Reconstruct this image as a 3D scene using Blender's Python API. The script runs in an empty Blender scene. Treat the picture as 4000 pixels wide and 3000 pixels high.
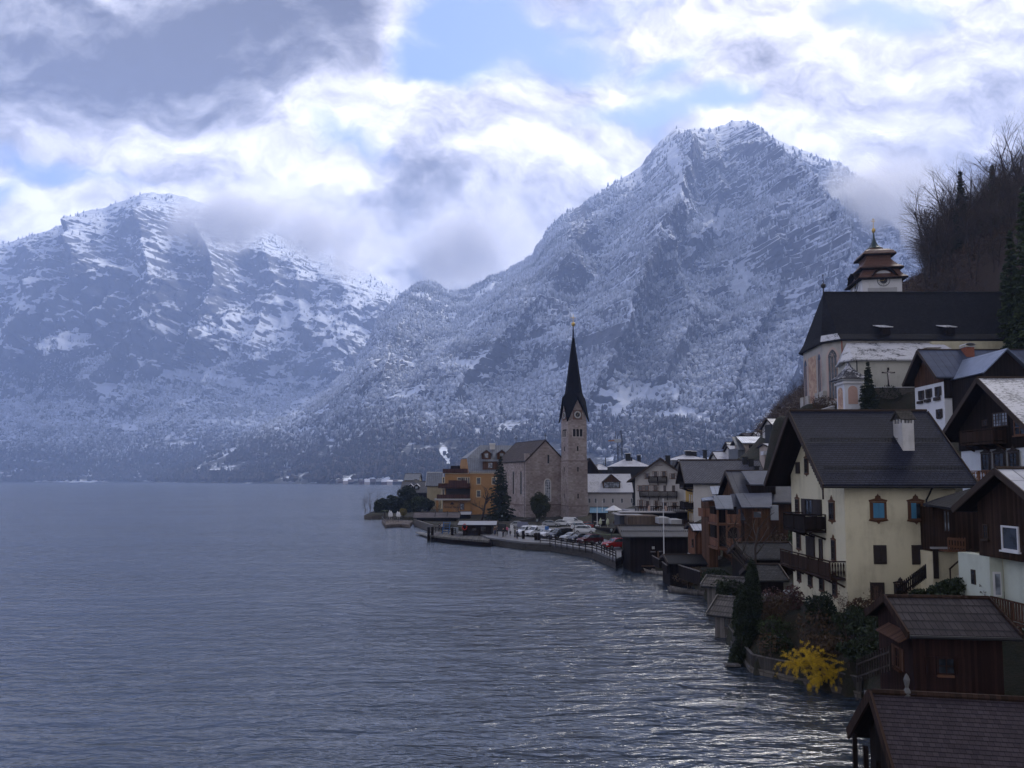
import bpy, math, random
import numpy as np
from mathutils import Vector, Matrix
R = math.radians
random.seed(7)
sc = bpy.context.scene
col = sc.collection
# ------------------------------------------------------------------ camera
F = 2889.0; TH = R(4); HZ = 12.0
cam_d = bpy.data.cameras.new('camera'); cam = bpy.data.objects.new('camera', cam_d); col.objects.link(cam)
cam.location = (0, 0, HZ); cam.rotation_euler = (R(90) + TH, 0, 0)
cam_d.sensor_width = 36; cam_d.lens = 36 * F / 4000; cam_d.shift_y = 170 / 4000
cam_d.clip_start = .5; cam_d.clip_end = 60000
sc.camera = cam
cT, sT = math.cos(TH), math.sin(TH)
def W(px, py, Y):                       # where a sight line meets the depth Y
    v = (1670 - py) / F; u = (px - 2000) / F
    z = Y * (v * cT + sT) / (cT - v * sT)
    return Vector((u * (Y * cT + z * sT), Y, z + HZ))
def G(px, py, z=0.):                    # where it meets the height z
    w = W(px, py, 1.); return W(px, py, (z - HZ) / (w.z - HZ))
# ------------------------------------------------------------------ light
SUN_EL, SUN_AZ = R(50), R(33)          # azimuth from +Y, negative to the left
sd = Vector((math.sin(SUN_AZ) * math.cos(SUN_EL), math.cos(SUN_AZ) * math.cos(SUN_EL), math.sin(SUN_EL)))
sun_d = bpy.data.lights.new('sun', 'SUN'); sun = bpy.data.objects.new('sun', sun_d); col.objects.link(sun)
sun_d.energy = 2.8; sun_d.angle = R(24); sun_d.color = (1, .95, .88)
sun.rotation_euler = sd.to_track_quat('Z', 'Y').to_euler()
sc.view_settings.view_transform = 'Standard'; sc.view_settings.look = 'None'
sc.view_settings.exposure = 1.22; sc.view_settings.gamma = 1
cy = sc.cycles
cy.use_denoising = True; cy.max_bounces = 5; cy.diffuse_bounces = 2; cy.glossy_bounces = 2
cy.transmission_bounces = 2; cy.volume_bounces = 2; cy.transparent_max_bounces = 8
cy.sample_clamp_indirect = 4; cy.sample_clamp_direct = 6; cy.use_adaptive_sampling = True; cy.adaptive_threshold = .02
cy.caustics_reflective = False; cy.caustics_refractive = False
# ------------------------------------------------------------------ node helper
class NT:
    def __init__(s, tree): s.t = tree; s.n = tree.nodes; s.l = tree.links
    def set(s, sock, v):
        if isinstance(v, bpy.types.NodeSocket): s.l.new(v, sock)
        elif v is not None: sock.default_value = v
    def node(s, typ, ins=None, **kw):
        n = s.n.new(typ)
        for k, v in kw.items(): setattr(n, k, v)
        for k, v in (ins or {}).items(): s.set(n.inputs[k], v)
        return n
    def math(s, op, a, b=None, c=None, clamp=False):
        n = s.n.new('ShaderNodeMath'); n.operation = op; n.use_clamp = clamp
        s.set(n.inputs[0], a)
        if b is not None: s.set(n.inputs[1], b)
        if c is not None: s.set(n.inputs[2], c)
        return n.outputs[0]
    def vm(s, op, a, b=None, sc_=None):
        n = s.n.new('ShaderNodeVectorMath'); n.operation = op
        s.set(n.inputs[0], a)
        if b is not None: s.set(n.inputs[1], b)
        if sc_ is not None: s.set(n.inputs['Scale'], sc_)
        return n.outputs['Value'] if op in ('LENGTH', 'DOT_PRODUCT', 'DISTANCE') else n.outputs[0]
    def noise(s, vec, scale=1., detail=4., rough=.5, dist=0., col_=False, dim='3D'):
        n = s.node('ShaderNodeTexNoise', {'Vector': vec, 'Scale': scale, 'Detail': detail, 'Roughness': rough, 'Distortion': dist}, noise_dimensions=dim)
        return n.outputs['Color' if col_ else 'Fac']
    def map(s, v, a, b, c=0., d=1., smooth=True):
        n = s.node('ShaderNodeMapRange', {0: v, 1: a, 2: b, 3: c, 4: d}, interpolation_type='SMOOTHSTEP' if smooth else 'LINEAR')
        return n.outputs[0]
    def mix(s, f, a, b, mode='MIX'):
        n = s.node('ShaderNodeMix', data_type='RGBA', blend_type=mode)
        s.set(n.inputs[0], f); s.set(n.inputs[6], a); s.set(n.inputs[7], b)
        return n.outputs[2]
def c4(c): return (c[0], c[1], c[2], 1)
# ------------------------------------------------------------------ sky: Nishita with a deck of cloud far above
world = bpy.data.worlds.new('World'); sc.world = world; world.use_nodes = True
T = NT(world.node_tree); T.n.clear()
wo = T.node('ShaderNodeOutputWorld'); bg = T.node('ShaderNodeBackground'); T.l.new(bg.outputs[0], wo.inputs[0])
sky = T.node('ShaderNodeTexSky', sky_type='NISHITA', sun_disc=False, sun_elevation=SUN_EL, sun_rotation=SUN_AZ, altitude=500, air_density=1.0, dust_density=.6, ozone_density=2.)
tc = T.node('ShaderNodeTexCoord').outputs['Generated']
sep = T.node('ShaderNodeSeparateXYZ', {0: tc})
yy = T.math('MAXIMUM', T.math('ABSOLUTE', sep.outputs[1]), .08)
ax = T.math('DIVIDE', sep.outputs[0], yy); az = T.math('DIVIDE', sep.outputs[2], yy)
P = T.node('ShaderNodeCombineXYZ', {0: ax, 1: az, 2: T.math('MULTIPLY', T.math('SIGN', sep.outputs[1]), .5)}).outputs[0]
def sk(px, py):
    w = W(px * 1.808, py * 1.808, 1.); return (w.x, w.z - HZ, .5)
n1 = T.noise(P, 2.2, 5, .55, col_=True)
warp = T.vm('SCALE', T.vm('SUBTRACT', n1, (.5, .5, .5)), sc_=.22)
n2 = T.noise(P, 8, 4, .6, col_=True)
warp2 = T.vm('SCALE', T.vm('SUBTRACT', n2, (.5, .5, .5)), sc_=.06)
Pw = T.vm('ADD', T.vm('ADD', P, warp), warp2)
def blobs(lst, src):
    acc = None
    for (x, y, rx, ry, w, ang) in lst:
        c = sk(x, y); d = T.vm('SUBTRACT', src, (c[0], c[1], c[2]))
        m = T.node('ShaderNodeMapping', {'Vector': d, 'Rotation': (0, 0, R(ang))}, vector_type='TEXTURE').outputs[0]
        m = T.vm('MULTIPLY', m, (F / (1.808 * rx), F / (1.808 * ry), 0))
        g = T.map(T.vm('LENGTH', m), 0., 1., w, 0.)
        acc = g if acc is None else T.math('ADD', acc, g)
    return acc
# billows, torn along the wind
rot = T.node('ShaderNodeMapping', {'Vector': Pw, 'Rotation': (0, 0, R(28)), 'Scale': (1., 1.7, 1.)}).outputs[0]
bil = T.noise(rot, 3.0, 7, .56, .1)
bil2 = T.noise(T.vm('ADD', rot, (3.1, 1.7, 0)), 7.5, 8, .6, .1)
lit2 = T.noise(T.vm('ADD', rot, (3.09, 1.745, 0)), 7.5, 8, .6, .1)      # the same billows, a step towards the sun
wisp = T.noise(rot, 19, 5, .6, .2)
hole = blobs([(1030, 45, 250, 130, 1.0, 0), (1180, 110, 400, 120, .95, -4), (930, 165, 200, 100, .9, 0), (1010, 195, 230, 90, .8, 0), (1480, 130, 190, 60, .8, 20), (1430, 220, 330, 66, .95, 10),
              (1890, 30, 260, 95, 1.0, -5), (1600, 185, 160, 60, .6, 0), (730, 335, 170, 80, .8, -30), (110, 372, 220, 60, .95, -15), (20, 418, 120, 60, .95, 0), (280, 395, 150, 40, .5, -20), (1330, 15, 340, 80, .6, 0), (1780, 230, 200, 60, .35, 0)], Pw)
puff = blobs([(1050, 18, 150, 40, .5, 8), (1110, 50, 120, 45, .5, 15), (1010, 105, 110, 30, .45, 10), (855, 50, 110, 150, .7, 0), (1300, 5, 160, 60, .5, 0), (1560, 110, 380, 70, .6, 18), (1180, 25, 90, 60, .6, 0), (1120, 105, 180, 45, .5, 0), (870, 225, 160, 90, .6, 0)], Pw)
cov = T.math('ADD', T.math('ADD', T.math('MULTIPLY', bil, 1.1), T.math('MULTIPLY', bil2, .7)), T.math('MULTIPLY', wisp, .25))
cov = T.math('SUBTRACT', T.math('ADD', cov, T.math('MULTIPLY', puff, .30)), T.math('MULTIPLY', hole, .95))
mask = T.map(cov, .06, .86)
dark = blobs([(120, 110, 700, 300, .60, 0), (600, 100, 460, 280, .55, 0), (800, 60, 160, 260, .3, 10), (60, 290, 420, 120, .18, -5), (1010, 590, 300, 100, .5, 0), (900, 400, 110, 190, .32, -25), (830, 500, 170, 60, .22, 0), (2150, 300, 480, 420, .14, 0), (1400, 330, 260, 60, .1, -20)], Pw)
lite = blobs([(880, 70, 110, 150, .35, 0), (830, 250, 330, 150, .22, 0), (1250, 330, 400, 150, .16, 0), (300, 320, 380, 110, .10, 0), (1560, 80, 420, 110, .18, 15), (60, 470, 220, 90, .22, 0), (600, 400, 300, 160, .12, 0), (1250, 180, 300, 60, .12, 0)], Pw)
relief = T.math('MULTIPLY', T.math('SUBTRACT', bil2, lit2), .95)
soft = T.math('SUBTRACT', 1., T.math('MULTIPLY', T.math('MINIMUM', dark, 1.), .35))
tex = T.math('ADD', T.math('MULTIPLY', T.math('SUBTRACT', bil2, .5), .42), T.math('ADD', relief, T.math('MULTIPLY', T.math('SUBTRACT', wisp, .5), .16)))
sh = T.math('ADD', T.math('SUBTRACT', T.math('ADD', .74, T.math('MULTIPLY', tex, soft)), T.math('MULTIPLY', dark, .72)), lite)
sh = T.math('ADD', sh, T.math('MULTIPLY', T.math('SUBTRACT', bil, .5), .75))
# the overcast is a little darker behind the viewer
back = T.map(sep.outputs[1], -.5, .3, .85, 1.)
back = T.math('MULTIPLY', back, T.map(sep.outputs[2], .48, .85, 1., .5))      # and thickest overhead
sh = T.math('MULTIPLY', T.math('MINIMUM', T.math('MAXIMUM', sh, .3), 1.08), back)
tint = T.mix(T.map(sh, .2, .9), (.84, .86, 1.0, 1), (.90, .89, 1.0, 1))
sh = T.math('MINIMUM', sh, .97)
cloudc = T.vm('SCALE', tint, sc_=T.math('MULTIPLY', T.math('POWER', sh, 1.9), .98))
SKY_STRENGTH = .11
skyc = T.vm('MULTIPLY', sky.outputs[0], (SKY_STRENGTH * .92, SKY_STRENGTH * .88, SKY_STRENGTH * .98))
T.l.new(T.mix(mask, skyc, cloudc), bg.inputs[0]); bg.inputs[1].default_value = 1.0
# ------------------------------------------------------------------ noise in numpy
rng = np.random.RandomState(3)
_perm = np.tile(rng.permutation(256), 3); _g = rng.uniform(-1, 1, (256, 2)); _g /= np.linalg.norm(_g, axis=1)[:, None]
def perlin(x, y):
    xi = np.floor(x).astype(int); yi = np.floor(y).astype(int); xf = x - xi; yf = y - yi
    u = xf * xf * xf * (xf * (xf * 6 - 15) + 10); v = yf * yf * yf * (yf * (yf * 6 - 15) + 10)
    def g(i, j, dx, dy):
        h = _perm[(_perm[(xi + i) & 255] + yi + j) & 255]; return _g[h, 0] * dx + _g[h, 1] * dy
    a = g(0, 0, xf, yf); b = g(1, 0, xf - 1, yf); c = g(0, 1, xf, yf - 1); d = g(1, 1, xf - 1, yf - 1)
    return (a + u * (b - a) + v * (c - a + u * (a - b - c + d))) * 1.5
def fbm(x, y, o=5, r=.5):
    s = 0; a = 1.; t = 0
    for i in range(o): s = s + a * perlin(x * 2 ** i + 13.7 * i, y * 2 ** i + 7.3 * i); t += a; a *= r
    return s / t
def ridged(x, y, o=5, r=.5):
    s = 0; a = 1.; t = 0
    for i in range(o): s = s + a * (1 - 2 * np.abs(perlin(x * 2 ** i + 3.7 * i, y * 2 ** i + 9.3 * i))); t += a; a *= r
    return s / t
def sstep(x, a, b): t = np.clip((x - a) / (b - a), 0, 1); return t * t * (3 - 2 * t)
def np_mesh(name, V, Fc, mat, smooth=True, attr=None):
    me = bpy.data.meshes.new(name); V = np.asarray(V, dtype=np.float32); Fc = np.asarray(Fc, dtype=np.int32); k = Fc.shape[1]
    me.vertices.add(len(V)); me.vertices.foreach_set('co', V.ravel())
    me.loops.add(Fc.size); me.loops.foreach_set('vertex_index', Fc.ravel())
    me.polygons.add(len(Fc)); me.polygons.foreach_set('loop_start', np.arange(len(Fc), dtype=np.int32) * k)
    me.polygons.foreach_set('use_smooth', np.full(len(Fc), smooth))
    if attr:
        for an, av in attr.items():
            a = me.attributes.new(an, 'FLOAT', 'POINT'); a.data.foreach_set('value', np.asarray(av, dtype=np.float32))
    me.materials.append(mat); me.update(calc_edges=True); me.validate()
    o = bpy.data.objects.new(name, me); col.objects.link(o); return o
def grid_faces(nr, nc):
    i = np.arange((nr - 1) * (nc - 1)); r = i // (nc - 1); c = i % (nc - 1); a = r * nc + c
    return np.stack([a, a + 1, a + nc + 1, a + nc], 1)
def newmat(name):
    m = bpy.data.materials.new(name); m.use_nodes = True; t = NT(m.node_tree); t.n.clear()
    out = t.node('ShaderNodeOutputMaterial'); b = t.node('ShaderNodeBsdfPrincipled'); t.l.new(b.outputs[0], out.inputs[0])
    b.inputs['Specular IOR Level'].default_value = .3
    return m, t, b, out
# ------------------------------------------------------------------ mountains
def mat_mountain():
    m, t, b, out = newmat('rock_and_snow')
    geo = t.node('ShaderNodeNewGeometry'); pos = geo.outputs['Position']; nor = geo.outputs['Normal']
    sp = t.node('ShaderNodeSeparateXYZ', {0: pos}); sn = t.node('ShaderNodeSeparateXYZ', {0: nor})
    strata = t.noise(t.vm('MULTIPLY', pos, (.004, .004, .03)), 1., 6, .65, .4)
    patch = t.noise(pos, .02, 5, .65)
    big = t.noise(pos, .0028, 4, .6)
    fine = t.noise(t.vm('MULTIPLY', pos, (.012, .012, .085)), 1., 5, .7, .3)
    streak = t.noise(t.vm('MULTIPLY', pos, (.03, .03, .0035)), 1., 4, .6)
    s = t.math('ADD', sn.outputs[2], t.math('ADD', t.math('MULTIPLY', t.math('SUBTRACT', strata, .5), 1.5), t.math('ADD', t.math('MULTIPLY', t.math('SUBTRACT', patch, .5), .7), t.math('MULTIPLY', t.math('SUBTRACT', big, .5), .8))))
    s = t.math('ADD', s, t.math('MULTIPLY', t.math('SUBTRACT', streak, .5), .5))
    s = t.math('ADD', s, t.map(sp.outputs[2], 60, 330, -.55, .08))
    s = t.math('ADD', s, t.math('MULTIPLY', t.node('ShaderNodeAttribute', attribute_name='snow').outputs['Fac'], .55))
    s = t.math('ADD', s, t.math('MULTIPLY', t.math('SUBTRACT', fine, .5), .9))
    snow = t.map(s, .36, .62)
    rock = t.mix(patch, (.035, .042, .055, 1), (.16, .16, .17, 1))
    rock = t.mix(t.map(sp.outputs[2], 120, 420), (.022, .024, .022, 1), rock)
    t.set(b.inputs['Base Color'], t.mix(snow, rock, (.60, .64, .72, 1)))
    b.inputs['Roughness'].default_value = .9
    bp = t.node('ShaderNodeBump', {'Strength': .8, 'Distance': 12., 'Height': t.math('ADD', strata, patch)})
    t.l.new(bp.outputs[0], b.inputs['Normal'])
    return m
M_mtn = mat_mountain()
def interp(pts, x): p = np.array(pts, float); return np.interp(x, p[:, 0], p[:, 1])
def crestz(px, py, Y):
    v = (1670 - py) / F; return Y * (v * cT + sT) / (cT - v * sT) + HZ
def sheet(name, crest, crestY, baseY, prof, pxr, nc, nr, seed, amp, gully, spots=(), spurs=()):
    """terrain from the shore (t=0) up to its crest (t=1) and down the far side; every column is one azimuth"""
    px = np.linspace(pxr[0], pxr[1], nc)
    cy_ = interp([(a * 1.808, b * 1.808) for a, b in crest], px); Yc = interp(crestY, px); Yb = interp(baseY, px)
    zc = crestz(px, cy_, Yc)
    t = np.concatenate([np.linspace(0, 1, nr), 1 + np.linspace(0, 1, 24)[1:] * .35])
    tt = np.minimum(t, 1)
    pz = interp(prof, tt)[:, None] if not callable(prof) else prof(tt[:, None], px[None, :])
    back = np.clip(t - 1, 0, 1)[:, None]
    Z = zc[None, :] * pz * (1 - back * .7)
    Yg = Yb[None, :] + (Yc - Yb)[None, :] * t[:, None]
    sl = (px[None, :] - 2000) / F
    Xg = sl * Yg
    edge = np.sin(np.pi * np.clip(tt, 0, 1))[:, None] * .9 + .1
    hi = sstep(Z, 120, 500)
    s = seed * 31.3
    Xn, Zn = Xg / 1000, Z / 1000
    rg = ridged(Xn * 1.9 + s - Zn * .55, Zn * .7 + s + Yg / 4000, 6, .55)
    shy = crestz(px[None, :], 0, 1) * 0
    Yg = Yg - edge * gully * rg * (.35 + .65 * hi)
    dx0 = (2000 + F * Xg / Yg) / 1.808 + 34 * fbm(Xg / 420., Z / 420., 3); dy0 = (1870 - F * (Z - HZ) / Yg) / 1.808
    for (pts, am, wd_) in spurs:
        d = np.full(Z.shape, 1e9)
        for (x0, y0), (x1, y1) in zip(pts[:-1], pts[1:]):
            ex, ey = x1 - x0, y1 - y0; tq = np.clip(((dx0 - x0) * ex + (dy0 - y0) * ey) / (ex * ex + ey * ey), 0, 1); d = np.minimum(d, np.hypot(dx0 - x0 - tq * ex, dy0 - y0 - tq * ey))
        Yg = Yg - edge * am * np.maximum(0, 1 - d / wd_) ** 1.3 * (.3 + .7 * hi)
    Xg = Xg + edge * amp * .5 * fbm(Xn * 3 + s, Zn * 3 + 5, 4)
    f2 = fbm(Xg / 160 + s, (Z + Yg * .35) / 160, 5, .6)
    Yg = Yg + edge * amp * f2 * (.3 + .7 * hi)
    # ledges
    per = 62.; dip = .045 * Xg + 70 * fbm(Xn * 1.5 + 9 + s, Zn * 1.5, 3)
    Z = Z + hi * edge * 8 * (.4 + f2) * np.sin((Z + dip) / per * 2 * np.pi) + hi * edge * 5 * np.sin((Z + dip * 1.3) / 23. * 2 * np.pi)
    jag = fbm(px / 60 + s, px * 0, 5, .6) * 14 + fbm(px / 420 + s, px * 0, 3, .5) * 16
    Z = Z + jag[None, :] * sstep(tt, .9, 1.)[:, None] * 1.2
    Z[0, :] = -3
    V = np.stack([Xg, Yg, Z], 2).reshape(-1, 3)
    dx = 2000 + F * Xg / Yg; dy = 1870 - F * (Z - HZ) / Yg
    wx = dx / 1.808 + 70 * fbm(dx / 260, dy / 260, 4, .6); wy = dy / 1.808 + 45 * fbm(dx / 200 + 7, dy / 160 + 3, 4, .6)
    sn = np.zeros_like(Z) + (-.12 * sstep(Z, 350, 600) if seed == 1 else 0) + .22 * fbm(Xg / 150., Z / 40., 4, .6)
    for (bx, by, rx, ry, w_, an) in spots:
        ca, sa = math.cos(R(an)), math.sin(R(an)); ex, ey = wx - bx, wy - by
        d = np.sqrt(((ex * ca + ey * sa) / rx) ** 2 + ((-ex * sa + ey * ca) / ry) ** 2); sn += w_ * (1 - sstep(d, .55, 1.1))
    o = np_mesh(name, V, grid_faces(len(t), nc), M_mtn, True, {'snow': sn.ravel()})
    o['kind'] = 'structure'
    return Xg, Yg, Z, px, nr, sn
# buttresses: lines down the faces (display px) with how far they stand out and how wide they are
PA = [([(300, 423), (330, 560), (350, 700), (250, 830)], 210, 85), ([(60, 510), (90, 650), (60, 800)], 150, 70), ([(560, 505), (600, 620), (560, 760)], 190, 75), ([(740, 590), (700, 700), (720, 800)], 180, 70), ([(160, 465), (190, 620), (150, 780)], 240, 55), ([(440, 450), (470, 600), (450, 740)], 260, 50), ([(640, 560), (660, 700)], 150, 35)]
PB = [([(1480, 285), (1440, 420), (1400, 560), (1330, 700), (1250, 880)], 330, 80), ([(1620, 268), (1690, 400), (1740, 560), (1700, 720), (1640, 900)], 330, 75), ([(1540, 280), (1560, 400), (1500, 520)], 160, 40), ([(1820, 352), (1800, 500), (1780, 650), (1750, 850)], 130, 95), ([(1300, 420), (1230, 560), (1120, 720), (980, 880)], 260, 80), ([(1640, 480), (1660, 600), (1600, 720), (1560, 860)], 200, 50), ([(1150, 565), (1050, 720), (900, 880)], 180, 70), ([(920, 615), (850, 760), (700, 900)], 180, 70), ([(1450, 560), (1480, 700), (1420, 820)], 150, 45)]
# broad snowfields (+) and bare cliffs (-) of the two massifs: centre, radii, weight, tilt
SA = [(420, 808, 130, 16, 1.6, -4), (600, 815, 150, 16, 1.6, 3), (240, 838, 40, 14, 1.2, 0), (615, 670, 30, 45, 1.2, 25), (480, 740, 90, 50, .5, 30), (120, 740, 60, 60, .35, 0),
      (270, 640, 110, 60, -.6, 0), (230, 720, 70, 50, -.8, 10), (400, 620, 120, 70, -.45, 40), (560, 610, 70, 60, -.35, 50), (150, 560, 200, 40, -.5, -10), (330, 470, 120, 40, -.35, 0), (720, 700, 60, 60, .45, 0), (60, 640, 60, 90, .25, 0)]
SB = [(1545, 490, 28, 60, 1.2, 35), (1600, 600, 30, 60, 1.3, 15), (1500, 430, 20, 60, .6, -20), (1490, 330, 22, 50, .8, -30), (1650, 420, 40, 50, .4, 30), (1380, 835, 100, 18, 1.3, -8), (1420, 850, 60, 20, .8, 10), (1500, 900, 90, 20, .7, 5), (1600, 700, 60, 30, .5, 0), (1760, 430, 50, 30, .5, 0),
      (1290, 740, 90, 40, -.9, -8), (1560, 690, 60, 28, -.7, 0), (1700, 530, 60, 90, -.7, -40), (1450, 560, 60, 80, -.35, -30), (1600, 340, 60, 50, -.3, 0), (1180, 640, 70, 40, -.25, 0), (1250, 480, 60, 60, -.8, -30), (1650, 300, 60, 30, -.4, 0), (960, 990, 34, 26, .8, 20), (450, 945, 120, 7, 1.0, -8), (620, 935, 60, 8, 1.2, -20), (770, 800, 50, 12, 1.2, -40)]
cA = [(-900, 700), (-500, 600), (-200, 560), (0, 525), (60, 508), (110, 490), (160, 463), (220, 445), (270, 431), (300, 423), (345, 421), (385, 428), (440, 448), (500, 472), (560, 497), (620, 520), (680, 545), (740, 570), (800, 600), (850, 625), (900, 640), (1000, 660), (1300, 700)]
def profA(t, px):
    brk = .30 + .05 * np.sin(px / 300.)
    a = np.interp(t, [0, .12, .34, .45, .62, .8, 1], [0, .035, .17, .27, .60, .84, 1.])
    b = np.interp(t, [0, .12, .34, .50, .62, .82, 1], [0, .03, .17, .30, .46, .82, 1.])
    k = sstep(px, 300, 1100); return a * (1 - k) + b * k
A = sheet('mountain', cA, [(-2000, 4300), (0, 4300), (600, 4400), (1100, 4700), (1500, 4800), (2400, 4400)], [(-2000, 2300), (0, 2800), (900, 2900), (1600, 2750), (2400, 2600)], profA, (-1300, 2300), 1000, 330, 1, 110, 260, SA, PA)
cB = [(330, 1033), (380, 1015), (440, 985), (500, 958), (560, 930), (620, 902), (700, 853), (755, 805), (790, 750), (815, 690), (850, 652), (890, 625), (920, 612), (945, 622), (975, 634), (1010, 628), (1060, 602), (1120, 575), (1150, 560), (1165, 530), (1185, 498), (1215, 465), (1255, 448), (1300, 420), (1340, 392), (1390, 363), (1410, 335), (1440, 305), (1465, 288), (1490, 281), (1525, 287), (1560, 277), (1590, 268), (1620, 266), (1650, 276), (1680, 295), (1720, 316), (1770, 335), (1820, 350), (1860, 375), (1900, 400), (1950, 430), (2000, 465), (2100, 540), (2400, 700), (3000, 900)]
def profB(t, px):
    a = np.interp(t, [0, .2, .4, .6, .8, 1], [0, .10, .26, .5, .78, 1.])
    return a + 0 * px
B = sheet('mountain', cB, [(600, 2750), (1100, 2900), (1500, 3200), (1700, 3500), (2100, 3600), (2700, 3500), (3600, 3200), (4500, 2800)], [(600, 2500), (1000, 2100), (1300, 1750), (1600, 1600), (2200, 1500), (4500, 1200)], profB, (600, 4700), 1300, 420, 2, 90, 240, SB, PB)
# ------------------------------------------------------------------ mountain forest, one mass of snow-dusted trees
def mat_forest():
    m, t, b, out = newmat('frosted_trees')
    fr = t.node('ShaderNodeAttribute', attribute_name='frost').outputs['Fac']; hu = t.node('ShaderNodeAttribute', attribute_name='hue').outputs['Fac']
    base = t.mix(hu, (.012, .018, .016, 1), (.05, .04, .034, 1))
    t.set(b.inputs['Base Color'], t.mix(fr, base, (.62, .66, .74, 1))); b.inputs['Roughness'].default_value = .95
    return m
M_for = mat_forest()
def forest(S, n, seed, zmax, slope_lim, name, hmul=1.):
    Xg, Yg, Z, px, nr, sn = S; rr = np.random.RandomState(seed)
    nR, nC = nr - 1, Xg.shape[1] - 1
    # face areas as sampling weights
    X0, Y0, Z0 = Xg[:nr], Yg[:nr], Z[:nr]
    ux = np.stack([X0[:-1, 1:] - X0[:-1, :-1], Y0[:-1, 1:] - Y0[:-1, :-1], Z0[:-1, 1:] - Z0[:-1, :-1]], 2)
    vx = np.stack([X0[1:, :-1] - X0[:-1, :-1], Y0[1:, :-1] - Y0[:-1, :-1], Z0[1:, :-1] - Z0[:-1, :-1]], 2)
    cr = np.cross(ux, vx); ar = np.linalg.norm(cr, axis=2); nz = np.abs(cr[:, :, 2]) / (ar + 1e-6)
    Zc, Xc, Yc = Z0[:-1, :-1], X0[:-1, :-1], Y0[:-1, :-1]
    zm = zmax + 130 * fbm(Xc / 500 + seed, Yc / 900, 4)
    w = ar * sstep(nz, slope_lim - .12, slope_lim + .1) * (1 - sstep(Zc, zm * .8, zm * 1.3) * .97)
    cl = fbm(Xc / 230 + 5 + seed, (Zc + Yc * .3) / 120, 4, .55)
    w = w * (.02 + sstep(cl, -.30, .0)) * (1 - sstep(np.abs(sn[:nr - 1, :-1]), .4, .8) * .93) / np.maximum(np.sqrt(Xc ** 2 + Yc ** 2), 500) ** 1.0
    w = np.where(Zc < 3, 0, w).ravel(); w /= w.sum()
    idx = rr.choice(len(w), n, p=w); r, c = idx // nC, idx % nC; fu, fv = rr.rand(n), rr.rand(n)
    def at(Q): return Q[r, c] * (1 - fu) * (1 - fv) + Q[r, c + 1] * fu * (1 - fv) + Q[r + 1, c] * (1 - fu) * fv + Q[r + 1, c + 1] * fu * fv
    x, y, z = at(X0), at(Y0), at(Z0)
    h = rr.uniform(13, 25, n) * hmul; con = rr.rand(n) < (.45 + .4 * sstep(z, 250, 600))
    ns = 5; ang = np.arange(ns) / ns * 2 * np.pi
    # rings: (height, radius): conifers are two tiers of a cone, broadleaved crowns are lumpy
    ringsC = [(.0, .06), (.08, .22), (.45, .13), (.48, .17), (1., .0)]
    ringsD = [(.0, .05), (.25, .24), (.55, .34), (.85, .22), (1., .0)]
    V = np.zeros((n, 5, ns, 3)); jit = rr.uniform(.6, 1.35, (n, 5, ns))
    for k in range(5):
        hh = np.where(con, ringsC[k][0], ringsD[k][0]); rad = np.where(con, ringsC[k][1], ringsD[k][1]) * h
        V[:, k, :, 0] = x[:, None] + rad[:, None] * jit[:, k] * np.cos(ang)[None] ; V[:, k, :, 1] = y[:, None] + rad[:, None] * jit[:, k] * np.sin(ang)[None]
        V[:, k, :, 2] = (z - 1 + hh * h * np.where(con, 1, .72))[:, None] + (0 if k == 4 else 1) * (jit[:, k] - 1) * 3.
    base = (np.arange(n) * 5 * ns)[:, None]; fl = []
    for k in range(4):
        for i in range(ns):
            j = (i + 1) % ns; fl.append([k * ns + i, k * ns + j, (k + 1) * ns + j, (k + 1) * ns + i])
    fl = np.array(fl); Fc = (base[:, :, None] + fl[None]).reshape(-1, 4)
    fz = sstep(z + 90 * fbm(x / 300, y / 300, 3) + rr.normal(0, 45, n), 95, 260)
    fr = fz * rr.uniform(.45, .95, n) * np.where(con, .75, 1.) * np.clip(1.1 + 1.2 * fbm(x / 260. + 3, (z + y * .4) / 110., 4), .2, 1.25)
    frv = np.clip(fr[:, None, None] * (np.linspace(.55, 1.25, 5)[None, :, None]) * rr.uniform(.5, 1.4, (n, 5, ns)), 0, .95)
    hv = np.repeat(np.where(con, .1, rr.uniform(.4, 1, n)), 5 * ns)
    o = np_mesh(name, V.reshape(-1, 3), Fc, M_for, False, {'frost': frv.ravel(), 'hue': hv}); o['kind'] = 'stuff'
    o['label'] = 'snow-dusted forest covering the mountain slope'
    return o
FOREST_N = (46000, 74000)
fA = forest(A, FOREST_N[0], 11, 520, .46, 'forest'); fA['label'] = 'frosted forest on the lower slopes of the distant massif'
fB = forest(B, FOREST_N[1], 12, 1150, .42, 'forest'); fB['label'] = 'frosted forest on the flank of the tall peaked mountain'
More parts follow.
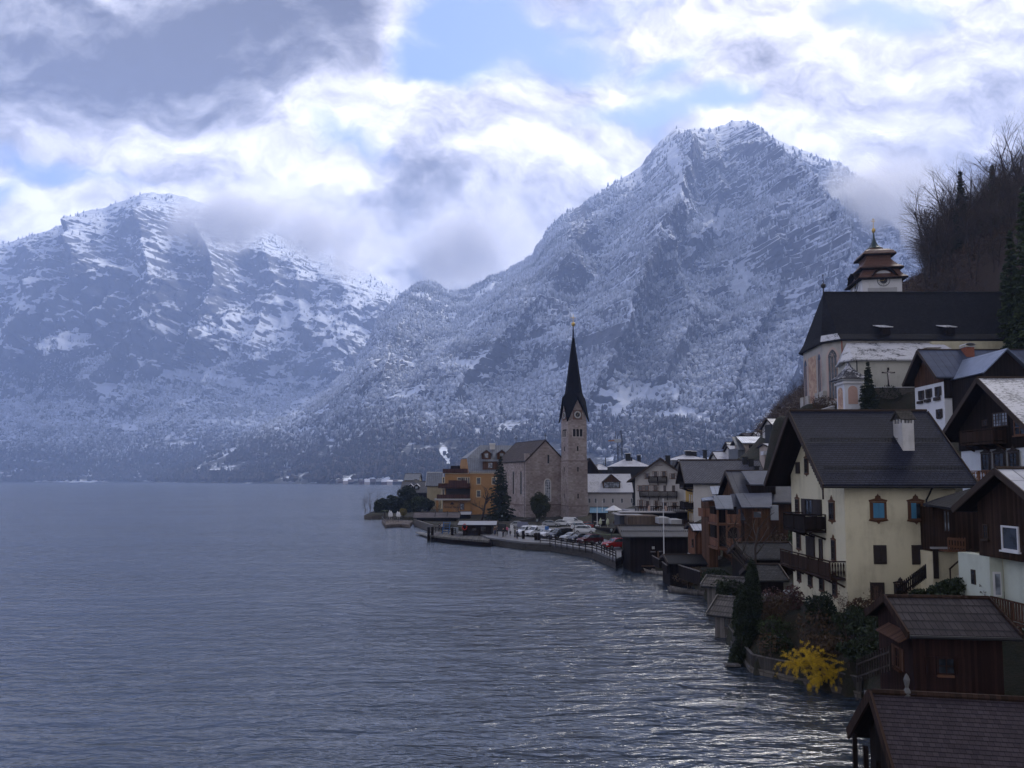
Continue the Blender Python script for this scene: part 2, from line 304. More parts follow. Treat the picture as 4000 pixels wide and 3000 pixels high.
# ------------------------------------------------------------------ lake
WAVE = .32
def mat_water():
    m, t, b, out = newmat('lake_water')
    pos = t.node('ShaderNodeNewGeometry').outputs['Position']
    r = t.node('ShaderNodeMapping', {'Vector': pos, 'Rotation': (0, 0, R(-14)), 'Scale': (.34, 1., 1.)}).outputs[0]
    w1 = t.noise(r, .75, 3, .55, .6); w2 = t.noise(t.node('ShaderNodeMapping', {'Vector': pos, 'Rotation': (0, 0, R(24)), 'Scale': (.4, 1., 1.)}).outputs[0], 2.0, 3, .6, .4)
    w3 = t.noise(r, .16, 2, .5, .3); gust = t.noise(t.vm('MULTIPLY', pos, (.012, .03, 1)), 1., 4, .6)
    hgt = t.math('ADD', t.math('ADD', t.math('MULTIPLY', w1, 1.7), t.math('MULTIPLY', w2, .55)), t.math('MULTIPLY', w3, 1.2))
    hgt = t.math('MULTIPLY', hgt, t.map(gust, .3, .7, .6, 1.25))
    bp = t.node('ShaderNodeBump', {'Strength': 1., 'Distance': WAVE, 'Height': hgt, 'Filter Width': .012}); t.l.new(bp.outputs[0], b.inputs['Normal'])
    b.inputs['Base Color'].default_value = (.036, .050, .070, 1); b.inputs['Roughness'].default_value = .17; b.inputs['IOR'].default_value = 1.95
    b.inputs['Specular IOR Level'].default_value = .5
    return m
M_water = mat_water()
o = np_mesh('lake_water', [(-9000, -60, 0), (9000, -60, 0), (9000, 9000, 0), (-9000, 9000, 0)], [(0, 1, 2, 3)], M_water, False); o['kind'] = 'structure'
# ------------------------------------------------------------------ mesh builder
def wmat(o):
    m = Matrix.LocRotScale(o.location, o.rotation_euler, None); return wmat(o.parent) @ m if o.parent else m
class MB:
    def __init__(s): s.v = []; s.f = []
    def add(s, vs, fs):
        n = len(s.v); s.v += [tuple(v) for v in vs]; s.f += [tuple(i + n for i in f) for f in fs]; return s
    def box(s, x0, x1, y0, y1, z0, z1):
        return s.add([(x0, y0, z0), (x1, y0, z0), (x1, y1, z0), (x0, y1, z0), (x0, y0, z1), (x1, y0, z1), (x1, y1, z1), (x0, y1, z1)],
                     [(0, 3, 2, 1), (4, 5, 6, 7), (0, 1, 5, 4), (1, 2, 6, 5), (2, 3, 7, 6), (3, 0, 4, 7)])
    def cage(s, a, b):                               # two matching rings of points joined
        n = len(a); return s.add(list(a) + list(b), [tuple(range(n))[::-1], tuple(range(n, 2 * n))] + [(i, (i + 1) % n, n + (i + 1) % n, n + i) for i in range(n)])
    def slab(s, pts, t):
        p = [Vector(q) for q in pts]; n = (p[1] - p[0]).cross(p[-1] - p[0]).normalized()
        if n.z < 0: n = -n
        return s.cage([q - n * t for q in p], p)
    def bar(s, a, b, w, h=None, up=(0, 0, 1)):
        a, b = Vector(a), Vector(b); d = (b - a).normalized(); h = h or w
        sx = d.cross(Vector(up)); sx = sx.normalized() if sx.length > 1e-3 else Vector((1, 0, 0)); uy = sx.cross(d)
        r = lambda c: [c + sx * (w / 2 * i) + uy * (h / 2 * j) for i, j in ((-1, -1), (1, -1), (1, 1), (-1, 1))]
        return s.cage(r(a), r(b))
    def tube(s, pts, rad, seg=6):
        rings = []; pts = [Vector(p) for p in pts]
        for i, p in enumerate(pts):
            d = (pts[min(i + 1, len(pts) - 1)] - pts[max(i - 1, 0)]).normalized()
            x = d.cross(Vector((0, 0, 1))) if abs(d.z) < .95 else d.cross(Vector((1, 0, 0))); x.normalize(); y = d.cross(x)
            r = rad[i] if hasattr(rad, '__len__') else rad
            rings.append([p + (x * math.cos(2 * math.pi * k / seg) + y * math.sin(2 * math.pi * k / seg)) * r for k in range(seg)])
        vs = [v for r in rings for v in r]; fs = []
        for i in range(len(rings) - 1):
            for k in range(seg): a = i * seg + k; b = i * seg + (k + 1) % seg; fs.append((a, b, b + seg, a + seg))
        fs += [tuple(range(seg))[::-1], tuple(range(len(vs) - seg, len(vs)))]
        return s.add(vs, fs)
    def lathe(s, prof, c=(0, 0, 0), seg=12, sq=False):
        vs = []; fs = []
        for (r, z) in prof:
            for k in range(seg):
                a = 2 * math.pi * k / seg + (math.pi / 4 if sq else 0); rr = r * (math.sqrt(2) if sq else 1)
                vs.append((c[0] + rr * math.cos(a), c[1] + rr * math.sin(a), c[2] + z))
        for i in range(len(prof) - 1):
            for k in range(seg): a = i * seg + k; b = i * seg + (k + 1) % seg; fs.append((a, b, b + seg, a + seg))
        fs += [tuple(range(seg))[::-1], tuple(range(len(vs) - seg, len(vs)))]
        return s.add(vs, fs)
    def build(s, name, mat, parent=None, smooth=False, world=False):
        me = bpy.data.meshes.new(name)
        v = s.v
        if world and parent is not None:
            Mi = wmat(parent).inverted(); v = [tuple(Mi @ Vector(p)) for p in v]
        me.from_pydata(v, [], s.f); me.validate(); me.update(calc_edges=True)
        uv = me.uv_layers.new(name='uv'); co = np.array([q.co[:] for q in me.vertices]); uvs = np.zeros((len(me.loops), 2))
        for p in me.polygons:
            n = p.normal
            if abs(n.z) > .97: t = Vector((1, 0, 0)); b = Vector((0, 1, 0))
            else: t = Vector((0, 0, 1)).cross(n).normalized(); b = n.cross(t)
            T_ = np.array([t[:], b[:]]); li = list(p.loop_indices); vi = list(p.vertices); uvs[li] = co[vi] @ T_.T
            if smooth: p.use_smooth = True
        uv.data.foreach_set('uv', uvs.ravel())
        me.materials.append(mat); o = bpy.data.objects.new(name, me); col.objects.link(o)
        if parent is not None: o.parent = parent
        return o
def tag(o, label, cat=None, group=None, kind=None):
    if label: o['label'] = label
    if cat: o['category'] = cat
    if group: o['group'] = group
    if kind: o['kind'] = kind
    return o
def thing(name, label, cat, loc=(0, 0, 0), rz=0., group=None):
    o = bpy.data.objects.new(name, None); col.objects.link(o); o.location = loc; o.rotation_euler = (0, 0, rz); o.empty_display_size = .3
    return tag(o, label, cat, group)
def copy_tree(o, parent=None, loc=None, rz=None, label=None, scale=None):
    c = o.copy(); col.objects.link(c); c.parent = parent
    if loc is not None: c.location = loc
    if rz is not None: c.rotation_euler = (0, 0, rz)
    if scale is not None: c.scale = (scale,) * 3
    if label: c['label'] = label
    for ch in list(o.children): copy_tree(ch, c)
    return c
# ------------------------------------------------------------------ materials
_mc = {}
def cached(f):
    def g(*a, **k):
        key = (f.__name__, a, tuple(sorted(k.items())))
        if key not in _mc: _mc[key] = f(*a, **k)
        return _mc[key]
    return g
def sh_(c, k): return (c[0] * k, c[1] * k, c[2] * k, 1)
@cached
def plain(c, rough=.7, metal=0., spec=.3, var=.12, name='paint'):
    m, t, b, out = newmat(name); pos = t.node('ShaderNodeTexCoord').outputs['Object']
    n = t.noise(pos, 1.7, 4, .6); t.set(b.inputs['Base Color'], t.mix(n, sh_(c, 1 - var), sh_(c, 1 + var)))
    b.inputs['Roughness'].default_value = rough; b.inputs['Metallic'].default_value = metal; b.inputs['Specular IOR Level'].default_value = spec
    return m
@cached
def plaster(c, dirt=.35, name='plaster'):
    m, t, b, out = newmat(name); pos = t.node('ShaderNodeTexCoord').outputs['Object']
    n = t.noise(pos, .45, 5, .65); st = t.noise(t.vm('MULTIPLY', pos, (1.6, 1.6, .22)), 1.2, 4, .6); fine = t.noise(pos, 22, 3, .6)
    d = t.math('MULTIPLY', t.map(t.math('ADD', n, t.math('MULTIPLY', st, .6)), .72, 1.05), dirt)
    c1 = t.mix(fine, sh_(c, .93), sh_(c, 1.05)); t.set(b.inputs['Base Color'], t.mix(d, c1, (c[0] * .5, c[1] * .48, c[2] * .45, 1)))
    b.inputs['Roughness'].default_value = .92; bp = t.node('ShaderNodeBump', {'Strength': .35, 'Distance': .02, 'Height': fine}); t.l.new(bp.outputs[0], b.inputs['Normal'])
    return m
@cached
def boards(c, w=.16, horiz=False, var=.45, name='weathered_boards'):
    m, t, b, out = newmat(name); b.inputs['Specular IOR Level'].default_value = .1; uv = t.node('ShaderNodeUVMap', uv_map='uv').outputs[0]; s = t.node('ShaderNodeSeparateXYZ', {0: uv})
    u, v = (s.outputs[1], s.outputs[0]) if horiz else (s.outputs[0], s.outputs[1])
    k = t.math('DIVIDE', u, w); idx = t.math('FLOOR', k); fr = t.math('FRACT', k)
    rn = t.node('ShaderNodeTexWhiteNoise', {'W': idx}, noise_dimensions='1D').outputs[0]
    gr = t.noise(t.node('ShaderNodeCombineXYZ', {0: t.math('MULTIPLY', u, 14.), 1: t.math('MULTIPLY', v, .9), 2: idx}).outputs[0], 1., 5, .65)
    pos = t.node('ShaderNodeTexCoord').outputs['Object']; big = t.noise(pos, .5, 4, .6)
    f = t.math('ADD', t.math('MULTIPLY', rn, .4), t.math('ADD', t.math('MULTIPLY', gr, .5), t.math('MULTIPLY', big, .5)))
    cc = t.mix(t.map(f, .3, 1.1), sh_(c, 1 - var), sh_(c, 1 + var * 1.3)); gap = t.map(t.math('ABSOLUTE', t.math('SUBTRACT', fr, .5)), .44, .5)
    t.set(b.inputs['Base Color'], t.mix(gap, cc, sh_(c, .25))); b.inputs['Roughness'].default_value = .85
    bp = t.node('ShaderNodeBump', {'Strength': .7, 'Distance': .02, 'Height': t.math('SUBTRACT', t.math('MULTIPLY', gr, .4), gap)}); t.l.new(bp.outputs[0], b.inputs['Normal'])
    return m
@cached
def shingle(c, c2=None, w=.22, h=.2, rough=.7, spec=.04, snow=0., off=.5, mort=.02, patch=.0, name='roof_shingles'):
    m, t, b, out = newmat(name); uv = t.node('ShaderNodeUVMap', uv_map='uv').outputs[0]; c2 = c2 or tuple(x * 1.5 for x in c)
    br = t.node('ShaderNodeTexBrick', {'Vector': uv, 'Color1': c4(c), 'Color2': c4(c2), 'Mortar': sh_(c, .22), 'Scale': 1., 'Mortar Size': mort, 'Mortar Smooth': .3, 'Bias': 0., 'Brick Width': w, 'Row Height': h}, offset=off)
    s = t.node('ShaderNodeSeparateXYZ', {0: uv}); row = t.math('FRACT', t.math('DIVIDE', s.outputs[1], h))
    pos = t.node('ShaderNodeTexCoord').outputs['Object']; n = t.noise(pos, .5, 5, .65); n2 = t.noise(pos, 3.5, 4, .65)
    cc = t.mix(t.map(row, .70, 1.), br.outputs[0], sh_(c, .15))
    cc = t.mix(t.math('MULTIPLY', t.map(n, .35, .75), .55), cc, sh_(c, .45)); cc = t.mix(t.math('MULTIPLY', n2, .3), cc, sh_(c2, 1.4))
    if snow:
        sn = t.map(t.math('ADD', t.noise(t.node('ShaderNodeMapping', {'Vector': uv, 'Scale': (3., 7., 1.)}).outputs[0], 1., 5, .65), t.math('MULTIPLY', t.math('SUBTRACT', n, .5), 1.)), .62 - snow * .3, .72 - snow * .3)
        cc = t.mix(t.math('MULTIPLY', sn, .9), cc, (.62, .62, .66, 1))
    t.set(b.inputs['Base Color'], cc); b.inputs['Roughness'].default_value = rough; b.inputs['Specular IOR Level'].default_value = spec
    hh = t.math('SUBTRACT', t.math('SUBTRACT', 1., row), t.math('MULTIPLY', br.outputs[1], .5))
    bp = t.node('ShaderNodeBump', {'Strength': .8, 'Distance': .03, 'Height': hh}); t.l.new(bp.outputs[0], b.inputs['Normal'])
    return m
@cached
def seam(c, w=.6, h=2.2, rough=.35, metal=.3, dots=False, name='sheet_roof'):
    m, t, b, out = newmat(name); uv = t.node('ShaderNodeUVMap', uv_map='uv').outputs[0]; s = t.node('ShaderNodeSeparateXYZ', {0: uv})
    a = t.math('ABSOLUTE', t.math('SUBTRACT', t.math('FRACT', t.math('DIVIDE', s.outputs[0], w)), .5)); d = t.math('ABSOLUTE', t.math('SUBTRACT', t.math('FRACT', t.math('DIVIDE', s.outputs[1], h)), .5))
    ln = t.math('MAXIMUM', t.map(a, .5 - .045 / w, .5 - .015 / w), t.map(d, .5 - .04 / h, .5 - .01 / h))
    pos = t.node('ShaderNodeTexCoord').outputs['Object']; n = t.noise(pos, 1.1, 5, .6); wv = t.noise(pos, 2.2, 3, .5)
    cc = t.mix(n, sh_(c, .65), sh_(c, 1.35)); cc = t.mix(t.math('MULTIPLY', ln, .75), cc, sh_(c, .25))
    if dots:
        vo = t.node('ShaderNodeTexVoronoi', {'Vector': t.vm('MULTIPLY', uv, (1., .6, 1)), 'Scale': 2.2, 'Randomness': .35}).outputs[0]; cc = t.mix(t.map(vo, .09, .05), cc, sh_(c, .15))
    t.set(b.inputs['Base Color'], cc); b.inputs['Roughness'].default_value = rough; b.inputs['Metallic'].default_value = metal; b.inputs['Specular IOR Level'].default_value = .08
    bp = t.node('ShaderNodeBump', {'Strength': .6, 'Distance': .05, 'Height': t.math('ADD', ln, t.math('MULTIPLY', wv, .7))}); t.l.new(bp.outputs[0], b.inputs['Normal'])
    return m
@cached
def stone(c, c2, w=.8, h=.4, mortc=(.3, .29, .28), mort=.02, name='stone_blocks'):
    m, t, b, out = newmat(name); uv = t.node('ShaderNodeUVMap', uv_map='uv').outputs[0]; pos = t.node('ShaderNodeTexCoord').outputs['Object']
    wv = t.vm('SCALE', t.vm('SUBTRACT', t.noise(uv, 1.3, 2, .5, col_=True), (.5, .5, .5)), sc_=.22)
    br = t.node('ShaderNodeTexBrick', {'Vector': t.vm('ADD', uv, wv), 'Color1': c4(c), 'Color2': c4(c2), 'Mortar': c4(mortc), 'Scale': 1., 'Mortar Size': mort, 'Mortar Smooth': .4, 'Bias': -.1, 'Brick Width': w, 'Row Height': h}, offset=.45, squash=.8, squash_frequency=3)
    n = t.noise(pos, .25, 4, .6); n2 = t.noise(pos, 5, 4, .6)
    cc = t.mix(t.math('MULTIPLY', t.map(n, .35, .7), .55), br.outputs[0], (c2[0] * .6, c2[1] * .52, c2[2] * .5, 1)); cc = t.mix(t.math('MULTIPLY', n2, .3), cc, sh_(c, .55))
    t.set(b.inputs['Base Color'], cc); b.inputs['Roughness'].default_value = .9
    bp = t.node('ShaderNodeBump', {'Strength': .6, 'Distance': .05, 'Height': t.math('SUBTRACT', t.math('MULTIPLY', n2, .6), br.outputs[1])}); t.l.new(bp.outputs[0], b.inputs['Normal'])
    return m
@cached
def leafy(c, c2, name='foliage', rough=.7):
    m, t, b, out = newmat(name); pos = t.node('ShaderNodeNewGeometry').outputs['Position']; ri = t.node('ShaderNodeNewGeometry').outputs['Random Per Island']
    t.set(b.inputs['Base Color'], t.mix(t.math('ADD', t.math('MULTIPLY', ri, .6), t.math('MULTIPLY', t.noise(pos, .9, 3, .5), .4)), c4(c), c4(c2))); b.inputs['Roughness'].default_value = rough
    return m
@cached
def glassm(c=(.012, .015, .02), rough=.08, name='window_glass'):
    m, t, b, out = newmat(name); pos = t.node('ShaderNodeTexCoord').outputs['Object']
    t.set(b.inputs['Base Color'], t.mix(t.map(t.noise(pos, 1.3, 2, .5), .4, .6), c4(c), sh_(c, 3.))); b.inputs['Roughness'].default_value = rough; b.inputs['Specular IOR Level'].default_value = .5
    return m
BROWN = boards((.032, .019, .014)); BROWN2 = boards((.07, .036, .023)); DARKW = boards((.014, .010, .009)); REDW = boards((.024, .012, .010), .13); GREYW = boards((.13, .12, .115), .2); ORW = boards((.17, .085, .045), .14)
TRIM = plain((.035, .022, .016), .7, name='dark_timber'); TRIMB = plain((.12, .055, .03), .7, name='brown_timber'); WHT = plain((.62, .62, .64), .6, name='white_paint'); BLK = plain((.012, .012, .014), .6, name='black_metal')
GLASS = glassm(); GLASSL = glassm((.10, .11, .13), .1)
SLATE = shingle((.020, .022, .036), None, .30, .20, .6, .05)
# ------------------------------------------------------------------ house kit
AX = {'F': ((0, 0), (1, 0), (0, -1)), 'L': ((0, 0), (0, 1), (-1, 0)), 'R': ((1, 0), (0, 1), (1, 0)), 'B': ((0, 1), (1, 0), (0, 1))}
class House:
    def __init__(s, name, label, cat, Y=None, cl=None, cr=None, ye=None, yr=None, D=8., yaw=0., z0=0., L=None, ze=None, zr=None, xy=None, group=None, axis='x', yl=None, ov=.9, t=.22, og=.8):
        a = R(yaw); s.a = a
        if xy is None: p = W(cl, ye, Y); s.x, s.y = p.x, p.y; ze = p.z if ze is None else ze
        else: s.x, s.y = xy
        if L is None:                                  # sight line of the right corner meets the front wall's line
            q = W(cr, 1600 if ye is None else ye, 1.); k = q.x
            L = (k * s.y - s.x) / (math.cos(a) - k * math.sin(a))
        s.L, s.D, s.z0, s.ze = L, D, z0, ze
        if yl is not None:                             # from the eave edge and the ridge as seen
            if axis == 'x': Ye = s.y - ov * math.cos(a); Yr = s.y + D / 2 * math.cos(a); half = D / 2
            else: Ye = s.y - ov * math.sin(a) - og * math.cos(a); Yr = s.y + L / 2 * math.sin(a) - og * math.cos(a); half = L / 2
            lo = W(2000, yl, Ye).z - t; zr = W(2000, yr, Yr).z - t; k = (zr - lo) / (half + ov); ze = lo + ov * k; s.ze = ze
        s.dov, s.dog, s.dt, s.dax = ov, og, t, axis
        if zr is None and yr is not None:
            Yr = s.y + D / 2 * math.cos(a); zr = W(s.x / s.y * F + 2000, yr, Yr).z
        s.zr = ze if zr is None else zr
        s.e = thing(name, label, cat, (s.x, s.y, z0), a, group); s.h = s.ze - z0; s.hr = s.zr - z0
        s.M = Matrix.LocRotScale(s.e.location, s.e.rotation_euler, None); s.Mi = s.M.inverted()
    def pt(s, f, u, z, o=0.):
        (ox, oy), (ux, uy), (nx, ny) = AX[f]; return Vector((ox * s.L + ux * u + nx * o, oy * s.D + uy * u + ny * o, z))
    def pix(s, f, px, py, o=0.):
        (ox, oy), (ux, uy), (nx, ny) = AX[f]; c = s.Mi @ Vector((0, 0, HZ)); d = s.Mi @ W(px, py, 10.) - c
        p0 = s.pt(f, 0, 0, o); n = Vector((nx, ny, 0)); k = (p0 - c).dot(n) / d.dot(n); h = c + d * k
        return ((h - p0).dot(Vector((ux, uy, 0))), h.z)
    def fbox(s, mb, f, u0, u1, z0, z1, o0, o1):
        a = [s.pt(f, u, z, o0) for u, z in ((u0, z0), (u1, z0), (u1, z1), (u0, z1))]; b = [s.pt(f, u, z, o1) for u, z in ((u0, z0), (u1, z0), (u1, z1), (u0, z1))]
        mb.cage(a, b)
    def fpoly(s, mb, f, pts, o0, o1): mb.cage([s.pt(f, u, z, o0) for u, z in pts], [s.pt(f, u, z, o1) for u, z in pts])
    def walls(s, mat, axis=None, below=1.5, lab=None, top=None):
        axis = axis or s.dax
        mb = MB(); h, hr = s.h, s.hr; b = -below
        if axis == 'x': pr = [(0, b), (s.D, b), (s.D, h), (s.D / 2, hr), (0, h)]; mb.cage([(0, y, z) for y, z in pr], [(s.L, y, z) for y, z in pr])
        elif axis == 'y': pr = [(0, b), (s.L, b), (s.L, h), (s.L / 2, hr), (0, h)]; mb.cage([(x, 0, z) for x, z in pr], [(x, s.D, z) for x, z in pr])
        else: mb.box(0, s.L, 0, s.D, b, h)
        o = mb.build('wall', mat, s.e)
        if lab: o['label'] = lab
        return o
    def roof(s, mat, og=None, og2=None, soffit=None, edge=TRIM):
        axis, ov, t = s.dax, s.dov, s.dt; og = s.dog if og is None else og
        og2 = og if og2 is None else og2; h, hr = s.h, s.hr; half = (s.D if axis == 'x' else s.L) / 2; k = (hr - h) / half; W_ = half * 2
        lo = h - ov * k
        P_ = [(-ov, lo), (half, hr), (W_ + ov, lo)]; ln = s.L if axis == 'x' else s.D
        def pr(off): return [(q[0], q[1] + off) for q in P_]
        def mk(prf_a, prf_b, a0, a1):
            ring = prf_a + prf_b[::-1]
            f = (lambda q, c: (c, q[0], q[1])) if axis == 'x' else (lambda q, c: (q[0], c, q[1]))
            vs = [f(q, a0) for q in ring] + [f(q, a1) for q in ring]; n = 6
            fs = [(0, 1, 4, 5), (1, 2, 3, 4), (n + 5, n + 4, n + 1, n), (n + 4, n + 3, n + 2, n + 1)] + [(i, n + i, n + (i + 1) % n, (i + 1) % n) for i in range(n)]
            return MB().add(vs, fs)
        ro = mk(pr(t + .004), pr(.06), -og, ln + og2).build('roof', mat, s.e)
        mk(pr(.055), pr(.004), -og + .03, ln + og2 - .03).build('soffit', soffit or DARKW, ro)
        mb = MB(); g = (lambda x, y, z: (x, y, z)) if axis == 'x' else (lambda x, y, z: (y, x, z))
        for c in (-og - .05, ln + og2 + .05):              # bargeboards
            for i in (0, 1):
                a, b_ = P_[i], P_[i + 1]; MB().bar(g(c, a[0], a[1] + .08), g(c, b_[0], b_[1] + .08), .08, .34).build('bargeboard', edge, ro)
        s.lo, s.k, s.roof_o, s.ov, s.axis = lo, k, ro, ov, axis
        for yv in ((-ov - .09, W_ + ov + .09)): MB().tube([g(-og, yv, lo + .03), g(ln + og2, yv, lo + .03)], .08, 6).build('gutter', BLK, ro)
        rm = MB(); rm.tube([g(-og, half, hr + t + .03), g(ln + og2, half, hr + t + .03)], .1, 6); rm.build('ridge_cap', edge, ro)
        return ro
    def rz_(s, x, y): return (s.h + min(y, s.D - y) * s.k) if s.axis == 'x' else (s.h + min(x, s.L - x) * s.k)
    def win(s, f, u0, z0, u1, z1, fr=None, sh=None, cross=(1, 1), glass=None, sill=True, sur=None, shmat=None, name='window'):
        if u1 < u0: u0, u1 = u1, u0
        if z1 < z0: z0, z1 = z1, z0
        fr = fr or TRIM; w, h = u1 - u0, z1 - z0; bw = min(.09, w * .14)
        mb = MB(); o = .035
        for q in ((u0, u0 + bw, z0, z1), (u1 - bw, u1, z0, z1), (u0 + bw, u1 - bw, z0, z0 + bw), (u0 + bw, u1 - bw, z1 - bw, z1)): s.fbox(mb, f, *q, .0, .08)
        for i in range(cross[0]): c = u0 + w * (i + 1) / (cross[0] + 1); s.fbox(mb, f, c - .022, c + .022, z0 + bw, z1 - bw, .0, .065)
        for i in range(cross[1]): c = z0 + h * (i + 1) / (cross[1] + 1); s.fbox(mb, f, u0 + bw, u1 - bw, c - .02, c + .02, .0, .06)
        o_ = mb.build(name, fr, s.e); m2 = MB(); s.fbox(m2, f, u0 + bw * .8, u1 - bw * .8, z0 + bw * .8, z1 - bw * .8, .002, .03); m2.build('pane', glass or GLASS, o_)
        if sill: m3 = MB(); s.fbox(m3, f, u0 - .08, u1 + .08, z0 - .09, z0 - .002, .0, .16); m3.build('sill', fr, o_)
        if sh == 'open':
            for a, b in ((u0 - w * .5 - .04, u0 - .04), (u1 + .04, u1 + w * .5 + .04)): m4 = MB(); s.fbox(m4, f, a, b, z0, z1, .01, .06); m4.build('shutter', shmat or fr, o_)
        if sh == 'closed' or sh == 'half':
            for k_, (a, b) in enumerate(((u0 + bw * .7, (u0 + u1) / 2 - .01), ((u0 + u1) / 2 + .01, u1 - bw * .7))):
                if sh == 'half' and k_ == 1: continue
                m4 = MB(); s.fbox(m4, f, a, b, z0 + bw * .7, z1 - bw * .7, .07, .10)
                nsl = max(5, int(h / .1))
                for i in range(nsl): zc = z0 + bw + (h - 2 * bw) * (i + .5) / nsl; s.fbox(m4, f, a + .04, b - .04, zc - .012, zc + .025, .10, .125)
                m4.build('shutter', shmat or fr, o_)
        if sh == 'swung':                                   # casements standing open at an angle
            for sg, e in ((-1, u0), (1, u1)):
                m4 = MB(); a = s.pt(f, e, z0, .05); b = s.pt(f, e + sg * w * .42, z0, .05 + w * .2); 
                for q in (0, h * .5, h): m4.bar(a + Vector((0, 0, q)), b + Vector((0, 0, q)), .05, .06)
                for q in (a, b): m4.bar(q, q + Vector((0, 0, h)), .05, .05, (1, 0, 0))
                m4.build('casement', fr, o_)
        if sur: s.ornate(f, u0, z0, u1, z1, sur, o_)
        return o_
    def ornate(s, f, u0, z0, u1, z1, mat, par):
        mb = MB(); w = u1 - u0; h = z1 - z0; c = (u0 + u1) / 2; e = min(.16, w * .2)
        top = [(u0 - e, z1 + .02), (u1 + e, z1 + .02), (u1 + e * 1.2, z1 + e * .8), (u1 - w * .1, z1 + e * 1.2), (c + w * .22, z1 + e * 1.5), (c + w * .2, z1 + e * 2.3), (c + .04, z1 + e * 2.8), (c, z1 + e * 3.4), (c - .04, z1 + e * 2.8), (c - w * .2, z1 + e * 2.3), (c - w * .22, z1 + e * 1.5), (u0 + w * .1, z1 + e * 1.2), (u0 - e * 1.2, z1 + e * .8)]
        bot = [(u0 - e, z0 - .01), (u0 - e * 1.4, z0 - e * .7), (u0 + w * .15, z0 - e * 1.1), (c - w * .15, z0 - e * 1.2), (c, z0 - e * 2.1), (c + w * .15, z0 - e * 1.2), (u1 - w * .15, z0 - e * 1.1), (u1 + e * 1.4, z0 - e * .7), (u1 + e, z0 - .01)]
        s.fpoly(mb, f, top, .003, .05); s.fpoly(mb, f, bot, .003, .05)
        for a, b in ((u0 - e * .8, u0 - .004), (u1 + .004, u1 + e * .8)): s.fbox(mb, f, a, b, z0 + .0, z1 + .01, .003, .04)
        mb.build('surround', mat, par)
    def wpx(s, f, x0, y0, x1, y1, **k):                      # window given by its outline in the picture
        u0, z1 = s.pix(f, x0, (y0 + (y1 - y0) * 0)); u1, z0 = s.pix(f, x1, y1); um, z1b = s.pix(f, (x0 + x1) / 2, y0); _, z0 = s.pix(f, (x0 + x1) / 2, y1)
        return s.win(f, u0, z0, u1, z1b, **k)
    def balcony(s, f, u0, u1, z, dep=1.1, rh=1.0, mat=None, style='boards', roofed=False, name='balcony', ends=True):
        mat = mat or DARKW; mb = MB(); s.fbox(mb, f, u0, u1, z - .16, z, .0, dep)
        n = max(2, int((u1 - u0) / 1.6) + 1)
        for i in range(n):
            u = u0 + .15 + (u1 - u0 - .3) * i / (n - 1); mb.bar(s.pt(f, u, z - .6, .02), s.pt(f, u, z - .18, dep * .75), .1, .12)
        b = mb.build(name, mat, s.e); r = MB(); s.fbox(r, f, u0 - .03, u1 + .03, z + rh - .07, z + rh, dep - .09, dep + .03)
        def rail(pA, pB):
            ln = (pB - pA).length; d = (pB - pA).normalized()
            if style == 'boards': r.bar(pA + Vector((0, 0, .08 + (rh - .25) / 2)), pB + Vector((0, 0, .08 + (rh - .25) / 2)), .03, rh - .22)
            else:
                st = .30 if style == 'carved' else .2; k = max(2, int(ln / st))
                for i in range(k):
                    c = pA + d * (ln * (i + .5) / k); wd = st * .62
                    if style == 'carved':
                        for zz, ww in ((.08, .8), (.26, .38), (.45, .8), (.62, .35), (.8, .8)): r.bar(c - d * wd * ww / 2 + Vector((0, 0, zz * rh)), c + d * wd * ww / 2 + Vector((0, 0, zz * rh)), .03, .17 * rh)
                    else: r.bar(c + Vector((0, 0, .05)), c + Vector((0, 0, rh - .06)), wd, .03, d.cross(Vector((0, 0, 1))))
                r.bar(pA + Vector((0, 0, .1)), pB + Vector((0, 0, .1)), .05, .08)
            for i in range(max(2, int(ln / 1.5) + 1)): c = pA + d * ln * i / max(1, int(ln / 1.5)) if int(ln / 1.5) else (pA if i == 0 else pB); r.bar(c, c + Vector((0, 0, rh)), .08, .08, (1, 0, 0))
        rail(s.pt(f, u0, z, dep - .04), s.pt(f, u1, z, dep - .04))
        if ends:
            for u in (u0 + .03, u1 - .03):
                rail(s.pt(f, u, z, .04), s.pt(f, u, z, dep - .06)); r.bar(s.pt(f, u, z + rh - .03, .04), s.pt(f, u, z + rh - .03, dep - .06), .1, .07)
        r.build('railing', mat, b); return b
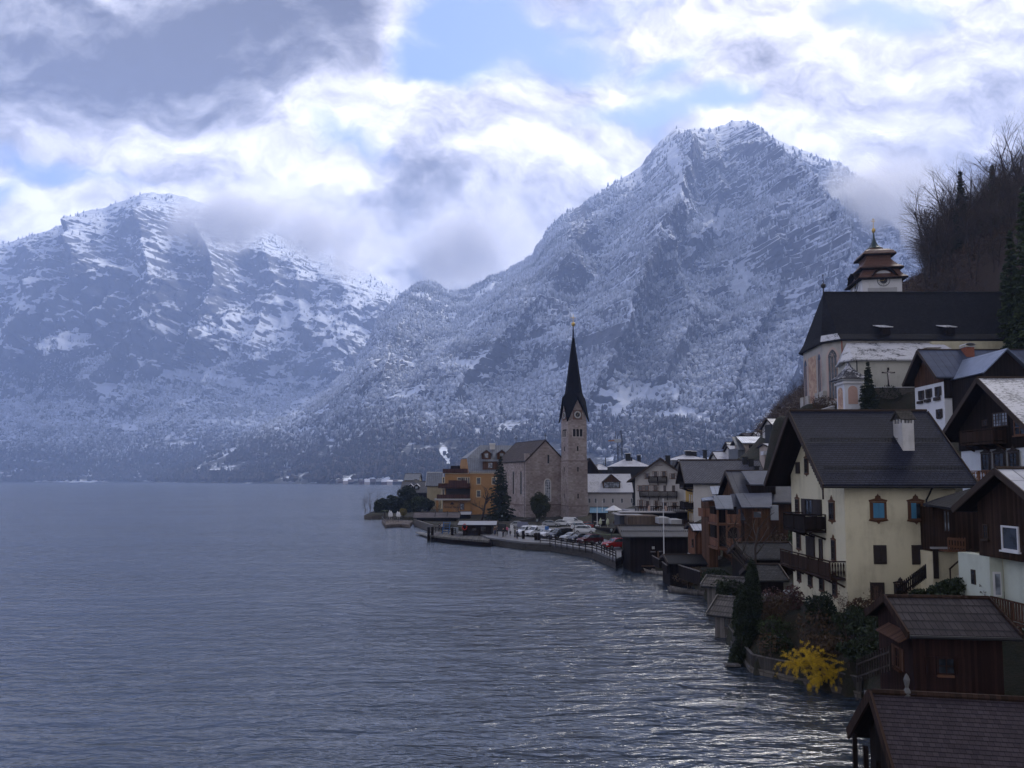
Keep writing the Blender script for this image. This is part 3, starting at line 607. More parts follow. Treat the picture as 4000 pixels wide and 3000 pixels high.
    def chimney(s, x, y, w, d, top, mat, cap='slab', capmat=None, base=None, par=None):
        z0 = s.rz_(x, y) - .5 if base is None else base; mb = MB(); mb.box(x - w / 2, x + w / 2, y - d / 2, y + d / 2, z0, top)
        c = mb.build('chimney', mat, par or s.e); m2 = MB(); cm = capmat or BLK
        if cap == 'slab': m2.box(x - w * .65, x + w * .65, y - d * .65, y + d * .65, top, top + .1)
        elif cap == 'pots': m2.box(x - w * .6, x + w * .6, y - d * .6, y + d * .6, top, top + .08); m2.lathe([(w * .2, .08), (w * .2, .5), (w * .32, .52), (w * .32, .6)], (x, y, top), 8)
        elif cap == 'barrel':
            m2.box(x - w * .62, x + w * .62, y - d * .6, y + d * .6, top, top + .09)
            pts = [(math.cos(a) * w * .62, math.sin(a) * .28 + .22) for a in [math.pi * i / 8 for i in range(9)]]
            for i in range(8): m2.add([(x + pts[i][0], y - d * .6, top + pts[i][1]), (x + pts[i + 1][0], y - d * .6, top + pts[i + 1][1]), (x + pts[i + 1][0], y + d * .6, top + pts[i + 1][1]), (x + pts[i][0], y + d * .6, top + pts[i][1]), (x + pts[i][0], y - d * .6, top + pts[i][1] + .05), (x + pts[i + 1][0], y - d * .6, top + pts[i + 1][1] + .05), (x + pts[i + 1][0], y + d * .6, top + pts[i + 1][1] + .05), (x + pts[i][0], y + d * .6, top + pts[i][1] + .05)], [(0, 1, 2, 3), (4, 7, 6, 5), (0, 4, 5, 1), (3, 2, 6, 7)])
        m2.build('cap', cm, c); return c
def dormer(h, x, w, y0, zt, zb, mat, rmat, axis='x', ng=1, par=None, hip=False):
    """gabled dormer on the front slope of an x-ridge house; x centre, y0 front plane, zb wall foot, zt eave, local"""
    hr = zt + w * .42; yb = (hr - h.h) / h.k + .3
    mb = MB(); pr = [(x - w / 2, zb), (x + w / 2, zb), (x + w / 2, zt), (x, hr), (x - w / 2, zt)]
    mb.cage([(a, y0, z) for a, z in pr], [(a, yb - .2, z) for a, z in pr]); d = mb.build('dormer', mat, h.e); m2 = MB(); o = .25
    k = .84
    for sg in (-1, 1): m2.slab([(x, y0 - o, hr + .1), (x + sg * (w / 2 + o), y0 - o, zt + .1 - o * k), (x + sg * (w / 2 + o), yb, zt + .1 - o * k), (x, yb, hr + .1)], .09)
    m2.build('dormer_roof', rmat, d)
    n = ng; m3 = MB(); m4 = MB()
    for i in range(n):
        c = x + (i - (n - 1) / 2) * w / (n + .4); ww = w * .3 / max(1, n * .6); a, b = zb + (zt - zb) * .42, zt - .05
        m3.box(c - ww, c + ww, y0 - .05, y0 - .001, a, b); m4.box(c - ww + .06, c - .03, y0 - .07, y0 - .051, a + .06, b - .06); m4.box(c + .03, c + ww - .06, y0 - .07, y0 - .051, a + .06, b - .06)
    m3.build('window', TRIM, d); m4.build('pane', GLASSL, d)
    return d
# ------------------------------------------------------------------ land
SH_PX = [(3385, 2738), (3300, 2714), (2948, 2634), (2890, 2572), (2852, 2520), (2822, 2440), (2790, 2380), (2745, 2320), (2690, 2275), (2600, 2250), (2520, 2225), (2440, 2200), (2425, 2165), (2350, 2135), (2200, 2116), (2080, 2110), (1930, 2098), (1800, 2098), (1740, 2080), (1640, 2058), (1610, 2045), (1500, 2040), (1490, 2026), (1425, 2026)]
shore = [(15.5, 8), (14.9, 26), (15.4, 31), (17.0, 36)] + [tuple(G(a, b, 0)[:2]) for a, b in SH_PX] + [(-49, 262), (-52, 330), (-30, 385), (50, 450), (400, 470), (400, 8)]
GP = [(15.5, 46, 1.2), (17.5, 44, 1.5), (20, 42, 2.0), (22, 45.5, 3.4), (27, 46, 4.6), (20, 50, 3.2), (20, 57, 3.), (15, 52, 1.2), (16, 60, 1.6), (17, 34, .9), (16, 24, .6), (16, 30, .6), (22, 30, 1.5), (22, 37, 2.6), (27, 40.5, 4.4), (24, 41, 4.6), (26, 44, 5.5), (36, 50, 10), (45, 58, 13), (35, 62, 8), (40, 72, 12), (48, 85, 17.5), (55, 80, 19),
      (17, 70, 1.6), (22, 75, 2.), (22, 85, 2.2), (30, 85, 3.2), (38, 85, 7), (18, 90, 1.4), (20, 100, 1.6), (28, 100, 2.5), (36, 100, 5), (24, 120, 2.2), (33, 120, 3.), (44, 118, 9), (18, 125, 1.4), (12, 145, 1.1), (20, 140, 1.3), (0, 150, 1.1), (5, 160, 1.2), (15, 165, 1.3), (25, 150, 2.2), (30, 165, 3.2), (0, 185, 1.6), (8, 195, 2.), (-8, 190, 1.6), (-15, 185, 1.2), (-20, 205, 1.8), (-30, 215, 1.6), (-40, 240, 1.2), (-45, 255, 1.), (-20, 240, 2.5), (-40, 300, 2.5), (0, 240, 3), (20, 210, 3), (30, 240, 4), (60, 300, 10), (50, 180, 8), (60, 180, 13), (72, 185, 19), (45, 150, 6), (55, 150, 10), (44, 130, 8.5),
      (46, 104, 21.2), (50, 101, 19.5), (57, 99, 18.5), (52, 111, 25.3), (60, 111, 25.3), (70, 116, 25.4), (85, 118, 25.6), (50, 123, 24.6), (49.5, 135, 23.5), (90, 130, 28), (41, 112, 11), (42, 122, 12), (40, 104, 9.5), (36, 95, 6.5), (42.5, 108, 13), (39, 130, 8.5), (33, 75, 4.5), (36, 78, 7), (38, 90, 7), (45, 138, 9), (200, 100, 60), (120, 60, 40), (300, 60, 80), (60, 40, 20), (60, 15, 15)]
def seg_dist(px_, py_, poly):
    d = np.full(px_.shape, 1e9); ins = np.zeros(px_.shape, bool); n = len(poly)
    for i in range(n):
        (x0, y0), (x1, y1) = poly[i], poly[(i + 1) % n]; ex, ey = x1 - x0, y1 - y0
        t = np.clip(((px_ - x0) * ex + (py_ - y0) * ey) / (ex * ex + ey * ey + 1e-9), 0, 1); d = np.minimum(d, np.hypot(px_ - x0 - t * ex, py_ - y0 - t * ey))
        c = ((y0 > py_) != (y1 > py_)) & (px_ < (x1 - x0) * (py_ - y0) / (y1 - y0 + 1e-12) + x0); ins ^= c
    return np.where(ins, d, -d)
def ground(X, Y):
    X = np.asarray(X, float); Y = np.asarray(Y, float); num = 0; den = 0
    for (a, b, c) in GP: w = 1 / (((X - a) ** 2 + (Y - b) ** 2) + .8) ** 1.7; num = num + w * c; den = den + w
    z = num / den
    z = z + fbm(X / 6., Y / 6., 3) * .25 * sstep(z, 2, 6)
    sx = X / Y; hill = 12 + Y * np.where(sx < .53, .98 * (sx - .28), .245 + .55 * (sx - .53)) + fbm(X / 45., Y / 60., 4) * 9; gate = np.maximum(sstep(Y, 142, 172), sstep(X, 88, 100))
    z = z + (np.maximum(hill, z) - z) * gate
    z = np.minimum(z, 190 + 0 * z)
    sd_ = seg_dist(X, Y, shore)
    return -2.5 + (z + 2.5) * sstep(sd_, -.45, .25)
gx = np.arange(-64, 420, .9); gx = np.concatenate([gx[gx < 130], np.arange(130, 520, 4.)]); gy = np.concatenate([np.arange(8, 160, .9), np.arange(160, 480, 1.6)])
GX, GY = np.meshgrid(gx, gy); GZ = ground(GX, GY)
def mat_ground():
    m, t, b, out = newmat('ground_cover'); pos = t.node('ShaderNodeNewGeometry').outputs['Position']; s = t.node('ShaderNodeSeparateXYZ', {0: pos})
    n = t.noise(pos, .6, 6, .65); n2 = t.noise(pos, 6, 4, .65)
    grass = t.mix(n2, (.012, .015, .009, 1), (.035, .036, .02, 1)); leaf = t.mix(n2, (.022, .015, .012, 1), (.075, .05, .038, 1)); rock = t.mix(n2, (.06, .055, .05, 1), (.2, .19, .18, 1))
    c = t.mix(t.map(n, .4, .6), grass, t.mix(.45, grass, leaf)); c = t.mix(t.map(t.math('ADD', s.outputs[2], t.math('MULTIPLY', n, 14.)), 32, 44), c, leaf)
    c = t.mix(t.map(n, .64, .7, 0, .6), c, rock); t.set(b.inputs['Base Color'], c); b.inputs['Roughness'].default_value = .95
    bp = t.node('ShaderNodeBump', {'Strength': .8, 'Distance': .2, 'Height': t.math('ADD', n2, n)}); t.l.new(bp.outputs[0], b.inputs['Normal'])
    return m
M_ground = mat_ground()
o = np_mesh('ground', np.stack([GX, GY, GZ], 2).reshape(-1, 3), grid_faces(len(gy), len(gx)), M_ground); o['kind'] = 'structure'
def gz(x, y): return float(ground(np.array([x]), np.array([y]))[0])
# ------------------------------------------------------------------ yellow house
YEL = plaster((.60, .55, .40), .5); ORN = plain((.095, .045, .024), .7, name='painted_ornament'); BLUE = plain((.06, .20, .33), .6, name='blue_paint'); SHD = plain((.03, .022, .02), .7, name='dark_shutter')
h = House('house', 'yellow plastered house with dark slate roof, blue shuttered windows and two long timber balconies', 'house', Y=48, cl=3300, cr=3735, ye=2000, yl=1891, yr=1605, D=9.1, z0=3.4, og=1.7)
h.walls(YEL, below=2.5); h.roof(SLATE, og2=.9)
w = h.wpx
w('F', 3404, 1961, 3456, 2027, sh='closed', shmat=BLUE, sur=ORN, fr=ORN, cross=(1, 0)); w('F', 3552, 1961, 3602, 2029, sh='half', shmat=BLUE, sur=ORN, fr=ORN, cross=(1, 0))
w('F', 3411, 2129, 3463, 2203, sh='closed', shmat=SHD, fr=SHD, sill=False); w('F', 3560, 2129, 3612, 2205, sh='closed', shmat=SHD, fr=SHD, sill=False)
w('F', 3398, 2275, 3455, 2345, fr=SHD, cross=(0, 0), glass=plain((.03, .018, .014)), sill=False, name='door'); w('F', 3497, 2280, 3538, 2335, sur=SHD, fr=SHD)
for q in ((3144, 1790, 3158, 1848), (3240, 1963, 3260, 2030), (3108, 1950, 3122, 2000), (3113, 2079, 3128, 2142), (3249, 2110, 3265, 2186), (3116, 2221, 3129, 2267), (3158, 2231, 3173, 2287), (3202, 2243, 3219, 2305), (3253, 2261, 3270, 2325)):
    w('L', *q, fr=SHD, sur=ORN, cross=(1, 2), sill=False)
w('L', 3110, 1805, 3126, 1850, sh='closed', shmat=SHD, fr=SHD, sill=False)
w('L', 3146, 1949, 3177, 2016, sh='open', shmat=SHD, fr=SHD, cross=(1, 0), name='door', sill=False); w('L', 3192, 1951, 3212, 2016, sh='closed', shmat=SHD, fr=SHD, name='door', sill=False)
w('L', 3150, 2095, 3185, 2178, sh='closed', shmat=SHD, fr=SHD, name='door', sill=False); w('L', 3201, 2105, 3216, 2190, fr=SHD, cross=(0, 0), glass=SHD, name='door', sill=False)
h.balcony('L', 2.9, 6.8, 8.5 - h.z0, 1.5, 1.1, DARKW); h.balcony('L', .15, 8.9, 5.65 - h.z0, 1.05, 1.1, BROWN, style='boards', ends=False)
b = MB()                                                # turned balusters of the near end of the lower balcony
for i in range(5):
    o_ = .1 + .18 * i; p = h.pt('L', .12, 5.65 - h.z0, o_ + .03); b.lathe([(.03, .1), (.05, .25), (.075, .38), (.03, .5), (.045, .7), (.06, .8), (.03, .98)], p, 6)
b.bar(h.pt('L', .12, 6.7 - h.z0, 0), h.pt('L', .12, 6.7 - h.z0, 1.05), .1, .08); b.build('baluster', BROWN, h.e)
def gchim(h, x, y, w_, d, top, mat, rm):                # chimney with a little gabled roof over its vents
    c = h.chimney(x, y, w_, d, top, mat, cap='none'); m = MB(); e = .14
    for sx in (-1, 1):
        for i in range(4): yy_ = y - d / 2 + d * (i + .0) / 3; m.box(x + sx * (w_ / 2 - .06) - .05, x + sx * (w_ / 2 - .06) + .05, yy_ - .05, yy_ + .05, top, top + .3)
    m.build('vent', mat, c); m = MB(); z = top + .3
    for sg in (-1, 1): m.slab([(x - w_ / 2 - e, y, z + d * .52), (x + w_ / 2 + e, y, z + d * .52), (x + w_ / 2 + e, y + sg * (d / 2 + e), z - .04), (x - w_ / 2 - e, y + sg * (d / 2 + e), z - .04)], .06)
    m.add([(x - w_ / 2, y - d / 2, z), (x - w_ / 2, y + d / 2, z), (x - w_ / 2, y, z + d * .45), (x + w_ / 2, y - d / 2, z), (x + w_ / 2, y + d / 2, z), (x + w_ / 2, y, z + d * .45)], [(0, 1, 2), (3, 5, 4)])
    m.build('cap', rm, c)
gchim(h, 5.05, 2.0, .78, 1.15, 15.75 - h.z0, plaster((.50, .49, .49), .5), shingle((.06, .055, .05), name='mossy_roof'))
for yv in (.1, 2.15):                                   # snow guards
    m = MB(); z_ = h.h + yv * h.k + .24
    for q in (.05, .16): m.tube([(-1.3, yv - .1, z_ + q), (h.L + .6, yv - .1, z_ + q)], .02, 4)
    for i in range(40): x_ = -1.2 + i * (h.L + 1.7) / 39; m.bar((x_, yv - .1, z_ - .05), (x_, yv - .1, z_ + .2), .02)
    m.build('snow_guard', BLK, h.e)
m = MB()                                                # scalloped fretwork along the near gable edge
for i in range(26):
    t_ = (i + .5) / 26; y_ = -h.ov + (h.D / 2 + h.ov) * t_; z_ = h.lo + (h.hr - h.lo) * t_; m.cage([(-1.78, y_ - .09, z_ - .06), (-1.78, y_ + .09, z_ - .02), (-1.78, y_, z_ - .30)], [(-1.74, y_ - .09, z_ - .06), (-1.74, y_ + .09, z_ - .02), (-1.74, y_, z_ - .30)])
m.box(-1.8, -1.72, -h.ov - .08, -h.ov + .04, h.lo - .75, h.lo + .1); m.build('fretwork', TRIM, h.e)
m = MB(); x_ = h.L - 2.05; m.tube([(x_, -h.ov - .1, h.lo), (x_ + .1, -.4, h.lo - .5), (x_ + .1, -.1, h.lo - .8), (x_ + .1, -.1, h.lo - 3.5)], .06, 6); m.build('drainpipe', BLK, h.e)
hy = h
# ------------------------------------------------------------------ timber house on the right edge
h = House('house', 'dark board-clad house with pale metal roof at the right edge, wooden stairs below it', 'house', xy=(25.6, 35.1), L=9, D=5.8, z0=5., ze=10.7, zr=12.33, ov=.9, og=.8)
h.walls(BROWN, below=-2.85); h.roof(seam((.36, .37, .42), 1.5, 5, .4, .2), og2=0)
m = MB(); m.box(.72, 9, -.02, 4.95, -7, 2.84); m.box(0, .70, 4.97, 7.75, -3, 2.84); m.build('wall', plaster((.50, .54, .47), .35), h.e)
def Lp(x0, y0, x1, y1, **k): return h.wpx('L', x0, y0, x1, y1, **k)
Lp(3914, 2055, 3985, 2152, fr=WHT, cross=(0, 0)); Lp(3842, 2048, 3864, 2106, fr=TRIM)
# lower storeys: small windows, balcony, tall white window
m = MB(); m.box(.14, .56, 4.90, 4.965, .75, 2.05); q_ = m.build('window', WHT, h.e); m = MB(); m.box(.22, .48, 4.88, 4.90, .85, 1.95); m.build('pane', GLASSL, q_)
m = MB(); m.box(-.06, 0, 6.2, 6.55, 1.2, 2.0); q_ = m.build('window', TRIM, h.e); m = MB(); m.box(-.08, -.06, 6.25, 6.5, 1.25, 1.95); m.build('pane', GLASS, q_)
h.balcony('L', -1.5, 4.85, -.25, .1, 1.05, BROWN2, style='slats', ends=False)
m = MB(); m.box(.60, .72, 1.0, 2.35, -3.4, -1.5); q_ = m.build('window', WHT, h.e); m = MB(); m.box(.57, .60, 1.12, 2.23, -3.25, -1.62); m.build('pane', GLASS, q_)
# annex towards the yellow house
m = MB(); m.box(.72, 5, 11.4, 14.5, 2.5, 5.25); m.build('annex_wall', BROWN, h.e)
def lc(px, py, Y): return h.Mi @ W(px, py, Y)
m = MB(); m.slab([lc(3605, 1967, 46.2), lc(3724, 1985, 44.), lc(3806, 1903, 46.6), lc(3650, 1950, 48.2)], .14); m.build('annex_roof', shingle((.025, .025, .03)), h.e)
m = MB(); m.box(.60, 5, 11.45, 14.5, -1.5, 2.48); m.build('annex_base', YEL, h.e)
u0, z1 = 0, 0
def fq(px, py, o): p = h.Mi @ W(px, py, 46.5 - o); return p
def fbx(x0, y0, x1, y1, o0, o1, name, mat, par=None):
    a, b_ = fq(x0, y0, 0), fq(x1, y1, 0); m = MB(); m.box(a.x, b_.x, 11.4 - o1, 11.4 - o0, b_.z, a.z); return m.build(name, mat, par or h.e)
q_ = fbx(3684, 1992, 3707, 2076, 0, .07, 'window', TRIM); fbx(3686, 1996, 3693, 2072, .07, .09, 'pane', GLASSL, q_); fbx(3698, 1998, 3705, 2074, .07, .09, 'pane', GLASSL, q_)
fbx(3643, 2146, 3667, 2260, 0, .06, 'door', plain((.02, .014, .012), name='dark_door'))
fbx(3632, 2136, 3700, 2143, 0, .25, 'sill_beam', plain((.3, .3, .32), name='pale_sill'))
bal = MB(); a, b_ = fq(3700, 2100, 1.), fq(3768, 2150, 1.)
bal.box(a.x, b_.x, 10.3, 11.38, b_.z - .1, b_.z)
for i in range(7): x_ = a.x + (b_.x - a.x) * i / 6; bal.box(x_ - .03, x_ + .03, 10.3, 10.36, b_.z, a.z)
bal.bar((a.x, 10.3, a.z - .05), (b_.x, 10.3, a.z - .15), .06, .16); bal.bar((a.x, 10.3, a.z - .5), (b_.x, 10.3, a.z - .6), .06, .14); bal.build('balcony', TRIMB, h.e)
# stairs
t_ = thing('staircase', 'steep outdoor wooden staircase with pale risers against the yellow wall', 'staircase', (26.2, 44.6, 5.75)); n = 11
m = MB()
for i in range(n): m.box(-.05 + .17 * i, .85 + .17 * i, -.05 + .02 * i, .2 + .02 * i, .12 * i, .12 * i + .13)
m.build('step', plain((.42, .38, .28), .8, name='pale_steps'), t_); m = MB(); m.bar((-.1, -.12, -.1), (1.75, -.12, 1.5), .08, .2); m.bar((.85, -.12, -.2), (2.7, .1, 1.45), .08, .2); m.build('stringer', TRIMB, t_)
m = MB(); m.bar((-.2, -.14, .9), (1.2, -.14, 2.1), .06, .08)
for i in range(3): m.bar((-.15 + .6 * i, -.14, .1 + .45 * i), (-.15 + .6 * i, -.14, .95 + .5 * i), .06)
m.build('handrail', TRIM, t_)
# ------------------------------------------------------------------ dark chalet above
h = House('house', 'dark timber chalet with a white lower storey and carved balconies at the right edge', 'house', xy=(35.9, 50.6), L=12, D=8.8, z0=10., ze=15.8, zr=19.35, ov=.95, og=1.05)
h.walls(DARKW, below=-4.25); h.roof(shingle((.20, .20, .22), (.38, .38, .41), .4, .25, .5, .4, snow=.6), og2=0)
m = MB(); m.box(.12, 12, .1, h.D - .1, -3, 4.24); m.build('wall', plaster((.62, .66, .72), .2), h.e)
for q in ((3836, 1772, 3868, 1838), (3884, 1768, 3926, 1838), (3942, 1766, 3978, 1834)): h.wpx('L', *q, fr=SHD, sur=SHD, cross=(1, 2), sill=False)
h.wpx('L', 3878, 1610, 3941, 1667, fr=TRIM, cross=(4, 3), sill=False, glass=GLASSL); h.wpx('L', 3838, 1640, 3858, 1664, fr=TRIM, cross=(1, 1), sill=False); h.wpx('L', 3962, 1640, 4010, 1700, fr=TRIMB)
h.balcony('L', 3.0, 6.9, 14.75 - 10, 1.0, 1.0, BROWN, style='boards'); h.balcony('L', 3.2, 6.3, 1.7, 1.1, .95, boards((.20, .10, .055), name='light_boards'), style='carved')
m = MB(); m.slab([(2.2, -.6, h.h + .75), (6.2, -.6, h.h + .75), (6.2, 2.9, h.h + 2.9), (2.2, 2.9, h.h + 2.9)], .12); m.box(2.4, 6., -.3, 2.2, h.h - .6, h.h + .7); m.build('dormer', shingle((.20, .20, .22), (.38, .38, .41), .4, .25, .5, .4, snow=.6), h.e)
# ------------------------------------------------------------------ white house under the church
BLR = seam((.075, .09, .14), .95, 2.3, .38, .35)
h = House('house', 'white house with blue-grey sheet roof, shuttered windows and a brick chimney, below the church', 'house', xy=(52.8, 90), L=14, D=6.4, z0=17., ze=24.9, zr=28.2, ov=.65, og=1.2)
h.walls(BROWN2, below=-6.95); h.roof(BLR, og2=.2); m = MB(); m.box(.05, 14, -.05, 6.45, -3, 6.94); m.build('wall', plaster((.66, .67, .71), .2), h.e)
m = MB(); m.box(.06, 3.6, -.3, -.05, 4.9, 7.3); m.build('cladding', DARKW, h.e)
for q in ((3593, 1526, 3605, 1560), (3622, 1519, 3635, 1553), (3658, 1510, 3671, 1546), (3663, 1598, 3676, 1633)): h.wpx('L', *q, fr=SHD, sh='open', shmat=SHD)
for q in ((3587, 1570, 3606, 1575), (3615, 1563, 3636, 1569), (3652, 1555, 3674, 1562)):
    m = MB(); u0, z1 = h.pix('L', q[0], q[1]); u1, z0 = h.pix('L', q[2], q[3]); h.fbox(m, 'L', min(u0, u1), max(u0, u1), min(z0, z1), max(z0, z1) + .05, .0, .25); m.build('planter', SHD, h.e)
zz = 24.1 - 17
m = MB(); m.slab([(.7, -6.7, zz), (.7, .3, zz), (3.6, 3.2, 26.9 - 17), (3.6, -6.7, 26.9 - 17)], .12); m.build('wing_roof', seam((.20, .24, .34), .42, 9, .33, .35), h.e)
m = MB(); m.slab([(6.6, -6.7, zz), (3.6, -6.7, 26.9 - 17), (3.6, 3.2, 26.9 - 17), (6.6, .3, zz)][::-1], .12); m.build('wing_roof', seam((.20, .24, .34), .42, 9, .33, .35), h.e)
m = MB(); pr = [(1.0, -3), (6.3, -3), (6.3, zz - .1), (3.6, 26.9 - 17.15), (1.0, zz - .1)]; m.cage([(x, -6.2, z) for x, z in pr], [(x, .2, z) for x, z in pr]); m.build('wing_wall', DARKW, h.e)
h.chimney(2.55 + 3.9 - 1.6, 2.7, 1.05, 1.1, 28.6 - 17, stone((.30, .10, .06), (.38, .14, .09), .25, .09, (.2, .12, .1), .01, name='brickwork'), cap='barrel', capmat=plain((.35, .35, .37), .5))
h.chimney(3.0, 7.4, 1.5, .9, 29.3 - 17, plaster((.42, .40, .36), .6), cap='slab', capmat=boards((.24, .20, .15), .2, True, name='grey_planks'), base=5)
# ------------------------------------------------------------------ boathouses at the bottom right
MOSS = shingle((.030, .024, .030), (.055, .045, .053), .17, .155, mort=.006, name='wooden_shingles'); PLK = shingle((.030, .026, .030), (.055, .048, .053), .26, .62, off=.37, name='plank_roof')
h = House('boathouse', 'red-brown boathouse with plank roof and shuttered window, behind the yellow forsythia', 'boathouse', Y=32.6, cl=3565, cr=3915, ye=2520, yl=2479, yr=2331, D=4.0, yaw=-7, z0=.6, ov=.6, og=.35, t=.12)
h.walls(REDW); h.roof(PLK, og2=.45, edge=BROWN)
h.wpx('F', 3655, 2565, 3735, 2637, fr=REDW, sh='open', shmat=REDW, sill=False); m = MB(); u0, z1 = h.pix('F', 3658, 2633); u1, _ = h.pix('F', 3722, 2640); h.fbox(m, 'F', u0, u1, z1 - .1, z1, .0, .18); m.build('sill', TRIMB, h.e)
h.wpx('L', 3498, 2525, 3522, 2610, fr=BROWN2, sh='open', shmat=BROWN2); m = MB(); m.slab([(-.7, 2.4, h.h - .55), (-.1, 2.4, h.h - .2), (-.1, -.3, h.h - .2), (-.7, -.3, h.h - .55)], .06); m.build('canopy', BROWN2, h.e)
m = MB(); m.box(-.9, -.02, -.2, 3.6, -1, 1.3); m.build('plinth', plaster((.13, .125, .125), .8), h.e)
h = House('boathouse', 'boathouse roof of dark wooden shingles in the bottom right corner', 'boathouse', xy=(11.45, 21.64), L=7.5, D=4.6, yaw=-11, z0=.3, ze=3.42, zr=5.11, ov=.7, og=.5, t=.14)
h.walls(DARKW); h.roof(MOSS, og2=.5, edge=BROWN)
m = MB(); m.tube([(.6, .1, h.h + .35), (6.8, .1, h.h + .35)], .07, 6)
for i in range(5): m.bar((1. + 1.3 * i, .12, h.h + .0), (1. + 1.3 * i, .12, h.h + .34), .05)
m.build('snow_guard', DARKW, h.e)
m = MB(); m.lathe([(.1, 0), (.12, .12), (.05, .25), (.09, .42), (.1, .5), (.05, .62), (.0, .7)], (.55, h.D / 2, h.hr + .1), 8); m.build('finial', plain((.10, .10, .10), .6, name='zinc'), h.e)
m = MB()
for i in range(4): m.bar((-.45, .6 + 1.4 * i, -1.5), (-.45, .6 + 1.4 * i, h.h - .2), .14, .14, (1, 0, 0))
m.bar((-1.6, 2.6, -.2), (-.45, 2.6, -.2), .1); m.bar((-1.6, 3.8, -.2), (-.45, 3.8, -.2), .1); m.bar((-1.6, 2.5, -.2), (-1.6, 3.9, -.2), .1); m.build('mooring_frame', DARKW, h.e)
# ------------------------------------------------------------------ parish church above the houses
CHW = plaster((.40, .38, .36), .55); PINK = plaster((.46, .36, .33), .4); CROOF = shingle((.014, .014, .018), (.024, .024, .03), .35, .28, .65, .04); CROOFS = shingle((.05, .05, .055), (.09, .09, .10), .3, .22, snow=.9)
ch = thing('church', 'large Gothic parish church with steep dark roof, pointed windows and tiered baroque bell tower', 'church', (66, 127, 25))
EZ = 34.75; nv = [(86, 119), (53.4, 119), (51.35, 121.9), (51.8, 132.3), (54, 135), (86, 135)]
def inset(poly, k, c): return [(x + (c[0] - x) * 0 + (k if x < 60 else 0), y + (k if y < 127 else -k)) for x, y in poly]
wl = inset(nv, .55, (66, 127)); m = MB(); m.cage([(x, y, 22) for x, y in wl], [(x, y, EZ) for x, y in wl]); m.build('wall', CHW, ch, world=True)
lo1 = [(x, y, EZ) for x, y in nv]; k1 = .18; ap = (54.3, 127); rd = 44.5
mid = [(x + (ap[0] - x) * k1 if x < 60 else x, y + (127 - y) * k1, EZ + 1.15) for x, y in nv]
m = MB(); vs = lo1 + mid + [(54.3, 127, rd), (86, 127, rd)]; fs = [(i, i + 1, i + 7, i + 6) for i in range(5)]
m.add(vs, [(0, 1, 7, 6), (1, 2, 8, 7), (2, 3, 9, 8), (3, 4, 10, 9), (4, 5, 11, 10), (6, 7, 12, 13), (7, 8, 12), (8, 9, 12), (9, 10, 12), (10, 11, 13, 12)]); m.add([(x, y, z - .18) for x, y, z in lo1], [(0, 1, 2, 3, 4, 5)])
for i in range(5): a, b_ = lo1[i], lo1[i + 1]; m.bar((a[0], a[1], a[2] - .1), (b_[0], b_[1], b_[2] - .1), .12, .25)
ro = m.build('roof', CROOF, ch, world=True)
m = MB(); m.tube([(54.3, 127, rd), (86, 127, rd)], .16, 6); m.lathe([(.12, -.3), (.1, .7), (.42, .95), (.42, 1.35), (.08, 1.6), (.05, 2.8), (.12, 3.0), (.01, 3.3)], (54.3, 127, rd), 8); m.build('ridge_finial', BLK, ro, world=True)
m = MB(); q0, q1 = Vector(lo1[1]), Vector(lo1[2]); m.slab([Vector(lo1[1]) + Vector((0, 0, .05)), Vector(lo1[2]) + Vector((0, 0, .05)), Vector(mid[2]) + Vector((0, 0, .1)), Vector(mid[1]) + Vector((0, 0, .1))], .03); m.build('eave_course', CROOFS, ro, world=True)
for px in (3455, 3705):                                  # little roof hatches
    p = W(px, 1285, 120.4); m = MB(); m.box(p.x - .55, p.x + .75, p.y - .5, p.y + 1.2, p.z - 1.0, p.z + .35); d_ = m.build('dormer', DARKW, ch, world=True)
    m = MB(); m.slab([(p.x - 1.1, p.y - .9, p.z + .2), (p.x + 1., p.y - .9, p.z + .2), (p.x + .7, p.y + 1.6, p.z + 1.0), (p.x - 1.3, p.y + 1.6, p.z + 1.0)], .1); m.build('dormer_roof', CROOFS, d_, world=True)
def wall_pt(a, b_, t_, z, o):
    a, b_ = Vector((*a, 0)), Vector((*b_, 0)); d = (b_ - a).normalized(); n = Vector((d.y, -d.x, 0)); return a + d * t_ + n * o + Vector((0, 0, z))
def gothic(par, a, b_, c, w_, z0, z1, fmat, lights=3, tracery=True):
    """pointed window centred c along wall a->b_ (outward normal to the right of the direction)"""
    def out(wd, top, zz): 
        hw = wd / 2; pts = [(-hw, zz), (hw, zz), (hw, top - wd * .85)]; pts += [(hw - wd * (1 - math.cos(x)) * .98, top - wd * .85 + wd * math.sin(x) * .98) for x in (R(15), R(30), R(45))]; pts += [(0, top)]
        pts += [(-q[0], q[1]) for q in pts[2:-1]][::-1]; return pts
    def poly(m, pts, o0, o1): m.cage([wall_pt(a, b_, c + u, z, o0) for u, z in pts], [wall_pt(a, b_, c + u, z, o1) for u, z in pts])
    m = MB(); poly(m, out(w_ * 1.5, z1 + w_ * .3, z0 - .3), -.02, .04); f = m.build('window', fmat, par, world=True); m = MB(); poly(m, out(w_, z1, z0), .04, .06); m.build('pane', GLASS, f, world=True)
    m = MB()
    for i in range(lights + 1):
        u = -w_ / 2 + w_ * i / lights; m.bar(wall_pt(a, b_, c + u, z0, .07), wall_pt(a, b_, c + u, z1 - w_ * .9, .07), .09, .06)
    if tracery:
        for r_ in range(6): an = r_ * math.pi / 3; q = (w_ * .3 * math.cos(an), z1 - w_ * .62 + w_ * .3 * math.sin(an)); m.bar(wall_pt(a, b_, c, z1 - w_ * .62, .07), wall_pt(a, b_, c + q[0], q[1], .07), .07, .05)
    m.build('tracery', fmat, f, world=True)
A0, B0 = wl[2], wl[1]
dl = math.dist(A0, B0); gothic(ch, A0, B0, dl * .50, 1.55, 25.2, 33.4, PINK)
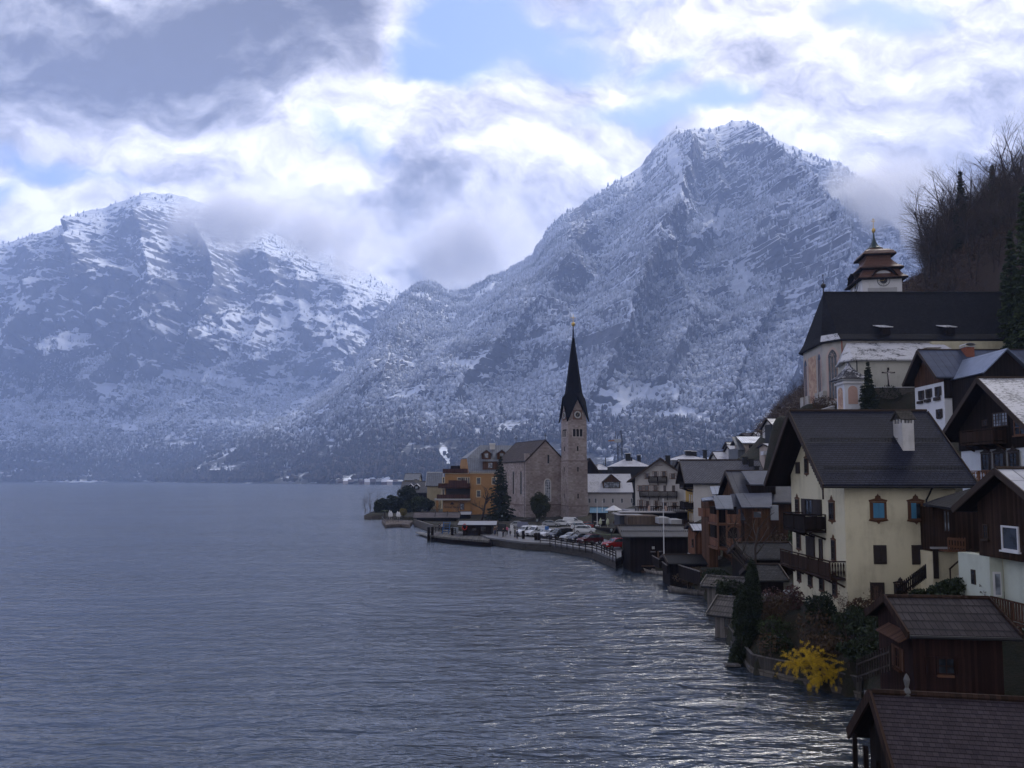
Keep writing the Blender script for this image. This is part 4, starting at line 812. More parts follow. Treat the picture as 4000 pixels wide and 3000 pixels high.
A1, B1 = wl[3], wl[2]; dd = math.dist(A1, B1)
gothic(ch, A1, B1, dd - 1.5, 1.2, 25.2, 33.2, PINK, 2, False); gothic(ch, A1, B1, dd - 8.2, 1.3, 25.2, 33.2, PINK, 2, False)
m = MB(); m.cage([wall_pt(A1, B1, u, z, 0) for u, z in ((dd - 6.7, 25.2), (dd - 3.1, 25.2), (dd - 3.1, 33.2), (dd - 6.7, 33.2))], [wall_pt(A1, B1, u, z, .05) for u, z in ((dd - 6.7, 25.2), (dd - 3.1, 25.2), (dd - 3.1, 33.2), (dd - 6.7, 33.2))])
fr_, tf, bf, of = newmat('faded_fresco'); pos = tf.node('ShaderNodeTexCoord').outputs['Object']; tf.set(bf.inputs['Base Color'], tf.mix(tf.map(tf.noise(pos, .8, 5, .7, 1.), .4, .6), (.52, .38, .27, 1), (.36, .22, .17, 1))); bf.inputs['Roughness'].default_value = .9
m.build('fresco', fr_, ch, world=True)
for tt_ in (.15, 2.3, 6.95, 9.6): 
    m = MB(); p = wall_pt(A1, B1, dd - tt_, 22, 0); q = wall_pt(A1, B1, dd - tt_, 22, .75); m.bar(p + Vector((0, 0, 0)), p + Vector((0, 0, 4.6)), .8, 1.4, (0, 1, 0)); m.build('buttress', CHW, ch, world=True)
m = MB(); m.tube([wall_pt(wl[2], wl[1], dl, EZ - .2, .15), wall_pt(wl[2], wl[1], dl, 25, .15)], .1, 6); m.build('downpipe', plain((.28, .10, .07), name='copper_pipe'), ch, world=True)
# side chapel with snow-dusted lean-to roof
cp = [(61.5, 112.7), (52.9, 112.7), (51.9, 114.2), (53.3, 120)]; m = MB(); cpw = cp + [(61.5, 120)]; m.cage([(x, y, 21) for x, y in cpw], [(x, y, 30.3) for x, y in cpw]); m.build('chapel_wall', plaster((.48, .47, .42), .45), ch, world=True)
ce = [(70, 112.0, 30.3), (52.2, 112.0, 30.3), (51.0, 114.0, 30.3), (52.6, 119.2, 30.3)]; ct = [(70, 119.4, 34.2), (54.6, 119.4, 34.2)]
m = MB(); m.add(ce + ct, [(0, 1, 5, 4), (1, 2, 5), (2, 3, 5)]); m.add([(x, y, z - .15) for x, y, z in ce], [(0, 1, 2, 3)])
for i in range(3): m.bar(Vector(ce[i]) - Vector((0, 0, .08)), Vector(ce[i + 1]) - Vector((0, 0, .08)), .12, .22)
m.build('chapel_roof', CROOFS, ch, world=True)
m = MB(); m.box(68, 86, 118.6, 119.5, 29, 34.3); m.build('aisle_wall', plaster((.50, .46, .33), .4), ch, world=True)
m = MB(); m.tube([(52.7, 112.1, 30.2), (52.9, 112.5, 29.8), (52.95, 112.6, 25)], .08, 6); m.build('downpipe', BLK, ch, world=True)
# tower
tw = Matrix.LocRotScale(Vector((69.6, 139.4, 0)), Matrix.Rotation(R(-8), 3, 'Z'), None)
TW = plaster((.58, .58, .60), .35); TG = plaster((.36, .36, .37), .3); COPR = shingle((.085, .038, .024), (.16, .075, .048), .28, .22, .5, .5, name='rusty_shingles')
def tm(mb): mb.v = [tuple(tw @ Vector(v)) for v in mb.v]; return mb
s_ = 3.5; m = MB(); m.box(-s_, s_, -s_, s_, 25, 49.6); tm(m).build('tower_wall', TW, ch, world=True)
prof = [(4.3, 49.45), (4.35, 49.6), (3.75, 50.1), (3.35, 50.8), (3.15, 51.35), (3.8, 51.5), (3.85, 51.65), (3.1, 52.2), (2.5, 53.0), (2.15, 53.6), (2.15, 54.0), (2.35, 54.25), (2.9, 54.4), (2.93, 54.55), (2.5, 55.15), (1.9, 55.55), (1.2, 55.8), (1.15, 56.05)]
m = MB(); m.lathe(prof, seg=4, sq=True); tr = tm(m).build('tower_roof', COPR, ch, world=True)
m = MB(); m.lathe([(1.4, 56.0), (1.42, 56.15), (1.0, 56.45), (.65, 56.95), (.38, 57.6), (.2, 58.3), (.1, 59.3)], seg=8); tm(m).build('lantern_roof', plain((.03, .05, .05), .4, name='green_copper'), tr, world=True)
for z_, r_ in ((49.42, 4.36), (51.42, 3.86), (54.33, 2.94)):
    m = MB(); m.lathe([(r_, z_ - .12), (r_ + .02, z_ + .1)], seg=4, sq=True); tm(m).build('eave_edge', DARKW, tr, world=True)
GOLD = plain((.55, .38, .12), .3, .8, name='gilding')
m = MB(); m.lathe([(.06, 59.2), (.3, 59.55), (.36, 59.8), (.3, 60.05), (.05, 60.3), (.04, 62.2)], seg=10); m.bar((-.35, 0, 61.6), (.35, 0, 61.6), .1); m.bar((-.22, 0, 61.95), (.22, 0, 61.95), .08); tm(m).build('finial_cross', GOLD, tr, world=True)
def clock(par, M_, r, face, ring, hands, dark=True):
    """clock in the xz plane of M_, facing -y"""
    def T_(m): m.v = [tuple(M_ @ Vector(v)) for v in m.v]; return m
    def disc(r0, y0, y1, n=28): m = MB(); a = [(r0 * math.cos(2 * math.pi * i / n), y0, r0 * math.sin(2 * math.pi * i / n)) for i in range(n)]; return m.cage(a, [(x, y1, z) for x, y, z in a])
    c = T_(disc(r, 0, -.08)).build('clock', ring, par, world=True); T_(disc(r * .92, -.08, -.1)).build('dial', face, c, world=True)
    if dark: T_(disc(r * .58, -.1, -.12)).build('dial_centre', ring, c, world=True)
    m = MB()
    for i in range(12): a = i * math.pi / 6; m.bar((r * .66 * math.sin(a), -.12, r * .66 * math.cos(a)), (r * .88 * math.sin(a), -.12, r * .88 * math.cos(a)), r * .07, .02)
    T_(m).build('hour_mark', ring, c, world=True); m = MB()
    for a, l_, w_ in hands: m.bar((-.15 * r * math.sin(a), -.15, -.15 * r * math.cos(a)), (l_ * r * math.sin(a), -.15, l_ * r * math.cos(a)), r * w_, .02)
    T_(m).build('hand', GOLD, c, world=True); return c
def tframe(x, y, z, ang): return tw @ Matrix.Translation((x, y, z)) @ Matrix.Rotation(ang, 4, 'Z')
for Mf in (tframe(.25, -s_ - .08, 49.05, 0), tframe(-s_ - .08, -.25, 49.05, R(-90))):
    def T_(m): m.v = [tuple(Mf @ Vector(v)) for v in m.v]; return m
    n = 18; a = [(1.75 * math.cos(math.pi * i / n), 0, .35 + 1.55 * math.sin(math.pi * i / n)) for i in range(n + 1)] + [(-1.75, 0, -1.4), (1.75, 0, -1.4)]
    m = MB(); m.cage(a, [(x, 1.6, z) for x, y, z in a]); T_(m).build('clock_gable', TW, ch, world=True)
    a = [(x, z) for x, z in [(-4.1, .5), (-3.2, .55), (-2.3, .55), (-1.95, .9), (-1.6, 1.45), (-1.0, 1.95), (0, 2.2), (1.0, 1.95), (1.6, 1.45), (1.95, .9), (2.3, .55), (3.2, .55), (4.1, .5)]][2:-2]; m = MB()
    for i in range(len(a) - 1): m.cage([(a[i][0], -.95, a[i][1] + .0), (a[i + 1][0], -.95, a[i + 1][1]), (a[i + 1][0], -.95, a[i + 1][1] + .16), (a[i][0], -.95, a[i][1] + .16)], [(a[i][0], 1.7, a[i][1] + .1), (a[i + 1][0], 1.7, a[i + 1][1] + .1), (a[i + 1][0], 1.7, a[i + 1][1] + .28), (a[i][0], 1.7, a[i][1] + .28)])
    T_(m).build('arched_hood', DARKW, ch, world=True)
    clock(ch, Mf @ Matrix.Translation((0, 0, 0)), 1.15, plain((.45, .45, .45), .6, name='dial_white'), plain((.03, .032, .04), .6, name='dial_black'), [(R(35), .5, .09), (R(-100), .8, .06)])
m = MB()
for q in ((-2.4, -.9), (.9 + .5, 2.7)): pass
m.box(-2.55, 2.6, -s_ - .05, -s_, 45, 47.7); tm(m).build('grey_panel', TG, ch, world=True)
# ------------------------------------------------------------------ little chapel, crucifix, terrace walls
pv = thing('shrine', 'small white shrine pavilion with curved pyramid roof and painted niches beside the church', 'shrine', (48, 105.2, 21)); a0 = W(3301, 1600, 104); b0 = W(3363, 1600, 104)
m = MB(); m.box(a0.x, b0.x + .2, 104, 106.5, 19, 26.2); m.build('wall', plaster((.62, .63, .68), .25), pv, world=True)
m = MB(); m.box(a0.x - .25, b0.x + .45, 103.75, 106.75, 25.5, 25.75); m.box(a0.x - .4, b0.x + .6, 103.6, 106.9, 26.0, 26.2); m.build('cornice', WHT, pv, world=True)
cx_ = (a0.x + b0.x) / 2 + .1; m = MB(); m.lathe([(1.95, 0), (1.98, .1), (1.4, .55), (.85, 1.15), (.35, 1.9), (.05, 2.7)], (cx_, 105.25, 26.15), 4, True); m.build('roof', shingle((.05, .05, .06), snow=.35), pv, world=True)
def arch(u, z0, z1, w_): return [(u - w_ / 2, z0), (u + w_ / 2, z0)] + [(u + w_ / 2 * math.cos(t), z1 - w_ / 2 + w_ / 2 * math.sin(t)) for t in [math.pi * i / 8 for i in range(9)]]
pa = arch((a0.x + b0.x) / 2 + .05, 22.6, 25.2, 1.35); m = MB(); m.cage([(x, 104, z) for x, z in pa], [(x, 103.95, z) for x, z in pa]); m.build('niche', plain((.50, .33, .28), .9, name='pink_plaster'), pv, world=True)
pa = arch(105.3, 20, 25.1, 1.5); m = MB(); m.cage([(a0.x, y, z) for y, z in pa], [(a0.x - .05, y, z) for y, z in pa]); m.build('niche', fr_, pv, world=True)
cr_ = thing('crucifix', 'large wooden crucifix with pale figure on the churchyard terrace', 'crucifix', (56.4, 110, 25.6)); m = MB(); m.bar((0, 0, 0), (0, 0, 3.1), .22, .2, (0, 1, 0)); m.bar((-.95, -.02, 2.35), (.95, -.02, 2.35), .2, .2); m.build('cross', DARKW, cr_)
m = MB(); FL = plain((.42, .38, .36), .6, name='painted_figure')
m.tube([(0, -.2, 2.38), (0, -.2, 2.3), (0, -.2, 2.2), (.02, -.22, 1.95), (0, -.22, 1.65), (0, -.24, 1.5), (.0, -.26, 1.1), (.02, -.2, .62), (0, -.2, .5)], [.05, .06, .14, .15, .11, .13, .1, .06, .04], 8); m.lathe([(.02, -.13), (.09, -.06), (.1, .02), (.07, .1), (.01, .14)], (0, -.24, 2.52), 8)
for sg in (-1, 1): m.tube([(sg * .08, -.18, 2.25), (sg * .42, -.16, 2.36), (sg * .8, -.14, 2.42)], [.06, .045, .03], 6)
m.build('figure', FL, cr_)
ST = stone((.10, .095, .085), (.17, .155, .14), .7, .35, (.06, .055, .05), .03); STD = stone((.045, .042, .04), (.08, .073, .068), .7, .35, (.03, .028, .026), .03); STG = stone((.24, .23, .22), (.32, .30, .28), .8, .4, (.15, .14, .13), .03)
def wallseg(name, label, pts, z0, z1, th, mat, coping=None, cat='wall', **k):
    t_ = thing(name, label, cat, (pts[0][0], pts[0][1], z0), **k); m = MB(); m2 = MB()
    for i in range(len(pts) - 1):
        a, b_ = Vector((*pts[i], 0)), Vector((*pts[i + 1], 0)); n = Vector(((b_ - a).y, -(b_ - a).x, 0)).normalized() * th / 2; za = z1[i] if hasattr(z1, '__len__') else z1; zb = z1[i + 1] if hasattr(z1, '__len__') else z1
        m.cage([(a - n) + Vector((0, 0, z0)), (a + n) + Vector((0, 0, z0)), (a + n) + Vector((0, 0, za)), (a - n) + Vector((0, 0, za))], [(b_ - n) + Vector((0, 0, z0)), (b_ + n) + Vector((0, 0, z0)), (b_ + n) + Vector((0, 0, zb)), (b_ - n) + Vector((0, 0, zb))])
        m2.bar(a + Vector((0, 0, za + .06)), b_ + Vector((0, 0, zb + .06)), th * 1.5, .1)
    m.build('masonry', mat, t_, world=True)
    if coping: m2.build('coping', coping, t_, world=True)
    return t_
wallseg('retaining_wall', 'ivy-grown stone terrace wall under the crucifix', [(53.6, 109), (60.5, 109)], 16, 25.5, .8, ST, WHT); wallseg('retaining_wall', 'pale sloping terrace wall between the white shrine and the spruce', [(49.5, 107.3), (52.4, 106.4)], 16, (24.2, 22.2), .7, STG, None)
wallseg('churchyard_wall', 'low pale parapet below the church apse', [(41.9, 112), (45.5, 109.5), (47, 107.5)], 15, (21.4, 22.1, 22.6), .4, plaster((.30, .29, .28), .8), WHT)
# ------------------------------------------------------------------ timber house with galleries, mid distance
PW = boards((.085, .045, .027), .16); DOT = seam((.07, .075, .10), 99, .22, .4, .1, True, name='dotted_slate'); DOT2 = seam((.11, .12, .16), 99, .22, .6, .1, True, name='dotted_slate')
h = House('house', 'brown timber house with stacked arched galleries and several small slate roofs, above the lakeside garden', 'house', xy=(25.1, 81.2), L=9.5, D=7.6, z0=2.6, ze=9.9, zr=12.75, ov=.75, og=.6, t=.2)
h.walls(PW, below=2); h.roof(DOT, og2=.3)
def lp(px, py, Y): return h.Mi @ W(px, py, Y)
m = MB(); m.slab([lp(2895, 1840, 84.4), lp(3030, 1838, 84.4), lp(3030, 1892, 81.), lp(2930, 1892, 81.)], .15); m.build('dormer_roof', DOT2, h.e)
m = MB(); a = lp(2932, 1892, 81.2); b_ = lp(3030, 1930, 81.2); m.box(a.x, b_.x, -.05, 3, b_.z, a.z - .05); m.build('dormer', DARKW, h.e)
m = MB(); m.slab([lp(2873, 1928, 80.6), lp(3014, 1924, 80.6), lp(3016, 1981, 77.4), lp(2897, 1981, 77.4)], .12); m.build('lower_roof', DOT2, h.e)
m = MB(); m.slab([lp(2835, 1870, 83), lp(2873, 1928, 80.7), lp(2912, 2030, 77.6), lp(2872, 2030, 77.6), lp(2852, 1930, 80.8)][1:], .12); m.build('lower_roof', DOT, h.e)
m = MB(); a = lp(2906, 1982, 77.9); b_ = lp(3015, 2032, 77.9); m.box(a.x, b_.x, a.y, a.y + 5, b_.z - 5.5, a.z - .02); m.build('wing_wall', PW, h.e)
a = lp(2940, 1996, 77.9); b_ = lp(2975, 2024, 77.9); m = MB(); m.box(a.x, b_.x, a.y - .06, a.y - .001, b_.z, a.z); q_ = m.build('window', TRIMB, h.e); m = MB(); m.box(a.x + .08, b_.x - .08, a.y - .09, a.y - .06, b_.z + .08, a.z - .08); m.build('pane', GLASSL, q_)
a = lp(3012, 1985, 77.6); b_ = lp(3042, 2032, 77.6); m = MB(); m.box(a.x, b_.x, a.y, a.y + .7, b_.z, a.z + .3); m.build('metal_box', plain((.33, .35, .38), .5, .3), h.e)
# gallery stack
gl = thing('gallery', 'two-storey carved wooden gallery with arched opening on stilts, beside the brown shed', 'gallery', (21.5, 76, 1.5)); g0, g1 = W(2806, 2100, 75.6), W(2895, 2100, 75.6); za = W(2850, 2044, 75.6).z; zb = W(2850, 2138, 75.6).z; zt = W(2850, 1990, 75.6).z
m = MB(); m.slab([W(2787, 1935, 78.3), W(2856, 1935, 78.3), W(2866, 1987, 75.2), W(2797, 1987, 75.2)], .12); m.build('roof', seam((.09, .11, .16), 99, .22, .45, .1, True, name='blue_slate'), gl, world=True)
m = MB()
for x_ in (g0.x, g0.x + .9, g1.x - .1): m.bar((x_, 75.7, zb - .2), (x_, 75.7, zt), .16, .16, (1, 0, 0))
for z_ in (za - .05, zb - .1): m.box(g0.x - .15, g1.x + .05, 75.6, 79, z_ - .18, z_)
m.build('frame', TRIMB, gl, world=True); m = MB(); GL_ = boards((.17, .085, .055), .16, name='reddish_boards')
for z_ in (za, zb):
    for i in range(9): x_ = g0.x + .95 + i * (g1.x - g0.x - 1.1) / 8; m.box(x_ - .085, x_ + .085, 75.58, 75.63, z_, z_ + .8)
    m.box(g0.x + .9, g1.x, 75.55, 75.66, z_ + .8, z_ + .9)
    for y_ in range(8): m.box(g0.x - .02, g0.x + .03, 75.8 + .4 * y_, 76.1 + .4 * y_, z_, z_ + .85)
m.build('railing', GL_, gl, world=True)
pa = [(g0.x + 1. + (g1.x - g0.x - 1.15) * (1 - math.cos(math.pi * i / 10)) / 2, za - .3 - .5 * (1 - math.sin(math.pi * i / 10))) for i in range(11)]; m = MB()
for i in range(10): m.bar((pa[i][0], 75.6, pa[i][1]), (pa[i + 1][0], 75.6, pa[i + 1][1]), .1, .16)
m.build('arch', TRIMB, gl, world=True); m = MB(); m.box(g0.x + .2, g1.x + .2, 77.6, 79.4, zb - .1, zt + .2); m.build('back_wall', DARKW, gl, world=True)
m = MB(); m.bar(W(2820, 2145, 75.6), W(2905, 2220, 77), .14); m.bar(W(2890, 2150, 75.6), W(2870, 2180, 76), .12); m.bar(W(2884, 2140, 76), W(2880, 2240, 76), .22, .22, (1, 0, 0)); m.build('brace', TRIMB, gl, world=True)
m = MB(); m.bar(W(2894, 2140, 77), W(2894, 2245, 77), .35, .3, (1, 0, 0)); m.bar(W(2905, 2140, 77), W(2906, 2250, 77), .25, .3, (1, 0, 0)); m.build('white_post', WHT, gl, world=True)
# left porch of the same group: small roofs and a bay balcony
pb = thing('porch', 'small timber bay with balcony and two little roofs left of the carved gallery', 'porch', (20.5, 84, 2)); m = MB(); m.slab([W(2738, 1946, 82), W(2788, 1937, 84), W(2786, 1952, 81.5), W(2745, 1956, 80.5)], .12); m.slab([W(2772, 1900, 86), W(2812, 1898, 86), W(2805, 1930, 83), W(2782, 1931, 83)], .1); m.build('roof', seam((.14, .16, .21), .5, 4), pb, world=True)
m = MB(); p = W(2765, 1958, 83); q = W(2800, 2015, 83); m.box(p.x, q.x, 82.8, 86, q.z - 6, p.z); m.build('wall', PW, pb, world=True); m = MB(); p = W(2745, 1986, 81.6); q = W(2793, 2014, 81.6); m.box(p.x, q.x, 81.6, 81.68, q.z, p.z); m.box(p.x, q.x, 81.6, 83.6, q.z - .12, q.z); m.box(p.x, p.x + .06, 81.6, 83.6, q.z, p.z); m.build('balcony', GL_, pb, world=True)
# brown shed with metal roof
h = House('shed', 'reddish-brown board shed with light sheet-metal roof on a white footing', 'shed', Y=88, cl=2716, cr=2812, ye=2090, yl=2072, yr=2044, D=3.6, z0=3.0, ov=.35, og=.35, t=.1)
h.walls(boards((.15, .07, .04), .14), below=0); h.roof(seam((.20, .22, .28), .55, 9, .4, .3)); m = MB(); m.box(-.1, h.L + .1, -.1, h.D, -2, -.0); m.build('plinth', plaster((.40, .40, .41), .7), h.e); h.win('L', .8, 1.0, 1.5, 1.9)
m = MB(); m.tube([(.3, -.5, h.lo), (.0, -.15, h.lo - .6), (.0, -.15, -2)], .06, 5); m.build('downpipe', BLK, h.e)
# big dark boathouse
h = House('boathouse', 'large black timber boathouse with ribbed dark sheet roof on the shore', 'boathouse', Y=97, cl=2462, cr=2686, ye=2110, yl=2096, yr=2052, D=6.6, z0=.5, ov=.6, og=1.2, t=.14)
h.walls(DARKW, below=2); h.roof(seam((.045, .045, .055), .93, 2.4, .5, .2), og2=.5)
m = MB()
for r_ in range(2):
    for i in range(34): x_ = -1. + i * .27; y_ = h.D / 2 - .25 - r_ * 1.9; m.box(x_, x_ + .1, y_ - .1, y_, h.rz_(0, y_) + .1, h.rz_(0, y_) + .3)
m.build('snow_guard', BLK, h.e)
m = MB(); h.fbox(m, 'F', 1.4, 3.6, .2, .35, 0, .2); h.fbox(m, 'F', 1.4, 3.6, -.5, -.35, 0, .3); h.fbox(m, 'F', 3.5, 3.7, -1, 2.2, 0, .1); m.build('ledge', boards((.12, .08, .06), .2, True), h.e)
for q in ((2538, 2151, 2563, 2159), (2571, 2150, 2590, 2158)): h.wpx('F', *q, glass=GLASSL, sill=False, cross=(0, 0))
m = MB(); u, z = h.pix('F', 2551, 2139); h.fbox(m, 'F', u - .15, u + .2, z - .2, z + .15, 0, .05); m.build('notice', plain((.4, .42, .42), .7), h.e)
# weathered little boathouses
for (cl, cr, Y, ye, yr, D, yaw, lab, z0) in ((2762, 2880, 66, 2288, 2250, 3.2, -30, 'small grey boathouse with weathered shingle roof at the water, nearer the dark fences', .2), (2790, 2905, 57.5, 2400, 2330, 3.4, -38, 'small grey boathouse half hidden behind the tall cypress', .2)):
    h = House('boathouse', lab, 'boathouse', Y=Y, cl=cl, cr=cr, ye=2300, yl=ye, yr=yr, D=D, yaw=yaw, z0=z0, ov=.45, og=.4, t=.1)
    h.walls(GREYW, below=1.5); h.roof(shingle((.07, .065, .064), (.13, .12, .115), .22, .75, off=.3, name='grey_plank_roof'), edge=GREYW); h.win('F', .7, .6, 1.2, 1.6, fr=GREYW, cross=(0, 0))
h = House('boathouse', 'low black shingle-roofed boathouse between the flagpole and the brown shed', 'boathouse', Y=84, cl=2618, cr=2765, ye=2210, yl=2200, yr=2167, D=4.2, z0=.4, ov=.4, og=.3, t=.12); h.walls(DARKW); h.roof(shingle((.022, .022, .024), (.03, .03, .033), .3, .25))
h = House('outbuilding', 'dark shingled outbuilding in shade behind the bare tree, upper of two', 'outbuilding', Y=66, cl=2925, cr=3110, ye=2200, yl=2182, yr=2120, D=5, z0=2.5, ov=.4, og=.3, t=.14); h.walls(DARKW); h.roof(shingle((.022, .022, .026), (.05, .05, .055), .32, .25))
h = House('outbuilding', 'dark shingled outbuilding in shade behind the bare tree, lower of two', 'outbuilding', Y=60, cl=2970, cr=3060, ye=2270, yl=2266, yr=2205, D=4, z0=2, ov=.3, og=.3, t=.12); h.walls(DARKW); h.roof(shingle((.022, .022, .026), (.06, .06, .065), .32, .25))
h.win('F', .3, .2, .8, .9, fr=WHT)
# ------------------------------------------------------------------ fish-scale slate building and hotel
FISH = shingle((.10, .10, .12), (.15, .15, .175), .42, .30, mort=.05, name='scale_slates'); WP = plaster((.55, .53, .52), .25); PKW = plaster((.50, .47, .47), .25); SNR = shingle((.34, .34, .37), (.52, .52, .55), .4, .3, snow=.95); GRS = seam((.17, .18, .20), .6, 3, .4, .3); WRM = plaster((.44, .37, .32), .3)
h = House('house', 'long building with fish-scale slate roof and white side wall, ochre balconies on its lake end', 'house', Y=118, cl=2710, cr=2985, ye=1960, yl=1886, yr=1799, D=11, z0=2., ov=.7, og=1.4, yaw=-6); h.walls(WP); h.roof(FISH, og2=.6)
m = MB(); m.box(-.02, .03, 1, 10, 0, h.h - .3); m.build('side_wall', plaster((.42, .27, .07), .3, name='ochre_plaster'), h.e)
for z_ in (2.4, 5.4, 8.6): h.balcony('L', .3, 6, z_, 1.5, 1.0, BROWN if z_ < 5 else DARKW)
for q in ((1.5, 2.5, 2.4, 4.5), (4, 2.5, 5, 4.5), (1.5, 5.5, 2.4, 7.5), (4, 5.5, 5, 7.5)): h.win('L', *q[:2], q[2], q[3], fr=WHT, cross=(1, 1), sill=False)
for x_, y_ in ((9, 4.6), (9.8, 4.0), (10.2, 2.0)): h.chimney(x_, y_, .8, .6, h.rz_(0, y_) + 1.2, BLK, cap='slab')
m = MB(); m.box(h.L - .2, h.L + 2.5, 1.5, 9, 0, h.h + 1.2); m.build('annex_wall', plaster((.4, .38, .37), .4), h.e)
h = House('hotel', 'pale gabled hotel with three tiers of dark wooden balconies facing the car park', 'hotel', Y=136, cl=2482, cr=2684, ye=1960, yl=1880, yr=1789, D=14, z0=2., ov=1.3, og=1.5, yaw=-14, axis='y'); h.walls(WP); h.roof(FISH, og2=.3)
for q in ((2521, 1849, 2533, 1869), (2554, 1841, 2567, 1862), (2587, 1841, 2600, 1862), (2621, 1849, 2636, 1869), (2494, 1896, 2509, 1917), (2518, 1895, 2534, 1917), (2553, 1895, 2568, 1917)): h.wpx('F', *q, fr=TRIMB, sh='swung', cross=(1, 0))
for q in ((2591, 1896, 2602, 1918), (2625, 1896, 2637, 1919)): h.wpx('F', *q, fr=TRIMB, cross=(1, 0))
for q in ((2497, 1953, 2511, 1984), (2524, 1956, 2535, 1984), (2558, 1955, 2570, 1985), (2586, 1962, 2604, 1990), (2627, 1962, 2643, 1990)): h.wpx('F', *q, fr=TRIMB, sh='swung', cross=(1, 1))
def bal(f, x0, x1, yb, **k): u0, z = h.pix(f, x0, yb); u1, _ = h.pix(f, x1, yb); return h.balcony(f, min(u0, u1), max(u0, u1), z, **k)
bal('F', 2535, 2606, 1882, dep=1.2, rh=1.0, style='slats'); bal('F', 2500, 2646, 1939, dep=1.3, rh=1.0, style='slats')
m = MB(); u0, z0_ = h.pix('F', 2558, 1806); u1, z1_ = h.pix('F', 2590, 1818); h.fbox(m, 'F', u0, u1, z1_, z0_ - .5, 0, .1); m.build('red_board', plain((.12, .02, .015), name='dark_red'), h.e)
h.chimney(h.L * .5 + 1, 9, .9, .9, h.hr + .9, BLK, cap='slab')
# terrace of the hotel restaurant
pv = thing('restaurant', 'low dark restaurant pavilion with flat terraced roofs and balustrade in front of the hotel', 'restaurant', (24, 130, 1.5))
def wb(m, x0, y0, x1, y1, Y, d, o=0): a, b_ = W(x0, y0, Y), W(x1, y1, Y); m.box(a.x, b_.x, Y + o, Y + d, b_.z, a.z); return m
wb(MB(), 2480, 2000, 2690, 2060, 126, 8).build('wall', DARKW, pv, world=True); m = wb(MB(), 2462, 1996, 2692, 2001, 125, 10); wb(m, 2415, 2011, 2512, 2014, 118, 8); wb(m, 2425, 2000, 2640, 2004, 121, 4); m.build('roof', plain((.28, .27, .28), .6, name='flat_roof'), pv, world=True)
m = MB()
for x0, x1 in ((2482, 2533), (2540, 2592), (2609, 2672)):
    wb(m, x0, 1977, x1, 1980, 124.5, .15)
    for i in range(9): c = x0 + (x1 - x0) * i / 8; wb(m, c - 1.8, 1980, c + 1.8, 1998, 124.6, .1)
m.build('balustrade', DARKW, pv, world=True); m = MB()
for x_ in (2536, 2602): wb(m, x_ - 4, 1976, x_ + 4, 1998, 124.4, .4)
m.build('pillar', plaster((.45, .33, .28), .3), pv, world=True)
wb(MB(), 2454, 2016, 2575, 2050, 115, 6).build('glazed_front', boards((.10, .075, .06), .6), pv, world=True)
m = wb(MB(), 2574, 2022, 2616, 2046, 112, 5); wb(m, 2622, 2030, 2664, 2047, 110, 4); m.build('white_box', plaster((.36, .36, .37), .4), pv, world=True); wb(MB(), 2420, 2014, 2456, 2058, 119, 6).build('dark_bay', plain((.035, .037, .045), .5, name='dark_panel'), pv, world=True)
# long white house with snowy roof and brown dormer
h = House('house', 'long pinkish-white house with snow-white roof and brown dormer, right of the stone tower', 'house', Y=200, cl=2262, cr=2470, ye=1960, yl=1922, yr=1850, D=12, z0=2, ov=.5, og=.3, yaw=-2); h.walls(PKW); h.roof(SNR, edge=TRIM)
x_ = (W(2390, 1900, 200).x - h.x); dormer(h, x_, 4.6, .8, h.h + 2.6, h.h - .25, PW, shingle((.05, .05, .055)), ng=2)
for q in (2298, 2322, 2355, 2389, 2425, 2463): h.wpx('F', q, 1946, q + 9, 1965, fr=WHT, sill=False, cross=(1, 0))
h = House('house', 'black steep-roofed house tucked behind the right side of the stone tower', 'house', Y=222, cl=2270, cr=2340, ye=1900, yl=1850, yr=1790, D=14, z0=2, ov=.5, og=.3, axis='y'); h.walls(DARKW); h.roof(shingle((.02, .02, .024))); h.chimney(h.L * .86, .8, .7, .9, h.h + 1.6, plaster((.4, .4, .4), .3), cap='slab', capmat=WHT)
def hip(name, lab, cat, Y, x0, x1, ye, yr, D, wm, rm, z0=2, rx=None, chim=()):
    a, b_ = W(x0, ye, Y), W(x1, ye, Y); e = thing(name, lab, cat, (a.x, Y, z0)); L = b_.x - a.x; he = a.z - z0; hr_ = W(x0, yr, Y + D / 2).z - z0; MB().box(.3, L - .3, .3, D - .3, -1, he).build('wall', wm, e); r = rx or (D * .45, L - D * .45)
    m = MB(); m.add([(0, 0, he), (L, 0, he), (L, D, he), (0, D, he), (r[0], D / 2, hr_), (r[1], D / 2, hr_)], [(0, 1, 5, 4), (1, 2, 5), (2, 3, 4, 5), (3, 0, 4), (3, 2, 1, 0)]); m.build('roof', rm, e)
    for cx_, top, w_ in chim:
        x_ = W(cx_, yr, Y + D * .35).x - a.x; t_ = W(cx_, top, Y + D * .35).z - z0; MB().box(x_ - w_ / 2, x_ + w_ / 2, D * .35, D * .35 + w_, he, t_).build('chimney', BLK, e); MB().box(x_ - w_ * .65, x_ + w_ * .65, D * .35 - .1, D * .35 + w_ * 1.15, t_, t_ + .2).build('chimney_cap', WHT if w_ > .9 else BLK, e)
    return e, L, he, hr_
e_, L_, he_, hr_ = hip('house', 'black-walled house with snowy hipped roof and two tall chimneys behind the long white house', 'house', 225, 2388, 2545, 1822, 1791, 12, plain((.02, .02, .024), name='black_wall'), SNR, chim=((2454, 1772, 1.4), (2467, 1789, .5), (2497, 1778, 1.)))
hip('house', 'low snow-roofed house with an aerial behind the stone tower', 'house', 240, 2300, 2392, 1835, 1813, 10, plain((.02, .02, .024), name='black_wall'), SNR, chim=((2365, 1790, .3),))
